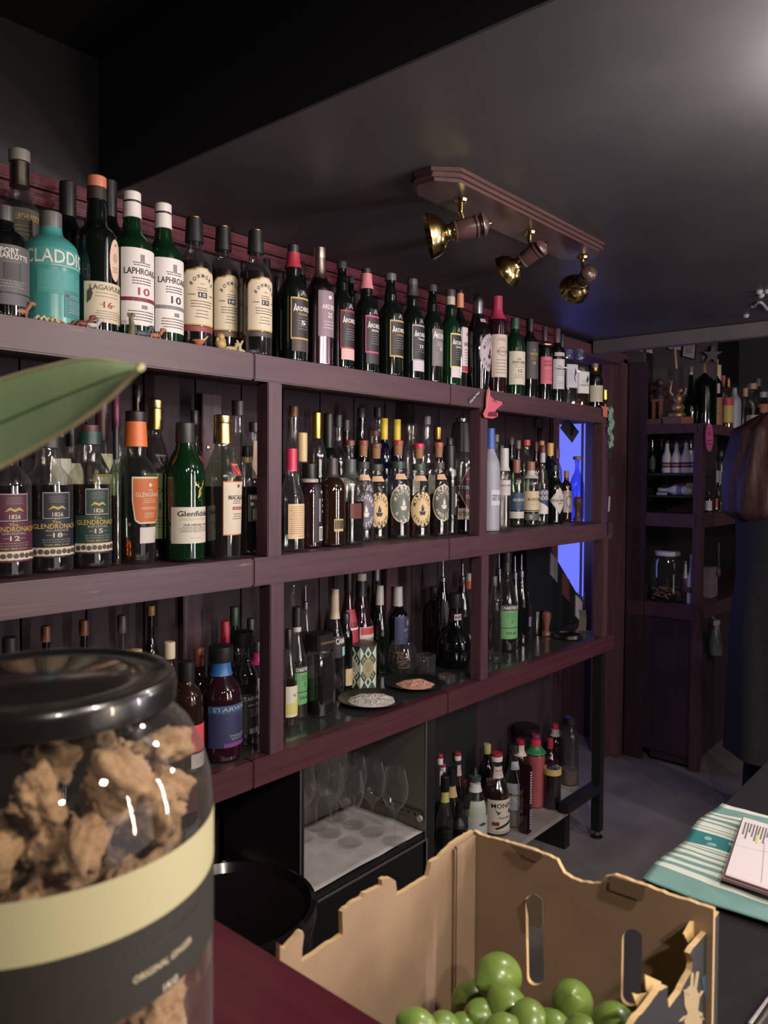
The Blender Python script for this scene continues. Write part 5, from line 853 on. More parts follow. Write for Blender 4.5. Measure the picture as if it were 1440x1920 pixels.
# ---------------------------------------------------------------- counter things
def plate(px, py, rpx, desc, heap_col, hdesc, hrx, seed):
    p = onZ(px, py, .832); R_ = rpx*depth(p)/F; e = empty('plate', (p.x, p.y, .8208), desc, 'plate')
    MB().lathe([(0, R_*.55), (.002, R_*.62), (.010, R_*.94), (.0125, R_), (.0135, R_*.99), (.008, R_*.84), (.004, R_*.6), (.004, .0001)], 48, cap=False).build('plate_dish', pm((17, 17, 18), .34), e, smooth=True)
    n = 40; V = []; Fc = []
    for j in range(n+1):
        for i in range(n+1):
            u, v = -1+2*i/n, -1+2*j/n; s = max(abs(u), abs(v)); l = math.hypot(u, v) or 1; k = s/l; x, y = u*k, v*k; d = math.hypot(x, y)
            nz = noise.noise(Vector((x*3.1+seed, y*3.1, 0)))*.5+noise.noise(Vector((x*9+seed, y*9, 3)))*.35+noise.noise(Vector((x*26+seed, y*26, 1)))*.3
            rr = hrx*R_*(1+.18*noise.noise(Vector((math.atan2(y, x)*2, seed, 0))))
            V.append((p.x+x*rr, p.y+y*rr, .8255+max(0, (1-d**2))*(.010+.008*nz) - (.001 if d > .97 else 0)))
    for j in range(n):
        for i in range(n): a = j*(n+1)+i; Fc.append((a, a+1, a+n+2, a+n+1))
    tag(link('salt_heap', mesh(V, Fc), [noise_mat('salt_'+str(seed), heap_col[0], heap_col[1], 160, rough=.8, bump=.6)], smooth=False), hdesc, 'salt', kind='stuff')
plate(697, 1309, 64, 'black plate of white salt at the counter front', ((176, 168, 160), (214, 208, 202)), 'heap of coarse white salt flakes on the nearer black plate', .72, 1)
plate(779, 1279, 56, 'black plate of pink salt behind the white one', ((176, 128, 108), (206, 160, 138)), 'heap of pink salt flakes on the farther black plate', .62, 5)
# hexagonal tin
p = onZ(686, 1288, .82); e = empty('patterned_tin', (p.x, p.y+.02, .8208), 'hexagonal tin with green and cream diamond pattern', 'tin', rz=-.35)
Rt = 32*depth(p)/F; Ht = solveZ(p.x, p.y+.03, 1206)-.82
def hexp(r, z, a0=0): return [(r*math.cos(PI/3*i+a0), r*math.sin(PI/3*i+a0), z) for i in range(6)]
MB().prism(hexp(Rt, 0), (0, 0, Ht)).build('tin_body', pm((34, 62, 50), .4), e)
m = MB(); rr = Rt*math.cos(PI/6)
for f in range(6):
    a = PI/3*f+PI/6; nrm = Vector((math.cos(a), math.sin(a), 0)); tan = Vector((-nrm.y, nrm.x, 0)); W = Rt/2; o = nrm*(rr+.0005)
    def P_(u, v, d=0): return o+nrm*d+tan*(u*W)+Vector((0, 0, Ht*v))
    for row in range(3):
        for colx in (-1, 0, 1):
            if row == 1 and colx == 0: continue
            cu, cv = colx, (row+.5)/3
            if colx == 0: pts = [(0, .16), (.46, 0), (0, -.16), (-.46, 0)]
            elif colx == 1: pts = [(0, .16), (-.46, 0), (0, -.16)]
            else: pts = [(0, -.16), (.46, 0), (0, .16)]
            m.prism([P_(cu+a_, cv+b_) for a_, b_ in pts], nrm*.0004, 0)
            if colx == 0: m.prism([P_(a_*.5, cv+b_*.5, .0006) for a_, b_ in pts], nrm*.0002, 2)
    for cv in (1/3, 2/3):
        for cu in (-.5, .5): pts = [(0, .13), (.36, 0), (0, -.13), (-.36, 0)]; m.prism([P_(cu+a_*.8, cv+b_*.8) for a_, b_ in pts], nrm*.0004, 0 if f % 2 else 1); m.prism([P_(cu+a_*.4, cv+b_*.4, .0006) for a_, b_ in pts], nrm*.0002, 2)
    m.prism([P_(a_, .5+b_, .0008) for a_, b_ in [(0, .26), (.7, .08), (.7, -.08), (0, -.26), (-.7, -.08), (-.7, .08)]], nrm*.0003, 0 if f % 2 else 1)
    for i in range(6): m.prism([P_(a_, .5+.10-.035*i+b_, .0014) for a_, b_ in [(-.35, .004), (.35, .004), (.35, -.004), (-.35, -.004)]], nrm*.0001, 2)
m.build('diamond_pattern', [pm((186, 190, 176), .5), pm((150, 140, 100), .5), pm((40, 66, 52), .5)], e)
MB().prism(hexp(Rt*1.02, Ht-.004), (0, 0, .006)).build('tin_lid', pm((40, 44, 40), .35), e)
# stemless glass with twine, tumbler, glass shaker
p = onZ(763, 1264, .82); e = empty('stemless_glass', (p.x, p.y+.02, .8208), 'round stemless glass holding a coil of twine on the counter', 'glass')
k = 30*depth(p)/F; MB().lathe([(0, k*.5), (.004, k*.62), (k*.5, k*.96), (k*.9, k), (k*1.5, k*.86), (k*2.0, k*.66)], 32, cap=False).build('glass_bowl', G['wine'], e, smooth=True)
m = MB(); pts = [(k*.6*math.cos(a*.5)*(.7+.3*math.sin(a)), k*.6*math.sin(a*.5)*(.7+.3*math.cos(a*.7)), k*(.3+.016*a)) for a in range(60)]; tw = m.tube(pts, .0022, 6).build('twine', pm((96, 80, 66), .9), None, (p.x, p.y+.02, .8215), smooth=True); tag(tw, 'coil of brown twine inside the round stemless glass', 'twine')
def tumbler(px, py, rpx, hpx, desc, thick=False, name='tumbler'):
    p = onZ(px, py, .82); k = rpx*depth(p)/F; h = hpx*depth(p)/F; e = empty(name, (p.x, p.y+k*.6, .8208), desc, 'glass')
    MB().lathe([(0, k*.9), (h*.02, k*.95), (h, k), (h, k*.92), (h*.15, k*.8), (h*.12, .0001)], 24, cap=True, sq=5).build('glass_body', G['clear'], e, smooth=True, auto=50)
tumbler(806, 1264, 15, 36, 'faceted rocks tumbler with crushed film between the twine glass and the round black bottle')
tumbler(844, 1283, 13, 17, 'short square glass salt cellar at the counter front')
def steel_tin(px, py, rpx, top, z, desc, Y=None):
    p = onZ(px, py, z); k = rpx*depth(p)/F; Yc = p.y+k*.8; X = solveX(px, Yc, z); H = solveZ(X, Yc, top)-z; e = empty('jigger_tin', (X, Yc, z+.0008), desc, 'tin')
    MB().lathe([(0, k*.72), (.003, k*.76), (H-.003, k), (H, k*1.02), (H-.001, k*.96), (.01, k*.70), (.01, .0001)], 32, cap=True).build('tin_cup', pm((176, 168, 160), .14, 1.), e, smooth=True, auto=50)
steel_tin(1005, 1193, 14, 1145, .82, 'shiny steel cocktail tin on the counter beside the black caddy')
def muddler(px, base, top, hw, z, desc):
    p = onZ(px, base, z); k = hw*depth(p)/F; H = solveZ(p.x, p.y+k, top)-z; e = empty('muddler', (p.x, p.y+k, z+.0008), desc, 'muddler')
    MB().lathe([(0, k*.95), (.006, k), (.012, k*.9), (.02, k*.58), (H*.45, k*.66), (H*.75, k*.98), (H*.93, k*.94), (H, k*.6)], 20).build('muddler_body', pm((110, 66, 58), .35), e, smooth=True)
muddler(1032, 1193, 1147, 9, .82, 'turned brown wooden muddler standing behind the coil strainer on the counter')
muddler(1090, 977, 932, 8, 1.272, 'turned brown wooden muddler on the middle shelf before the blue flask')
p = onZ(1065, 1193, .825); e = empty('coil_strainer', (p.x, p.y, .8208), 'round steel coil strainer lying flat on the counter', 'strainer'); k = 26*depth(p)/F; m = MB()
for i in range(3): m.tube([(k*(1-.04*i)*math.cos(a*PI/24), k*(1-.04*i)*math.sin(a*PI/24), .004+i*.004+.0012*math.sin(a*6)) for a in range(49)], .0025, 6)
m.build('coil', pm((150, 144, 138), .2, 1.), e, smooth=True); MB().lathe([(.006, k*.9), (.008, k*.9)], 32).build('strainer_plate', pm((60, 58, 58), .3, 1.), e)
# black sloped caddy with straws and napkins
Yc0 = 1.55
def cpt(px, py, Y=Yc0): return onY(px, py, Y)
prof = [(990, 1195), (985, 1062), (1000, 1022), (1026, 1022), (1064, 1132), (1068, 1190)]
P = [cpt(*q) for q in [(988, 1175), (988, 1022), (1028, 1022), (1093, 1132), (1093, 1166)]]; zmin = .8208
for q in (P[0], P[-1]): q.z = zmin
e = empty('bar_caddy', (P[0].x, Yc0, zmin), 'tall black sloped bar caddy with straws and napkins before the blue panel', 'caddy'); o = Vector((P[0].x, Yc0, zmin))
m = MB(); m.prism([q-o for q in P], (0, .006, 0)); m.prism([q-o+Vector((0, .13, 0)) for q in P], (0, .006, 0)); Q = [q-o for q in P]
m.box((Q[0].x, 0, 0), (Q[0].x+.005, .13, Q[1].z)); m.box((Q[4].x-.005, 0, 0), (Q[4].x, .13, Q[3].z)); m.box((Q[0].x, 0, 0), (Q[4].x, .13, .006))
for t in (.35, .65): x = Q[2].x+(Q[3].x-Q[2].x)*t; z = Q[2].z+(Q[3].z-Q[2].z)*t; m.box((x, .006, 0), (x+.004, .13, z-.012))
m.build('caddy_body', pm((20, 21, 26), .35), e)
for t, h, c, nm in ((.08, .0, (96, 94, 100), 'napkin_stack'), (.42, .0, (84, 44, 48), 'menu_cards'), (.80, -.01, (140, 134, 136), 'napkin_stack')):
    x = Q[2].x+(Q[3].x-Q[2].x)*t; z = Q[2].z+(Q[3].z-Q[2].z)*t; m = MB()
    m.prism([(x-.01, -.004, z-.10), (x+.05, -.004, z-.14), (x+.05, -.004, z-.045), (x-.01, -.004, z-.008)], (0, .11, 0)); m.build(nm, pm(c, .6), e)
so = empty('straw_bundle', (0, 0, 0), 'bundle of dark straws sticking out of the black bar caddy', 'straws'); m = MB(); rnd = random.Random(3)
for i in range(16):
    px = 1062+rnd.uniform(-2, 30); a = cpt(px, 1128, Yc0+rnd.uniform(.02, .11)); b_ = a+Vector((rnd.uniform(-.01, .03), rnd.uniform(-.01, .01), rnd.uniform(.02, .05))); a.z = zmin+.02
    m.tube([a, b_], .003, 6)
m.build('straws', pm((30, 32, 50), .4), so)
e = empty('caddy_pull', (min(Q[4].x+o.x+.012, 2.93), 1.44, zmin), 'curved beige paper strip leaning on the black bar caddy', 'paper'); m = MB()
for i in range(8):
    a0, a1 = i/8, (i+1)/8; m.box((.012*math.sin(a0*3)-.001, 0, .085*a0), (.012*math.sin(a1*3)+.001, .03, .085*a1))
m.build('paper_strip', pm((150, 138, 130), .7), e)
# dark card hung in front of the blue panel, and cards on the door frame
q = onY(1068, 806, 1.50); o = MB().box((-.045, -.001, -.03), (.045, .001, .03)).build('hanging_card', pm((34, 34, 44), .6), None, q); o.rotation_euler = (0, .7, -.3); tag(o, 'dark card hanging at an angle in front of the blue panel', 'card')
for px, py, w, h, ang, c, ds in ((1144, 850, .03, .045, .5, (32, 30, 36), 'black card pinned on the far post, upper'), (1146, 905, .03, .05, .2, (28, 26, 32), 'black pamphlet pinned on the far post, middle'), (1142, 945, .012, .06, .1, (150, 140, 150), 'thin pale paper slip pinned on the far post, lower'), (1143, 990, .03, .05, 0, (40, 38, 44), 'dark leaflet pinned on the far post, just above the shelf corner')):
    q = onY(px, py, YF-.004); o = MB().box((-w/2, -.001, -h/2), (w/2, .001, h/2)).build('pinned_card', pm(c, .6), None, q); o.rotation_euler = (0, ang, 0); tag(o, ds, 'card')
# ---------------------------------------------------------------- wine glasses
def wine_profile(s):
    out = [(0, .034), (.0012, .0345), (.003, .012), (.006, .005), (.012, .0035), (.070, .0035), (.078, .005), (.086, .012), (.100, .024), (.120, .034), (.140, .0375), (.160, .036), (.185, .031), (.205, .027)]
    return [(z*s, r*s) for z, r in out]
wg = None; zb = zf+.0085
gl_spots = [(657, 1579, 'front row wine glass, second from the cabinet opening left edge'), (740, 1577, 'front right wine glass beside the drawer slide'), (620, 1562, 'wine glass in the second row, centre left'), (698, 1560, 'wine glass in the second row, centre right'),
            (567, 1570, 'wine glass at the left edge of the opening, second row'), (585, 1546, 'wine glass in the third row, left'), (664, 1546, 'wine glass in the third row, centre'), (627, 1530, 'wine glass in the darkest back row'), (547, 1598, 'wine glass mostly hidden by the cabinet side, nearest the front')]
for i, (px, py, ds) in enumerate(gl_spots):
    p = onZ(px, py, zb); p.y = min(p.y, 1.60); p.x = max(p.x, xl+.056)
    if wg is None:
        wg = empty('wine_glass', (p.x, p.y, zb), ds, 'wine glass', 'wine glasses in the open cabinet')
        pr = wine_profile(1.0); MB().lathe(pr[:9], 32).build('stem_and_foot', G['wine'], wg, smooth=True, auto=80); MB().lathe(pr[8:], 40, cap=False).build('bowl', G['bowl'], wg, smooth=True, auto=80)
    else:
        c = wg.copy(); C.objects.link(c); c.location = (p.x, p.y, zb); c['label'] = ds
        for ch in wg.children: d = ch.copy(); C.objects.link(d); d.parent = c
# ---------------------------------------------------------------- big jar on the bar
jc = at(84, 1300, .435); jx, jy = jc.x, jc.y; JB = 1.0605; JR = .0925
e = empty('big_glass_jar', (jx, jy, JB), 'big glass jar with black lid full of dried brown chunks on the bar', 'jar')
zt = EYE.z-.117-JB; body = [(0, JR*.86), (.006, JR*.97), (.014, JR), (zt-.082, JR), (zt-.060, JR*.985), (zt-.043, JR*.935), (zt-.030, JR*.86), (zt-.020, JR*.76), (zt-.015, JR*.69), (zt-.002, JR*.68)]
MB().lathe(body, 72).build('jar_glass', thin_glass('jar_glass', (.96, .965, .94), (.5, .5, .46), lo=.05, dust=.012), e, smooth=True, auto=60)
lid = [(zt-.0135, JR*.75), (zt-.0125, JR*.772), (zt-.003, JR*.775), (zt+.001, JR*.765), (zt+.003, JR*.74), (zt+.003, JR*.70), (zt+.001, JR*.68), (zt+.001, JR*.50), (zt+.003, JR*.48), (zt+.003, .0001)]
MB().lathe(lid, 72).build('jar_lid', pm((24, 22, 22), .24, coat=.4), e, smooth=True, auto=60)
def band(z0, z1, col, nm, k=1.004):
    ac_ = math.atan2(-jy, -jx); V = []; n = 60
    for i in range(n+1):
        a = ac_-1.85+3.7*i/n; V += [(JR*k*math.cos(a), JR*k*math.sin(a), z0), (JR*k*math.cos(a), JR*k*math.sin(a), z1)]
    return link(nm, mesh(V, [(2*i, 2*i+2, 2*i+3, 2*i+1) for i in range(n)]), [pm(col, .6)], e, smooth=True)
zw1, zw0, zk0 = EYE.z-.1935-JB, EYE.z-.2235-JB, EYE.z-.264-JB
lb = band(zw0, zw1, (170, 165, 130), 'label'); lb2 = band(zk0, zw0-.0001, (38, 36, 34), 'label_lower')
def jar_text(s, px, py, w, h, col, parent, slant=0):
    d = ray(px, py).normalized(); c2 = Vector((jx, jy, 0)); o2 = Vector((0, 0, 0)); dx, dy = d.x, d.y; A = dx*dx+dy*dy; Bq = -2*(dx*jx+dy*jy); Cq = jx*jx+jy*jy-(JR*1.004)**2; disc = Bq*Bq-4*A*Cq
    if disc < 0: return
    t = (-Bq-math.sqrt(disc))/(2*A); pt = EYE+d*t; a0 = math.atan2(pt.y-jy, pt.x-jx); z0 = pt.z-JB; V, Fc, tw, th = text_geo(s)
    out = [((JR*1.0075)*math.cos(a0+v.x/tw*w/JR), (JR*1.0075)*math.sin(a0+v.x/tw*w/JR), z0+v.y/th*h) for v in V]; link('lettering', mesh(out, Fc), [cm(col)], parent)
jar_text('AUSTRALIAN  ORIGINALS', 310, 1752, .060, .0042, (60, 54, 44), lb); jar_text('ORIGINAL GINGER', 312, 1800, .040, .0036, (190, 180, 150), lb2); jar_text('1KG', 320, 1842, .010, .0036, (206, 200, 180), lb2)
# chunks
CH = noise_mat('dried_brown_pith', (150, 108, 80), (232, 192, 150), 42, rough=.75, bump=.9, lo=.3, hi=.72)
protos = []
for s in range(7):
    m = MB(); bm = bmesh.new(); bmesh.ops.create_icosphere(bm, subdivisions=4, radius=1); sc = (1.0, .55+.1*(s % 3), .7+.12*(s % 2))
    for v in bm.verts:
        n1 = noise.noise(v.co*1.3+Vector((s*7, 0, 0))); n2 = abs(noise.noise(v.co*3.2+Vector((s*3, 5, 0)))); n3 = noise.noise(v.co*9+Vector((s, 2, 8)))
        q = v.co.normalized(); bx = 1/max(abs(q.x), abs(q.y), abs(q.z)); k = .62*bx*.55+.62*.45+.30*n1-.30*n2+.07*n3; v.co = Vector((q.x*k*sc[0], q.y*k*sc[1], q.z*k*sc[2]))
    me = bpy.data.meshes.new('chunk'); bm.to_mesh(me); bm.free(); me.materials.append(CH); protos.append(me)
    for p_ in me.polygons: p_.use_smooth = True
rnd = random.Random(11); placed = []; n_c = 0
lay = 0; zc = .022; first = None
heap_top = lambda a: zt-.088
while zc < zt-.042:
    ring = [(0, 1)] if lay % 2 == 0 else []
    for rr, cnt in ((.033, 4), (.066, 9)):
        for i in range(cnt): ring.append((rr, 2*PI*(i+.5*(lay % 2)+rnd.uniform(-.12, .12))/cnt))
    for rr, a in ring:
        if zc > zt-.070 and rnd.random() < .3: continue
        if zc > zt-.085 and math.cos(a-2.2) > -.1 and rr > .02: continue
        sz = .022*rnd.uniform(.85, 1.12); o = bpy.data.objects.new('dried_chunk', protos[rnd.randrange(7)]); C.objects.link(o)
        o.location = (jx+rr*math.cos(a), jy+rr*math.sin(a), JB+zc+rnd.uniform(-.004, .004)); o.rotation_euler = [rnd.uniform(0, 6.28) for _ in range(3)]; o.scale = (sz*1.25,)*3
        tag(o, 'crinkled light brown dried chunk inside the big glass jar', 'dried chunk', 'dried chunks in the big jar'); n_c += 1
    zc += .027; lay += 1
# ---------------------------------------------------------------- cardboard lime box
YB, XB, YR = .487, .722, .236; ZB0 = .8405; TH = .005
CB = noise_mat('brown_cardboard', (144, 118, 96), (154, 128, 104), 14, rough=.85, bump=.05); CBE = pm((196, 164, 120), .9); PRT = pm((38, 40, 44), .5)
e = empty('lime_box', (XB, YB, ZB0), 'open torn cardboard box holding limes on the work bench', 'box'); O = Vector((XB, YB, ZB0))
def wall(name, top_px, plane, off, holes=(), bottom=None, xa=None):
    """upright cardboard sheet: outline of the torn upper edge, straight sides and bottom"""
    T = [(onY(px, py, plane[1]) if plane[0] == 'Y' else onX(px, py, plane[1])) for px, py in top_px]
    ax = 0 if plane[0] == 'Y' else 1
    outer = [(t[ax], t.z) for t in T]; a, b_ = outer[0][0], outer[-1][0]
    if xa is not None: outer = [(xa, outer[0][1])]+[(max(q[0], xa), q[1]) for q in outer if q[0] > xa-.02]
    outer = outer+[(outer[-1][0], ZB0), (outer[0][0], ZB0)]
    # densify the torn edge for a fibrous look
    den = []
    for i in range(len(outer)-3):
        p, q = outer[i], outer[i+1]; n = max(1, int(math.hypot(q[0]-p[0], q[1]-p[1])/.004))
        for k in range(n): f = k/n; den.append((p[0]+(q[0]-p[0])*f, p[1]+(q[1]-p[1])*f+(random.uniform(-.0006, .0006) if 0 < k else 0)))
    outer = den+outer[-3:]
    from mathutils.geometry import tessellate_polygon
    loops = [outer]
    for h in holes:
        H_ = [(onY(px, py, plane[1]) if plane[0] == 'Y' else onX(px, py, plane[1])) for px, py in h]; loops.append([(t[ax], t.z) for t in H_])
    def mk(uv): return Vector((uv[0], plane[1], uv[1])) if ax == 0 else Vector((plane[1], uv[0], uv[1]))
    L3 = [[mk(q)-O for q in lp] for lp in loops]; tris = tessellate_polygon(L3); flat = [v for lp in L3 for v in lp]; d = Vector(off); n = len(flat)
    V = flat+[v+d for v in flat]; Fc = [tuple(t) for t in tris]+[tuple(reversed([i+n for i in t])) for t in tris]; mi = [0]*len(tris)+[1]*len(tris); base = 0
    for lp in L3:
        k = len(lp)
        for i in range(k): Fc.append((base+i, base+(i+1) % k, n+base+(i+1) % k, n+base+i)); mi.append(2)
        base += k
    me = mesh(V, Fc); [setattr(p_, 'material_index', mi[i]) for i, p_ in enumerate(me.polygons)]
    return link(name, me, [CB, PRT if name == 'printed_side_wall' else CB, CBE], e)
wall('long_wall', [(507, 1797), (515, 1776), (522, 1772), (530, 1779), (537, 1777), (546, 1767), (563, 1747), (568, 1746), (570, 1753), (567, 1778), (566, 1803), (580, 1795), (610, 1774), (643, 1753), (642, 1728), (642, 1710), (660, 1694), (680, 1683), (684, 1675), (700, 1668), (717, 1661), (716, 1650), (722, 1646), (733, 1646), (742, 1652), (745, 1678), (770, 1664), (803, 1643), (806, 1630), (809, 1617), (818, 1611), (825, 1608), (833, 1598), (840, 1592), (848, 1583), (868, 1570), (888, 1558)], ('Y', YB), (0, TH, 0), xa=.432)
def slot(x0, x1, y0, y1, x0b=None, x1b=None):
    x0b = x0b or x0; x1b = x1b or x1; r = (x1-x0)/2; pts = []
    for i in range(9): a = PI*i/8; pts.append(((x0+x1)/2-r*math.cos(a), y0+r-r*math.sin(a)))
    for i in range(9): a = PI*i/8; pts.append(((x0b+x1b)/2+r*math.cos(a), y1-r+r*math.sin(a)))
    return pts
wall('end_wall', [(888, 1558), (905, 1567), (940, 1576), (965, 1583), (990, 1590), (1015, 1600), (1030, 1605), (1044, 1612), (1050, 1624), (1057, 1637), (1072, 1647), (1090, 1654), (1110, 1657), (1127, 1656), (1130, 1648), (1134, 1644), (1152, 1640), (1180, 1650), (1215, 1662), (1260, 1680), (1300, 1692), (1338, 1705)], ('X', XB), (TH, 0, 0),
     holes=[slot(985, 1017, 1676, 1848, 990, 1018), slot(1166, 1204, 1742, 1887, 1166, 1200)])
sp = [(1338, 1706), (1318, 1740), (1290, 1772), (1283, 1784), (1288, 1800), (1286, 1816), (1262, 1860), (1243, 1885), (1240, 1862), (1241, 1845), (1225, 1852), (1200, 1885), (1178, 1910), (1165, 1935), (1140, 1975)]
wall('printed_side_wall', list(reversed(sp)), ('Y', YR), (0, -TH, 0))
wall('near_end_wall', [(560, 1990), (700, 2030), (900, 2080)], ('X', .445), (-TH, 0, 0)) if False else None
MB().box((.445-O.x, YR-O.y, 0), (0, 0, .003)).box((.440-O.x, YR-O.y, 0), (.445-O.x, 0, .10)).build('box_floor', CB, e)
# inner corner flap
c1 = onY(848, 1585, YB); m = MB().box((c1.x-O.x, -.004, .0), (c1.x-O.x+.0015, -.0005, c1.z-O.z-.004)).box((c1.x-O.x+.004, -.004, .0), (-.002, -.001, c1.z-O.z-.002)); m.build('corner_flap', CB, e)
f1 = [onX(px, py, XB-.003)-O for px, py in [(985, 1688), (1001, 1676), (1016, 1686), (1018, 1737), (1008, 1741), (1002, 1737), (994, 1738)]]; MB().prism(f1, (.002, 0, 0)).build('slot_flap', pm((120, 104, 90), .85), e)
f1 = [onX(px, py, XB-.004)-O for px, py in [(962, 1584), (1012, 1599), (1020, 1604), (1008, 1617), (985, 1608)]]; MB().prism(f1, (.0015, 0, 0)).build('top_tab', pm((112, 88, 70), .85), e)
f1 = [onX(px, py, XB-.004)-O for px, py in [(1145, 1642), (1212, 1662), (1205, 1690), (1142, 1668)]]; MB().prism(f1, (.0015, 0, 0)).build('top_tab', pm((116, 92, 74), .85), e)
for pts in ([(1283, 1752), (1296, 1728), (1312, 1727), (1314, 1738), (1300, 1758), (1290, 1768)], [(1209, 1827), (1240, 1841), (1236, 1856), (1222, 1866), (1212, 1857)], [(1186, 1862), (1198, 1866), (1216, 1862), (1204, 1886), (1196, 1893)]):
    f1 = [onY(px, py, YR+.006)-O for px, py in pts]; MB().prism(f1, (0, .0015, 0)).build('torn_paper', pm((206, 176, 118), .85), e)
# print on the outer side wall
def leafprint(pts, col, nm): f1 = [onY(px, py, YR-TH-.0006)-O for px, py in pts]; MB().prism(f1, (0, .0004, 0)).build(nm, pm(col, .6), e)
leafprint([(1296, 1846), (1306, 1853), (1312, 1870), (1309, 1895), (1318, 1900), (1316, 1925), (1300, 1935), (1286, 1930), (1283, 1915), (1290, 1900), (1284, 1885), (1283, 1862), (1288, 1855)], (176, 156, 122), 'printed_emblem')
for a, b_ in (((1297, 1850), (1299, 1824)), ((1304, 1852), (1309, 1822)), ((1290, 1868), (1284, 1856)), ((1310, 1870), (1318, 1858)), ((1286, 1905), (1276, 1915)), ((1313, 1905), (1320, 1912))): leafprint([(a[0]-3, a[1]), (b_[0]-3, b_[1]), (b_[0]+2, b_[1]), (a[0]+3, a[1])], (176, 156, 122), 'printed_emblem')
leafprint([(1316, 1835), (1328, 1822), (1334, 1826), (1332, 1850), (1322, 1872)], (44, 78, 104), 'blue_print')
# limes
LM = noise_mat('lime_peel', (88, 116, 48), (138, 162, 80), 14, rough=.34, bump=.12, lo=.3, hi=.75, coat=.25)
nt = LM.node_tree
lim = [(934, 1832, 43, .742, 'big pale lime on top of the pile'), (1073, 1880, 40, .70, 'dark green lime by itself on the right of the pile'), (884, 1878, 36, .765, 'dark lime tucked behind the top lime, left'), (904, 1912, 36, .70, 'pale lime below the top lime, left'),
       (952, 1893, 40, .70, 'lime directly under the top lime'), (992, 1918, 38, .665, 'lime in the middle of the front row'), (866, 1932, 30, .69, 'small lime at the front left, cut by the frame'), (782, 1932, 38, .64, 'pale lime at the left edge of the pile'),
       (832, 1930, 32, .665, 'yellowish lime between the left edge and the front'), (1040, 1934, 34, .66, 'lime right of the middle front lime'), (1152, 1922, 40, .64, 'dark lime against the printed wall'), (940, 1938, 34, .655, 'lime in front, cut by the lower frame edge'), (1098, 1950, 38, .64, 'lime low at the right, mostly cut by the frame')]
def lime(loc, r, ds, s, grp=None):
    pr = []; n = 22
    for i in range(n+1):
        t = PI*i/n; z = -math.cos(t)*1.10; rr = math.sin(t)
        if z > .98: z += (z-.98)*1.0; 
        pr.append((z*r, max(.0001, rr*r*.97)))
    pr[-1] = (pr[-1][0]+.0010, .0001)
    a = Matrix.Rotation(random.Random(s).uniform(.6, 1.6), 4, 'Y'); b_ = Matrix.Rotation(random.Random(s+9).uniform(0, 6.28), 4, 'Z')
    o = MB().lathe(pr, 32, mat=b_ @ a, cap=False).build('lime', LM, None, loc, smooth=True, auto=False); tag(o, ds, 'lime', grp or 'limes in the cardboard box'); return o
lp = []
for i, (px, py, rp, d, ds) in enumerate(lim): c = at(px, py, d); r = rp*d/F; lime(c, r, ds, i); lp.append((c, r))
rnd = random.Random(5); gy = YR+.024
for zz in (ZB0+.0265, ZB0+.066, ZB0+.105):
    yy = YR+.026
    while yy < YB-.02:
        xx = .470
        while xx < XB-.022:
            c = Vector((xx+rnd.uniform(-.003, .003), yy, zz))
            if all((c-q).length > (r+.0215)*.93 for q, r in lp) and not any(zz > q.z-.01 and (c.xy-q.xy).length < .05 for q, r in lp) and c.z < 1.0-.35*(abs(c.y-.36)): lime(c, .0225, 'lime in the lower layers of the pile, mostly out of sight', int(xx*1000+yy*77+zz*31)); lp.append((c, .0225))
            xx += .047
        yy += .045
# ---------------------------------------------------------------- towel and clipboard on the bench end
ZT = .8405
TWM = bpy.data.materials.new('striped_tea_towel'); TWM.use_nodes = True; nt = TWM.node_tree; b_ = nt.nodes['Principled BSDF']; b_.inputs['Roughness'].default_value = .9
tc = nt.nodes.new('ShaderNodeUVMap'); sx = nt.nodes.new('ShaderNodeSeparateXYZ'); cr = nt.nodes.new('ShaderNodeValToRGB'); cr.color_ramp.interpolation = 'CONSTANT'
Wc, Tc, Dc, Gc = (196, 200, 192), (104, 140, 136), (40, 112, 116), (110, 136, 124)
st = [(0, Tc), (.13, Wc), (.17, Tc), (.20, Wc), (.235, Tc), (.27, Wc), (.30, Gc), (.33, Wc), (.365, Gc), (.385, Wc), (.42, Gc), (.43, Wc), (.445, Gc), (.452, Wc), (.475, Dc), (.60, Wc), (.625, Gc), (.632, Wc), (.65, Gc), (.657, Wc), (.70, Gc), (.715, Wc), (.745, Gc), (.78, Wc), (.81, Gc), (.835, Wc), (.86, Tc), (.955, Wc)]
els = cr.color_ramp.elements; els[0].position = 0; els[0].color = (*lin(st[0][1]), 1); els[1].position = st[1][0]; els[1].color = (*lin(st[1][1]), 1)
for p_, c_ in st[2:]:
    q = els.new(p_) if len(els) < 32 else None
    if q: q.color = (*lin(c_), 1)
nt.links.new(tc.outputs[0], sx.inputs[0]); nt.links.new(sx.outputs[0], cr.inputs[0])
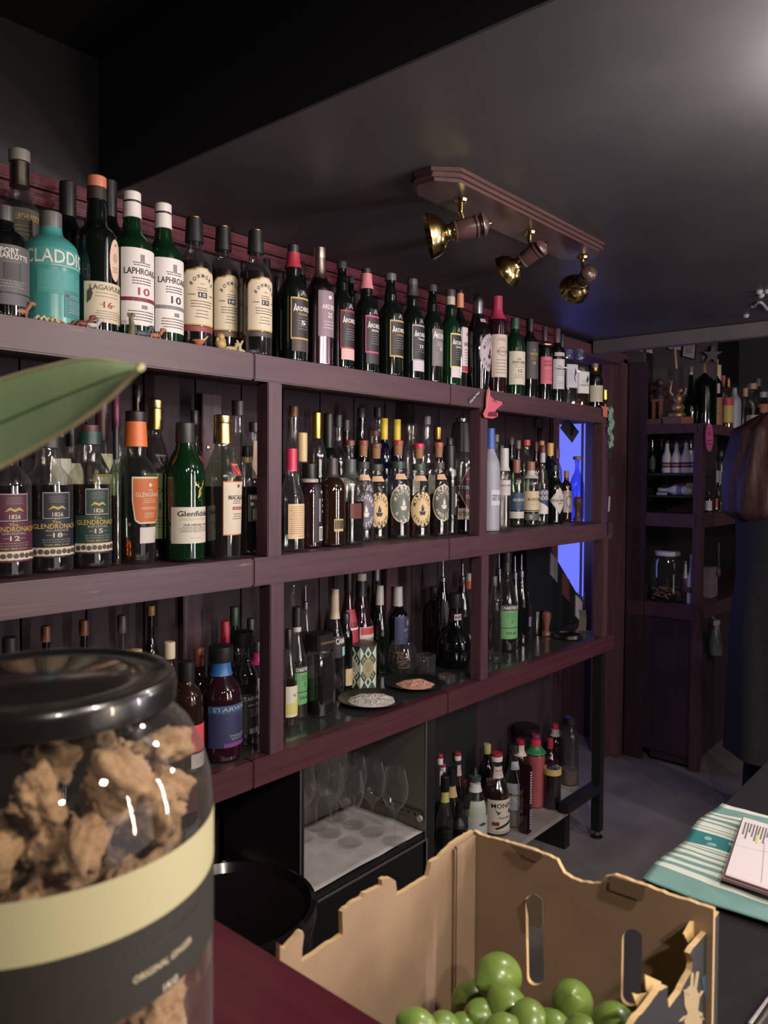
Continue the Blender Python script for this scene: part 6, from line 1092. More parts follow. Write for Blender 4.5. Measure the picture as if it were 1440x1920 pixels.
# pale scattered shapes inside the dark stripe
vo = nt.nodes.new('ShaderNodeTexVoronoi'); vo.inputs['Scale'].default_value = 16; mp = nt.nodes.new('ShaderNodeMapping'); nt.links.new(tc.outputs[0], mp.inputs[0]); nt.links.new(mp.outputs[0], vo.inputs[0])
l1 = nt.nodes.new('ShaderNodeMath'); l1.operation = 'LESS_THAN'; l1.inputs[1].default_value = .36; nt.links.new(vo.outputs['Distance'], l1.inputs[0])
g1 = nt.nodes.new('ShaderNodeMath'); g1.operation = 'COMPARE'; g1.inputs[1].default_value = .538; g1.inputs[2].default_value = .042; nt.links.new(sx.outputs[0], g1.inputs[0])
mu = nt.nodes.new('ShaderNodeMath'); mu.operation = 'MULTIPLY'; nt.links.new(l1.outputs[0], mu.inputs[0]); nt.links.new(g1.outputs[0], mu.inputs[1])
mx = nt.nodes.new('ShaderNodeMixRGB'); mx.inputs[2].default_value = (*lin((128, 166, 160)), 1); nt.links.new(mu.outputs[0], mx.inputs[0]); nt.links.new(cr.outputs[0], mx.inputs[1]); nt.links.new(mx.outputs[0], b_.inputs['Base Color'])
ta = onZ(1208, 1652, ZT+.004); tb = onZ(1347, 1508, ZT+.004); x0t, x1t = ta.x, tb.x; ye = (ta.y+tb.y)/2
nx, ny = 60, 40; V = []; Fc = []; UV = []
for j in range(ny+1):
    for i in range(nx+1):
        u, v = i/nx, j/ny; x = x0t+(x1t-x0t)*u; y = ye-.42*v+.004*math.sin(u*11); xx = x-.010*v+.01*noise.noise(Vector((u*3, v*3, 0)))
        z = ZT+.0085+.004*noise.noise(Vector((u*5, v*4, 2)))+.0015*noise.noise(Vector((u*14, v*12, 2)))
        V.append((xx, y, z)); UV.append((u, v))
for j in range(ny):
    for i in range(nx): a = j*(nx+1)+i; Fc.append((a, a+nx+1, a+nx+2, a+1))
me = mesh(V, Fc); uvl = me.uv_layers.new(name='UVMap')
for l in me.loops: uvl.data[l.index].uv = UV[l.vertex_index]
o = link('tea_towel', me, [TWM], smooth=True); md = o.modifiers.new('s', 'SOLIDIFY'); md.thickness = .003; md.offset = -1; tag(o, 'striped green and cream tea towel spread on the bench end', 'towel')
ZK = ZT+.016; K4 = [onZ(px, py, ZK) for px, py in [(1352, 1650), (1392, 1536), (1500, 1568), (1500, 1700)]]
e = empty('clipboard', (K4[0].x, K4[0].y, ZK), 'brown clipboard with white form lying on the striped towel', 'clipboard'); O2 = Vector((K4[0].x, K4[0].y, ZK))
MB().prism([q-O2 for q in K4], (0, 0, .004)).build('board', pm((132, 98, 96), .5), e)
pp_ = [onZ(px, py, ZK+.006) for px, py in [(1360, 1642), (1394, 1534), (1500, 1566), (1500, 1690)]]; MB().prism([q-O2 for q in pp_], (0, 0, .002)).build('paper_form', pm((206, 196, 198), .7), e)
m = MB(); zq = ZK+.0085
for i in range(13):
    px = 1398+i*5.5; n = 7+int(3*math.sin(i*2.1)); a, b_ = onZ(px, 1541+i*1.6, zq), onZ(px-3-n*.5, 1541+i*1.6+n*3.2, zq); d_ = onZ(px+2.2, 1542+i*1.6, zq)-a; m.prism([a-O2, b_-O2, b_-O2+d_, a-O2+d_], (0, 0, .0001))
for a, b_ in (((1380, 1584), (1412, 1592)), ((1416, 1593), (1440, 1598)), ((1434, 1580), (1428, 1655)), ((1362, 1638), (1440, 1662))): p1, p2 = onZ(*a, zq), onZ(*b_, zq); d_ = Vector((0, .0012, 0)) if abs(a[0]-b_[0]) > 9 else Vector((.0006, .0006, 0)); m.prism([p1-O2, p2-O2, p2-O2+d_, p1-O2+d_], (0, 0, .0001))
m.build('printed_lines', pm((96, 92, 100), .7), e); a, b_ = onZ(1423, 1551, zq), onZ(1417, 1580, zq); d_ = onZ(1427, 1552, zq)-a; MB().prism([a-O2, b_-O2, b_-O2+d_, a-O2+d_], (0, 0, .00005)).build('yellow_highlight', pm((206, 196, 110), .7), e)
# steel tray edge at the lower right corner
q1, q2 = onZ(1403, 1925, ZT+.01), onZ(1442, 1872, ZT+.01); e = empty('steel_tray', (q1.x, q1.y, ZT), 'steel tray edge at the lower right corner of the bench', 'tray'); d_ = (q2-q1)
MB().tube([Vector((0, 0, .012)), d_*1.6+Vector((0, 0, .012))], .0025, 8).tube([Vector((0, 0, .012)), Vector((-.02, -.1, .012))], .0025, 8).build('tray_rim', pm((180, 170, 160), .2, 1.), e)
MB().prism([Vector((0, 0, .001)), d_*1.6+Vector((0, 0, .001)), d_*1.6+Vector((-.02, -.1, .001)), Vector((-.02, -.1, .001))], (0, 0, .004)).build('tray_floor', pm((110, 106, 104), .3, .8), e)
# ---------------------------------------------------------------- leaf close to the lens
up = [(-260, 800), (-120, 752), (0, 712), (50, 697), (90, 687), (140, 675), (175, 674), (205, 677), (240, 684), (262, 688)]
dn = [(-260, 1010), (-120, 935), (0, 876), (55, 846), (100, 820), (140, 796), (180, 767), (212, 740), (240, 712), (262, 692)]
V = []; Fc = []; nu, nv = 40, 14; dl = .385
def cur(P_, t): f = t*(len(P_)-1); i = min(int(f), len(P_)-2); f -= i; return (P_[i][0]+(P_[i+1][0]-P_[i][0])*f, P_[i][1]+(P_[i+1][1]-P_[i][1])*f)
for i in range(nu+1):
    a, b_ = cur(up, i/nu), cur(dn, i/nu)
    for j in range(nv+1):
        v = j/nv; px, py = a[0]+(b_[0]-a[0])*v, a[1]+(b_[1]-a[1])*v; fold = .014*(1-abs(2*v-1.08))*(1-(i/nu)**3)
        V.append(at(px, py, dl+.03*(1-i/nu)+fold-.07*v+.03))
for i in range(nu):
    for j in range(nv): a = i*(nv+1)+j; Fc.append((a, a+1, a+nv+2, a+nv+1))
lc = V[(nu//2)*(nv+1)+nv//2]; LFM = noise_mat('waxy_leaf', (122, 148, 108), (148, 170, 130), 7, (1, 1, 1), rough=.5, lo=.3, hi=.7)
e = empty('hanging_leaf', lc, 'large green leaf reaching in from the left above the jar', 'leaf'); lf = link('leaf_blade', mesh([q-lc for q in V], Fc), [LFM], e, smooth=True); md = lf.modifiers.new('s', 'SOLIDIFY'); md.thickness = .0012
m = MB().tube([V[i*(nv+1)]-lc for i in range(nu+1)], .0011, 8).tube([V[i*(nv+1)+nv]-lc for i in range(nu+1)], .0011, 8).ball(at(264, 689, dl)-lc, .0022); m.build('pale_leaf_margin', pm((176, 166, 130), .6), e, smooth=True)
MB().tube([V[i*(nv+1)+nv//2]-lc-FWD*.0008 for i in range(nu-2)], [.0012*(1-.8*i/nu) for i in range(nu-2)], 8).build('midrib', pm((92, 120, 80), .5), e, smooth=True)
MB().tube([V[nv//2]-lc, V[nv//2]-lc+Vector((-.08, .02, -.05)), V[nv//2]-lc+Vector((-.14, .02, -.16)), Vector((V[nv//2].x-.16, V[nv//2].y+.02, 1.06))-lc], .004, 10).build('leaf_stalk', pm((90, 110, 70), .5), e, smooth=True)
# ---------------------------------------------------------------- far back-bar unit at the end of the aisle
DKP = wood_mat('near_black_plum_wood', (48, 34, 46), (60, 42, 54), (78, 54, 62), 'Z', .8, .45); DKX = wood_mat('dark_plum_shelf_wood', (66, 44, 54), (84, 56, 62), (120, 90, 92), 'X', .72, .45)
YU = 1.29; ys = 1.574; E0 = Vector((XF, YU, 0))
e = empty('far_back_bar', E0, 'dark far back bar unit with open shelves at the end of the aisle', 'shelving unit')
m = MB()
m.box((0, ys-YU, 0), (.02, YW-YU-.03, 2.04)); m.build('side_panel', DKP, e)
for z0, z1, nm in ((1.672, 1.718, 'top_board'), (1.205, 1.272, 'middle_board'), (.745, .82, 'counter_board')):
    MB().box((0, 0, z0), (1.8, .03, z1), bev=.003).box((0, .03, z0), (.03, ys-YU, z1), bev=.003).box((.03, .03, z1-.02), (1.8, YW-YU-.005, z1)).box((.021, ys-YU, z0), (.05, YW-YU-.005, z1)).build(nm, DKX, e)
MB().box((.03, .035, 1.462), (.30, ys-YU, 1.474)).box((.03, .035, 1.352), (.30, ys-YU, 1.362)).box((.30, .035, 1.272), (.312, ys-YU, 1.672)).build('small_shelves', pm((44, 34, 42), .5), e)
MB().box((.002, .002, 0), (.045, .045, .745)).box((.002, .002, .82), (.045, .045, 1.205)).box((.002, .002, 1.272), (.045, .045, 1.672)).build('corner_post', WOODZ, e)
MB().box((.012, .045, .06), (.02, ys-YU, .745)).box((.045, .012, .06), (1.8, .02, .745)).box((.02, .05, .02), (.03, .25, .06)).build('base_panel', DKP, e)
MB().box((.3, YW-YU-.02, .82), (1.8, YW-YU-.004, 1.98)).build('back_panel', pm((40, 32, 40), .6), e)
struct('wall_partition', MB().box((4.25, 1.37, 1.73), (4.30, YW, ZH-.001)).box((XF+.02, 1.60, 2.04), (XF+.05, YW, ZH-.001)), noise_mat('plum_grey_wall', (74, 66, 72), (84, 76, 82), 3, rough=.6))
def onF(px, py): return onX(px, py, XF-.0)
def BX(px, hw, top, dx, z, prof, glass, liq, cap, labels, desc, kind='bottle', yaw=-72, **k):
    X = XF+dx; Y = solveY(px, X, z); H = solveZ(X, Y, top)-z; Rr = hw*depth((X, Y, z))/F
    return bottle(kind, desc, (X, Y, z+.0008), H, Rr, prof, glass, liq, cap, labels, None, 'bottle', math.radians(yaw), **k)
def tonic(px, base, top, hw, dx, z, ds, band='m'):
    BX(px, hw, top, dx, z, 'tonic', 'white', None, [(.90, 1, 1.2, (40, 38, 44))], [lab(.16, .32, 80, band, [('b', 0, 0, .7, .12, 'w')]), lab(.36, .60, 50, 'w', [('l', 0, .5, -.5, 4, .6, 'q')])], ds, 'tonic_bottle')
tonic(1250, 880, 826, 9, .07, 1.4745, 'white mixer bottle with maroon band, first of four on the far unit'); tonic(1268, 880, 826, 9, .07, 1.4745, 'white mixer bottle with maroon band, second of four on the far unit')
tonic(1286, 880, 824, 9, .07, 1.4745, 'white mixer bottle with maroon band, third of four on the far unit'); tonic(1304, 880, 823, 9, .07, 1.4745, 'white mixer bottle with darker band, last of four on the far unit', 'd')
BX(1222, 7, 824, .07, 1.4745, 'tonic', 'black', None, [(.9, 1, 1.2, (120, 120, 126), 1)], [lab(.1, .45, 60, (60, 54, 62))], 'small dark bottle left of the white mixer bottles')
BX(1240, 7, 822, .14, 1.4745, 'tonic', 'green', None, [(.9, 1, 1.2, (60, 60, 60))], [], 'small green bottle behind the first white mixer bottle')
BX(1294, 6, 826, .17, 1.4745, 'tonic', 'black', None, [(.9, 1, 1.2, (60, 60, 60))], [lab(.5, .7, 60, 'w')], 'small dark bottle behind the last two white mixer bottles')
BX(1296, 8.5, 1040, .08, .82, 'tonic', 'white', None, [(.92, 1, 1.1, 'w')], [lab(.22, .34, 80, (110, 70, 50)), lab(.4, .6, 50, 'w', [('l', 0, .5, -.5, 3, .6, 'q')])], 'white bottle with brown band beside the white lidded jar', 'tonic_bottle')
BX(1284, 7, 1052, .20, .82, 'tonic', 'white', None, [(.92, 1, 1.1, 'q')], [lab(.25, .55, 80, 'v')], 'white bottle with purple label behind the white lidded jar', 'tonic_bottle')
def lying(px, py, z, ln, rd, ang, ds):
    p = Vector((XF+.06, solveY(px, XF+.06, z), z+rd)); mt = Matrix.Rotation(ang, 4, 'Z') @ Matrix.Rotation(PI/2, 4, 'X'); e2 = empty('tonic_bottle', p, ds, 'bottle'); H = ln
    MB().lathe([(t*H-H/2, r*rd) for t, r in PR['tonic']], 20, mat=mt).build('bottle_glass', G['white'], e2, smooth=True); MB().lathe([(.9*H-H/2, rd*.45), (H/2, rd*.45)], 16, mat=mt).build('cap', pm((160, 156, 160), .4), e2)
    MB().lathe([(.16*H-H/2, rd*1.015), (.34*H-H/2, rd*1.015)], 20, mat=mt, cap=False).build('label', pm((110, 100, 150), .5), e2)
lying(1262, 915, 1.3625, .15, .025, PI, 'white mixer bottle lying on its side pointing left'); lying(1292, 918, 1.3625, .10, .022, 0, 'small white bottle lying behind the pointing one')
def boxat(px, z, w, d, h, col, ds, nm, dx=.05, cat='box', rz=0, mat=None):
    Y = solveY(px, XF+dx, z); o = MB().box((-d/2, -w/2, 0), (d/2, w/2, h), bev=.002).build(nm, mat or pm(col, .55), None, (XF+dx, Y, z+.0006)); o.rotation_euler = (0, 0, rz); tag(o, ds, cat); return o
boxat(1247, 1.3625, .035, .03, .05, (40, 66, 50), 'little green box on the lower small shelf', 'small_box', dx=.17, cat='box'); boxat(1276, 1.3625, .06, .03, .055, (120, 44, 54), 'little crimson box on the lower small shelf', 'small_box', dx=.18); boxat(1297, 1.3625, .05, .03, .06, (130, 120, 110), 'little grey picture box on the lower small shelf', 'small_box', dx=.17)
boxat(1241, 1.3625, .05, .02, .012, (170, 166, 186), 'flat pale lid lying left on the lower small shelf', 'flat_lid', dx=.04, cat='lid')
boxat(1230, 1.7185, .10, .07, .030, (90, 64, 66), 'plum wooden block at the left of the far top shelf', 'wood_block', dx=.045, cat='block'); boxat(1262, 1.7185, .095, .07, .038, (104, 76, 74), 'wider brown wooden block under the praying statuette', 'wood_block', dx=.045, cat='block'); boxat(1288, 1.7185, .045, .06, .034, (156, 96, 80), 'small salmon wooden block beside the round green decanter', 'wood_block', dx=.045, cat='block')
# statuettes, chair toy, hammer, carved panel
def ybx(px, dx, z): return Vector((XF+dx, solveY(px, XF+dx, z), z))
p = ybx(1268, .05, 1.758); e2 = empty('praying_statuette', p, 'light bronze praying statuette with raised arm on a wooden block', 'statuette'); BZ = noise_mat('worn_bronze', (120, 92, 72), (170, 138, 110), 30, rough=.4, metal=.5)
MB().lathe([(0, .045), (.012, .046), (.022, .038)], 20).ball((0, 0, .045), .034, sc=(.9, 1.1, .8), rough=.3, seed=2).ball((0, -.006, .090), .024, sc=(.8, 1, 1.3), rough=.2, seed=4).ball((0, -.020, .130), .014).tube([(0, .012, .10), (-.01, .03, .125), (-.005, .026, .165), (-.005, .022, .185)], [.008, .007, .006, .003], 10).tube([(0, -.02, .10), (-.015, -.045, .11), (-.01, -.05, .14)], [.008, .006, .004], 10).tube([(-.005, .026, .165), (-.006, .034, .182)], .003, 8).build('figure_body', BZ, e2, smooth=True)
p = ybx(1236, .16, 1.7185); e2 = empty('dark_statue', p, 'dark carved standing statue behind the praying figure', 'statuette'); m = MB().lathe([(0, .04), (.02, .045), (.10, .03), (.16, .035), (.20, .02)], 16).ball((0, 0, .23), .022).ball((.0, .03, .15), .03, rough=.4, seed=3).ball((0, -.03, .17), .028, rough=.4, seed=6); m.build('figure_body', pm((70, 56, 56), .4), e2, smooth=True)
p = ybx(1232, .04, 1.749); e2 = empty('toy_stool', p, 'small salmon wooden toy stool on the plum block', 'toy'); MB().box((-.012, -.026, .09), (.012, .026, .10)).box((-.008, -.024, 0), (.008, -.012, .09)).box((-.008, .012, 0), (.008, .024, .09)).build('stool_body', pm((130, 76, 68), .5), e2)
p = ybx(1244, .22, 1.7185); o = MB().box((-.01, -.075, 0), (.01, .075, .24), bev=.004).build('carved_panel', REDZ, None, p); tag(o, 'maroon carved wooden panel leaning behind the statuettes', 'panel')
q = onX(1267, 668, XF+.12); e2 = empty('wooden_mallet', q, 'wooden handled hammer hanging above the praying statuette', 'hammer'); MB().tube([(0, -.004, -.065), (0, .010, .075)], .008, 12).build('handle', pm((150, 124, 104), .5), e2, smooth=True); MB().box((-.014, -.02, .062), (.014, .05, .085), bev=.004).build('hammer_head', pm((60, 50, 50), .4), e2)
MB().tube([(0, .012, .085), (0, .012, .25)], .0015, 6).build('hanging_wire', pm((40, 36, 38), .5), e2)
def card(px0, py0, px1, py1, X, col, ds, nm='framed_card', fr=None, pts=None, txt=None):
    pts = pts or [(px0, py0), (px1, py0), (px1, py1), (px0, py1)]; P = [onX(a, b, X) for a, b in pts]; c = sum(P, Vector())/len(P); e2 = empty(nm, c, ds, 'card'); MB().prism([q-c for q in P], (.002, 0, 0)).build('card', pm(col, .6), e2)
    if fr:
        m = MB(); n = len(P)
        for i in range(n): m.tube([P[i]-c, P[(i+1) % n]-c], .003, 6)
        m.build('frame', pm(fr, .4), e2)
    if txt:
        m = MB(); w = (P[1]-P[0]); h = (P[-1]-P[0])
        for i, (a, b) in enumerate(txt): s = P[0]-c+w*.2+h*a; m.prism([s-Vector((.001, 0, 0)), s+w*b-Vector((.001, 0, 0)), s+w*b+h*.04-Vector((.001, 0, 0)), s+h*.04-Vector((.001, 0, 0))], (-.0002, 0, 0))
        m.build('printed_lines', pm((80, 70, 80), .6), e2)
    return e2
card(1251, 640, 1279, 657, 4.24, (176, 168, 170), 'white framed sheet behind the hanging hammer', fr=(40, 36, 40), pts=[(1252, 640), (1279, 637), (1278, 658), (1263, 656), (1253, 655)])
card(1281, 637, 1306, 675, 4.24, (172, 160, 164), 'white framed certificate right of the hammer', fr=(34, 30, 34), pts=[(1282, 637), (1306, 634), (1303, 674), (1279, 668)], txt=[(.15, .6), (.3, .5), (.45, .6), (.6, .6), (.7, .5), (.8, .6)])
for pts, col, ds in (([(1173, 651), (1187, 648), (1187, 656)], (176, 168, 160), 'small white triangular card above the dark side panel'), ([(1191, 649), (1205, 648), (1205, 660), (1192, 657)], (196, 104, 130), 'small pink card above the dark side panel'), ([(1212, 646), (1223, 644), (1223, 663), (1212, 660)], (190, 178, 170), 'small cream card above the dark side panel')):
    card(0, 0, 0, 0, XF+.014, col, ds, 'pinned_card', pts=pts)
# pink oval tag
P = [onX(1330+7*math.cos(a), 820+27*math.sin(a), XF-.006) for a in [2*PI*i/20 for i in range(20)]]; c = sum(P, Vector())/20; e2 = empty('oval_tag', c, 'bright pink oval tag hanging at the corner of the far unit', 'tag'); MB().prism([q-c for q in P], (.003, 0, 0)).build('card', pm((214, 92, 132), .5), e2)
m = MB(); [m.box((-.0008, -w, z), (-.0002, w, z+.004)) for z, w in ((.040, .006), (.022, .010), (.012, .008), (-.018, .011), (-.034, .010))]; m.build('printed_lines', pm((120, 30, 70), .5), e2)
# jar with white lid
p = ybx(1250, .09, .82); e2 = empty('white_lid_jar', p, 'large clear jar with white lid and a layer of reddish peel in the bottom', 'jar'); k = 30.5*depth(p)/F; H = 92*depth(p)/F
MB().lathe([(0, k*.9), (.004, k*.98), (H*.78, k), (H*.86, k*.93), (H*.90, k*.74), (H*.93, k*.70)], 40).build('jar_glass', G['clear'], e2, smooth=True); MB().lathe([(H*.92, k*.74), (H*.93, k*.77), (H, k*.77), (H*1.01, k*.72)], 36).build('jar_lid', pm((206, 206, 226), .4), e2, smooth=True, auto=40)
m = MB(); rnd = random.Random(8)
for i in range(70): a = rnd.random()*6.28; r_2 = k*.85*math.sqrt(rnd.random()); m.ball((r_2*math.cos(a), r_2*math.sin(a), .01+rnd.random()*H*.24), .011, n=1, sc=(1.4, .8, .5), rough=.5, seed=i)
tag(m.build('dried_peel', noise_mat('dried_peel', (110, 66, 58), (176, 140, 118), 60, rough=.8), None, p+Vector((0, 0, .002)), smooth=True), 'reddish dried peel pieces filling the bottom of the white lidded jar', 'dried peel', kind='stuff')
p = ybx(1190, .02, .82)
def tin(px, hw, h, dx, ds, glass=False, sq=0):
    p = ybx(px, dx, .8205); k = hw*depth(p)/F; H = h*depth(p)/F; e2 = empty('tumbler' if glass else 'jigger_tin', p, ds, 'glass' if glass else 'tin'); MB().lathe([(0, k*.78), (.002, k*.8), (H, k), (H-.001, k*.95), (.01, k*.72), (.01, .0001)], 24, sq=sq).build('cup_body', G['clear'] if glass else pm((176, 168, 170), .16, 1.), e2, smooth=True, auto=50)
struct('trim_5', MB().box((XF-.001, ys, .745), (XF+.06, YW-.04, .818)), DKX)
tin(1190, 10, 32, .03, 'steel cocktail tin on the far counter left of the white lidded jar'); tin(1207, 6, 28, .03, 'small square glass beside the steel tin on the far counter', True, 5); tin(1163, 10, 34, .03, 'square glass at the left end of the far counter', True, 5)
boxat(1292, .82, .09, .12, .05, (110, 106, 104), 'low steel box behind the white lidded jar', 'steel_box', dx=.17, mat=pm((120, 116, 112), .3, .8))
# hook under the far counter
p = onX(1166, 1140, XF-.006); e2 = empty('hanging_hook', p, 'metal bottle opener hook hanging under the far counter', 'hook'); MB().lathe([(-.012, .010), (0, .012), (.012, .008)], 12, sx=.5).build('hook_mount', pm((60, 56, 62), .4), e2, smooth=True); MB().tube([(-.004, 0, -.01), (-.004, -.001, -.09), (-.006, -.012, -.115)], .003, 8).build('hook_rod', pm((150, 144, 150), .25, 1.), e2, smooth=True)
# bottles along the far top shelf, right of the corner
def BF(px, hw, top, Y, z, *a, **k): B('T', px, hw, top, 0, *a, z=z, Y=Y, **k)
zt_ = 1.7185
BF(1294, 13, 688, 1.46, zt_, 'ben', 'green', None, [(.86, 1, 1.1, (120, 110, 110))], [lab(.88, .95, 60, 'w')], 'round green decanter with long neck beside the salmon block', kind='decanter', rz=-60)
BF(1322, 20, 668, 1.42, zt_, 'wine', 'green', None, [(.92, 1, 1.3, (196, 184, 176)), (.76, .92, 1.1, (170, 110, 96), 0, 'capsule')], [], 'huge green wine bottle on the far top shelf', kind='wine_bottle', rz=-60)
BF(1337, 16, 674, 1.36, zt_, 'wine', 'green', None, [(.88, 1, 1.2, (196, 184, 130)), (.76, .80, 1.1, 'w', 0, 'neck_band')], [lab(.05, .44, 60, (150, 112, 84), [('b', -.1, .2, .5, .02, 'd'), ('b', .2, -.2, .5, .02, 'd')], off=-4), lab(.50, .64, 30, (186, 166, 166), [('l', 0, .5, -.5, 4, .7, 'd')])], 'green wine bottle with torn kraft paper label', kind='wine_bottle', rz=-60)
BF(1345, 11, 685, 1.36, zt_, 'wine', 'black', None, [(.76, 1, 1.2, (196, 184, 140), 0, 'capsule')], [lab(.08, .56, 70, (186, 166, 164), [('t', 'SOUR', 0, .3, .7, .05, K), ('l', 0, .1, -.5, 4, .6, 'd'), ('b', -.3, -.8, .2, .06, 'd')])], 'dark bottle with tall cream label and cream capsule', kind='wine_bottle', rz=-60)
BF(1354, 9, 705, 1.40, zt_, 'wine', 'clear', ('red', .4), [(.74, 1, 1.3, (190, 80, 120), 0, 'capsule')], [lab(.3, .45, 60, (170, 60, 80))], 'clear bottle with pink capsule on the far top shelf', rz=-60)
BF(1364, 10, 708, 1.36, zt_, 'vodka', 'clear', ('gold', .5), [(.78, .96, 1.4, (190, 160, 90), 1, 'capsule'), (.96, 1, 1, 'b')], [lab(.12, .45, 60, (186, 160, 100)), lab(.45, .6, 60, (180, 60, 90))], 'clear bottle with gold capsule and blue tip', rz=-60)
BF(1376, 12, 722, 1.33, zt_, 'vodka', 'frost', None, [(.9, 1, 1.1, 'clear')], [], 'frosted pale bottle in front of the gold capsule bottle', rz=-60)
BF(1396, 13, 728, 1.34, zt_, 'cone', 'clear', None, [(.80, 1, 1.3, (176, 140, 120))], [], 'cone shaped clear decanter with cork, left of two', kind='decanter', rz=-60)
BF(1410, 14, 719, 1.36, zt_, 'round', 'clear', ('dark', .5), [(.88, 1, 1.4, (190, 150, 130))], [lab(.05, .35, 60, (190, 160, 150), [('l', 0, .6, -.6, 4, .7, 'd')])], 'clear round bottle with cork on the far top shelf', rz=-60)
BF(1420, 12, 710, 1.44, zt_, 'round', 'smoke', None, [(.86, 1, 1.2, (110, 106, 110))], [], 'smoky bottle at the back of the far top shelf', rz=-60)
BF(1430, 13, 735, 1.34, zt_, 'round', 'smoke', ('dark', .5), [(.86, 1, 1.4, (180, 170, 170))], [lab(.05, .4, 60, (196, 160, 150), [('l', 0, .6, -.6, 4, .7, 'd')]), lab(.5, .7, 60, (186, 120, 110))], 'small dark bottle with coral label at the right frame edge', rz=-60)
BF(1400, 9, 722, 1.50, zt_, 'vodka', 'smoke', None, [(.86, 1, 1.2, (90, 90, 94))], [], 'slim smoky bottle at the very back of the far top shelf', rz=-60)
for px, top, gl, cc, ds in ((1331, 848, 'black', (150, 146, 150), 'small dark bottle right of the far corner post, first'), (1340, 838, 'navy', (110, 40, 60), 'small navy bottle right of the far corner post'), (1351, 846, 'smoke', (70, 70, 74), 'small smoky bottle right of the far corner post'), (1363, 850, 'clear', (120, 118, 124), 'small clear bottle nearest the person')):
    BF(px, 8, top, 1.40, 1.2725+.13, 'round', gl, None, [(.85, 1, 1.2, cc)], [lab(.1, .4, 60, (150, 140, 150))], ds, rz=-60)
MB2 = MB().box((.32, .05, 1.39), (1.75, .35, 1.402)); MB2.build('inner_shelf', pm((44, 34, 42), .5), e)
for px, top, c, ds in ((1328, 922, (186, 176, 176), 'bottle with white label below the inner far shelf'), (1338, 915, (190, 90, 70), 'bottle with orange and white label below the inner far shelf')):
    BF(px, 7, top, 1.36, 1.2725, 'round', 'black', None, [(.85, 1, 1.2, (40, 38, 40))], [lab(.08, .55, 70, c, [('b', 0, -.8, 1, .15, 'w')])], ds, rz=-60)
for px, Y, ds in ((1352, 1.33, 'upturned tasting glass hanging near the far corner, left'), (1358, 1.37, 'tasting glass near the far corner, right')):
    X = solveX(px, Y, 1.30); e2 = empty('tasting_glass', (X, Y, 1.2728), ds, 'glass'); MB().lathe([(0, .03), (.003, .03), (.006, .006), (.05, .005), (.07, .03), (.10, .038), (.125, .03)], 24, cap=False).build('glass_body', G['wine'], e2, smooth=True)
# star
q = onX(1335, 665, 4.22); P = [q+Vector((0, (.05 if i % 2 == 0 else .02)*math.cos(PI*i/5+.4), (.05 if i % 2 == 0 else .02)*math.sin(PI*i/5+.4))) for i in range(10)]; e2 = empty('star_ornament', q, 'grey star ornament fixed to the wall above the far bottles', 'ornament'); MB().prism([p_-q for p_ in P], (.012, 0, 0)).build('star_body', pm((110, 104, 106), .5), e2)
# spray bottle and cloth hung on the far side
q = onY(1342, 1190, YU-.03); e2 = empty('spray_bottle', q, 'pale spray bottle with white trigger hanging on the far unit', 'spray bottle')
MB().lathe([(-.10, .030), (-.095, .033), (-.03, .033), (.0, .026), (.03, .014), (.045, .012)], 24).build('bottle_body', pm((110, 118, 124), .3), e2, smooth=True); MB().box((-.02, -.008, .045), (.04, .008, .07), bev=.003).tube([(.03, 0, .05), (.045, 0, .02), (.04, 0, -.03)], .004, 8).build('trigger_head', pm((170, 170, 172), .4), e2); MB().tube([(.0, .004, .07), (.0, .02, .09)], .004, 6).build('hook', pm((90, 90, 90), .4), e2)
q = onY(1347, 1055, YU-.02); e2 = empty('ladle', q, 'dark ladle with reddish bowl hanging on the far unit', 'ladle'); MB().tube([(0, 0, .10), (.004, 0, -.03)], .005, 8).build('handle', pm((60, 66, 70), .4), e2); MB().ball((.004, 0, -.05), .024, sc=(.8, .5, 1.1)).build('bowl', pm((96, 60, 62), .5), e2, smooth=True)
o = MB().box((-.05, -.03, 0), (.05, .03, .16), bev=.006).build('storage_tub', pm((116, 106, 112), .6), None, (solveX(1329, YU+.075, .82), YU+.075, .8208)); tag(o, 'grey plastic tub standing on the far counter behind the corner post', 'tub')
# chalk squiggle on the ceiling
def cz(px, py): return onZ(px, py, ZC-.002)
m = MB().tube([cz(1408+i*2.0, 574-8*math.sin(max(0, i-3)*.32)*(1 if i > 3 else .2)) for i in range(17)], .006, 6); [m.ball(cz(a, b), .012) for a, b in ((1424, 546), (1427, 553), (1399, 591), (1439, 545))]
tag(m.build('chalk_doodle', pm((150, 146, 146), .8), None), 'white chalk squiggle and dots on the ceiling at the right', 'drawing')
# ---------------------------------------------------------------- person at the right edge, back towards the lens
def skin_obj(name, joints, edges, radii, mat, parent, sub=2, root=0):
    me = bpy.data.meshes.new(name); me.from_pydata([tuple(j) for j in joints], edges, []); o = bpy.data.objects.new(name, me); C.objects.link(o); o.parent = parent
    md = o.modifiers.new('skin', 'SKIN'); md.use_smooth_shade = True; sk = me.skin_vertices[0].data
    for i, r in enumerate(radii): sk[i].radius = r if isinstance(r, tuple) else (r, r); sk[i].use_root = (i == root)
    s = o.modifiers.new('sub', 'SUBSURF'); s.levels = sub; s.render_levels = sub
    dg = bpy.context.evaluated_depsgraph_get(); nm = bpy.data.meshes.new_from_object(o.evaluated_get(dg)); o.modifiers.clear(); o.data = nm; bpy.data.meshes.remove(me); nm.materials.clear(); nm.materials.append(mat)
    for p_ in nm.polygons: p_.use_smooth = True
    return o
pc = onZ(1452, 1462, 0); pe = empty('person', (3.38, .84, 0), 'person with long auburn hair in black clothes standing at the right edge', 'person', rz=math.radians(-50))
S_ = 1.0; J = []; ED = []; RD = []
def addj(p, r, par=None):
    J.append(p); RD.append(r)
    if par is not None: ED.append((par, len(J)-1))
    return len(J)-1
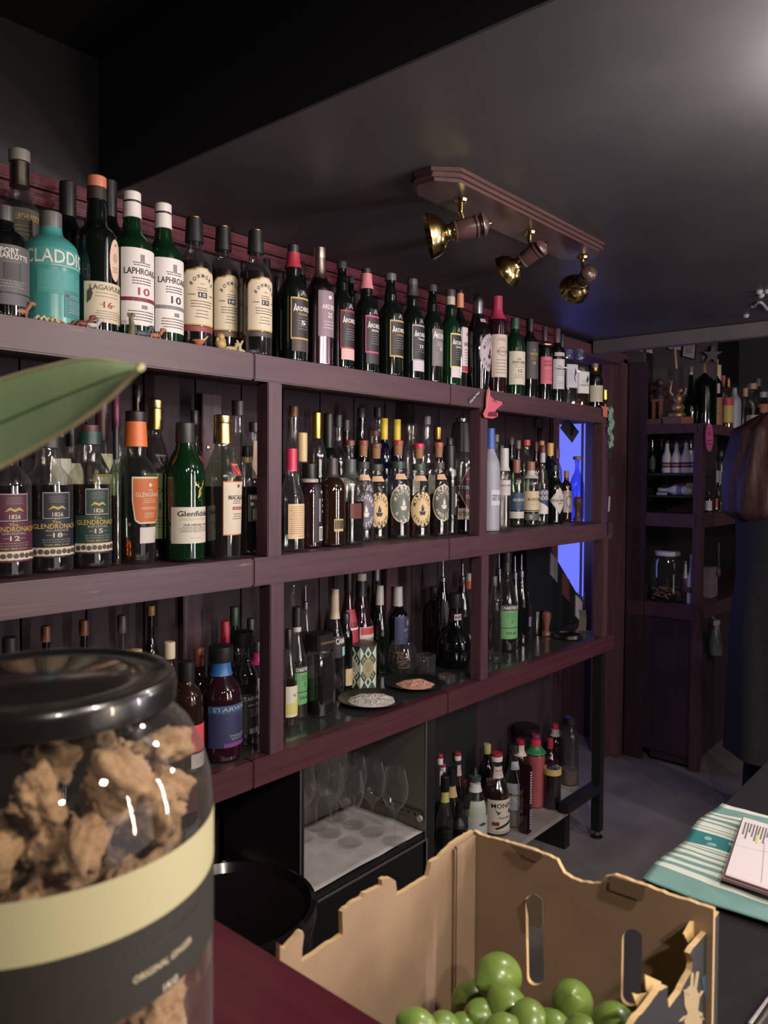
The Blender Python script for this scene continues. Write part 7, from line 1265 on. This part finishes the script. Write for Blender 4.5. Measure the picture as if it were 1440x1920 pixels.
# local frame: +X is forward for the person, +Y their left
pel = addj((0, 0, .95), (.15, .12)); wa = addj((0, 0, 1.08), (.125, .10), pel); ch = addj((0, 0, 1.25), (.145, .11), wa); sh = addj((-.01, 0, 1.38), (.12, .09), ch); nk = addj((0, 0, 1.46), .052, sh); hd0 = addj((.015, 0, 1.53), (.072, .075), nk); hd1 = addj((.02, 0, 1.61), (.078, .092), hd0); hd2 = addj((.01, 0, 1.67), (.06, .07), hd1)
def limb(sd):
    hip = addj((0, sd*.095, .90), .092, pel); kn = addj((.02, sd*.10, .49), .058, hip); an = addj((-.01, sd*.10, .09), .038, kn); hl = addj((-.02, sd*.10, .045), .036, an); toe = addj((.13, sd*.115, .03), .030, hl)
    so_ = addj((-.01, sd*.17, 1.38), .055, sh); el = addj((.0, sd*.205, 1.12), .042, so_); wr = addj((.20, sd*.12, 1.04), .028, el); pm_ = addj((.255, sd*.10, 1.035), (.038, .018), wr)
    for i, (a, l) in enumerate(((-.03, .075), (-.01, .085), (.01, .08), (.03, .065))): f1 = addj((.295, sd*.10+a*.8, 1.03), .0105, pm_); f2 = addj((.295+l*.45, sd*.10+a, 1.01), .0095, f1); addj((.295+l*.65, sd*.10+a, .98), .008, f2)
    t1 = addj((.25, sd*.10-sd*.040, 1.05), .012, wr); addj((.29, sd*.10-sd*.055, 1.04), .010, t1)
limb(1); limb(-1)
SK = noise_mat('skin', (176, 130, 110), (190, 144, 122), 8, rough=.5)
bd = skin_obj('body', J, ED, RD, SK, pe)
fm = MB().ball((.105, 0, 1.585), .014, sc=(1.2, .7, 1.2)); fm.build('nose', SK, pe, smooth=True)
for sd in (1, -1): MB().ball((.085, sd*.032, 1.612), .013, sc=(.6, 1.1, .7)).build('eye', pm((190, 186, 180), .3), pe, smooth=True); MB().ball((0.01, sd*.082, 1.59), .022, sc=(.7, .3, 1.2)).build('ear', SK, pe, smooth=True)
MB().ball((.092, 0, 1.545), .018, sc=(.4, 1.2, .35)).build('mouth', pm((150, 80, 80), .5), pe, smooth=True)
BKC = noise_mat('black_cotton', (24, 25, 28), (32, 33, 36), 40, rough=.85)
for sd in (1, -1): MB().tube([(-.01, sd*.09, 1.40), (-.01, sd*.175, 1.372), (0, sd*.20, 1.24), (.01, sd*.21, 1.12), (.06, sd*.19, 1.085), (.12, sd*.16, 1.07), (.19, sd*.125, 1.05)], [.062, .078, .068, .058, .054, .048, .042], 20).build('sleeve', BKC, pe, smooth=True)
Jp = [(0, 0, .88)]; Ep = []; Rp = [(.10, .09)]
for sd in (1, -1): b0 = len(Jp); Jp += [(0, sd*.085, .80), (.02, sd*.10, .49), (-.01, sd*.105, .075)]; Rp += [.08, .072, .062]; Ep += [(0, b0), (b0, b0+1), (b0+1, b0+2)]
skin_obj('trousers', Jp, Ep, Rp, BKC, pe)
for sd in (1, -1): MB().ball((.05, sd*.11, .045), .06, sc=(2.1, .85, .75)).build('shoe', pm((26, 26, 28), .5), pe, smooth=True)
m = MB(); V = []; Fc = []; n = 40
prof = [(.34, .20, .17), (.50, .195, .165), (.75, .19, .155), (.92, .185, .15), (1.06, .165, .135), (1.18, .18, .14), (1.30, .195, .14), (1.38, .19, .125), (1.425, .13, .09), (1.45, .065, .06)]
for z, ry, rx in prof:
    for k in range(n): a = 2*PI*k/n; wv = 1+(.05*math.sin(a*7+z*3) if z < .95 else .012*math.sin(a*5+z*9)); V.append((rx*math.cos(a)*wv, ry*math.sin(a)*wv, z))
for i in range(len(prof)-1):
    for k in range(n): Fc.append((i*n+k, i*n+(k+1) % n, (i+1)*n+(k+1) % n, (i+1)*n+k))
m.add(V, Fc); o = m.build('long_coat', BKC, pe, smooth=True, auto=False); md = o.modifiers.new('s', 'SUBSURF'); md.levels = md.render_levels = 1
HM = noise_mat('auburn_hair', (44, 26, 26), (74, 46, 43), 9, (14, 14, 1.2), rough=.6, bump=.5, lo=.3, hi=.7)
m = MB(); bm = bmesh.new(); bmesh.ops.create_uvsphere(bm, u_segments=48, v_segments=36, radius=1)
V = []
for v in bm.verts:
    z = v.co.z; x, y = v.co.x, v.co.y; t = (1-z)/2; w = .118+.05*math.sin(min(1, t*1.5)*PI/2)-.05*max(0, t-.7); zz = 1.695-.44*t if t > .25 else 1.715-.44*t*1.18
    k = math.hypot(x, y) or 1; rad = min(1, math.sqrt(max(0, 1-z*z))*1.5) if t > .1 else math.sqrt(max(0, 1-z*z))*1.35
    rad = min(rad, 1); wob = 1+.05*math.sin(math.atan2(y, x)*13+t*5)+.03*math.sin(math.atan2(y, x)*29); fx = (x/k)*rad*w*wob; fy = (y/k)*rad*w*1.08*wob
    if fx > .045: fx = .045-(.03 if t > .2 else -.02)
    V.append((fx-.03, fy, zz))
bm.verts.index_update(); m.add(V, [tuple(q.index for q in f.verts) for f in bm.faces]); bm.free(); m.build('hair', HM, pe, smooth=True, auto=False)
bpy.context.view_layer.update()
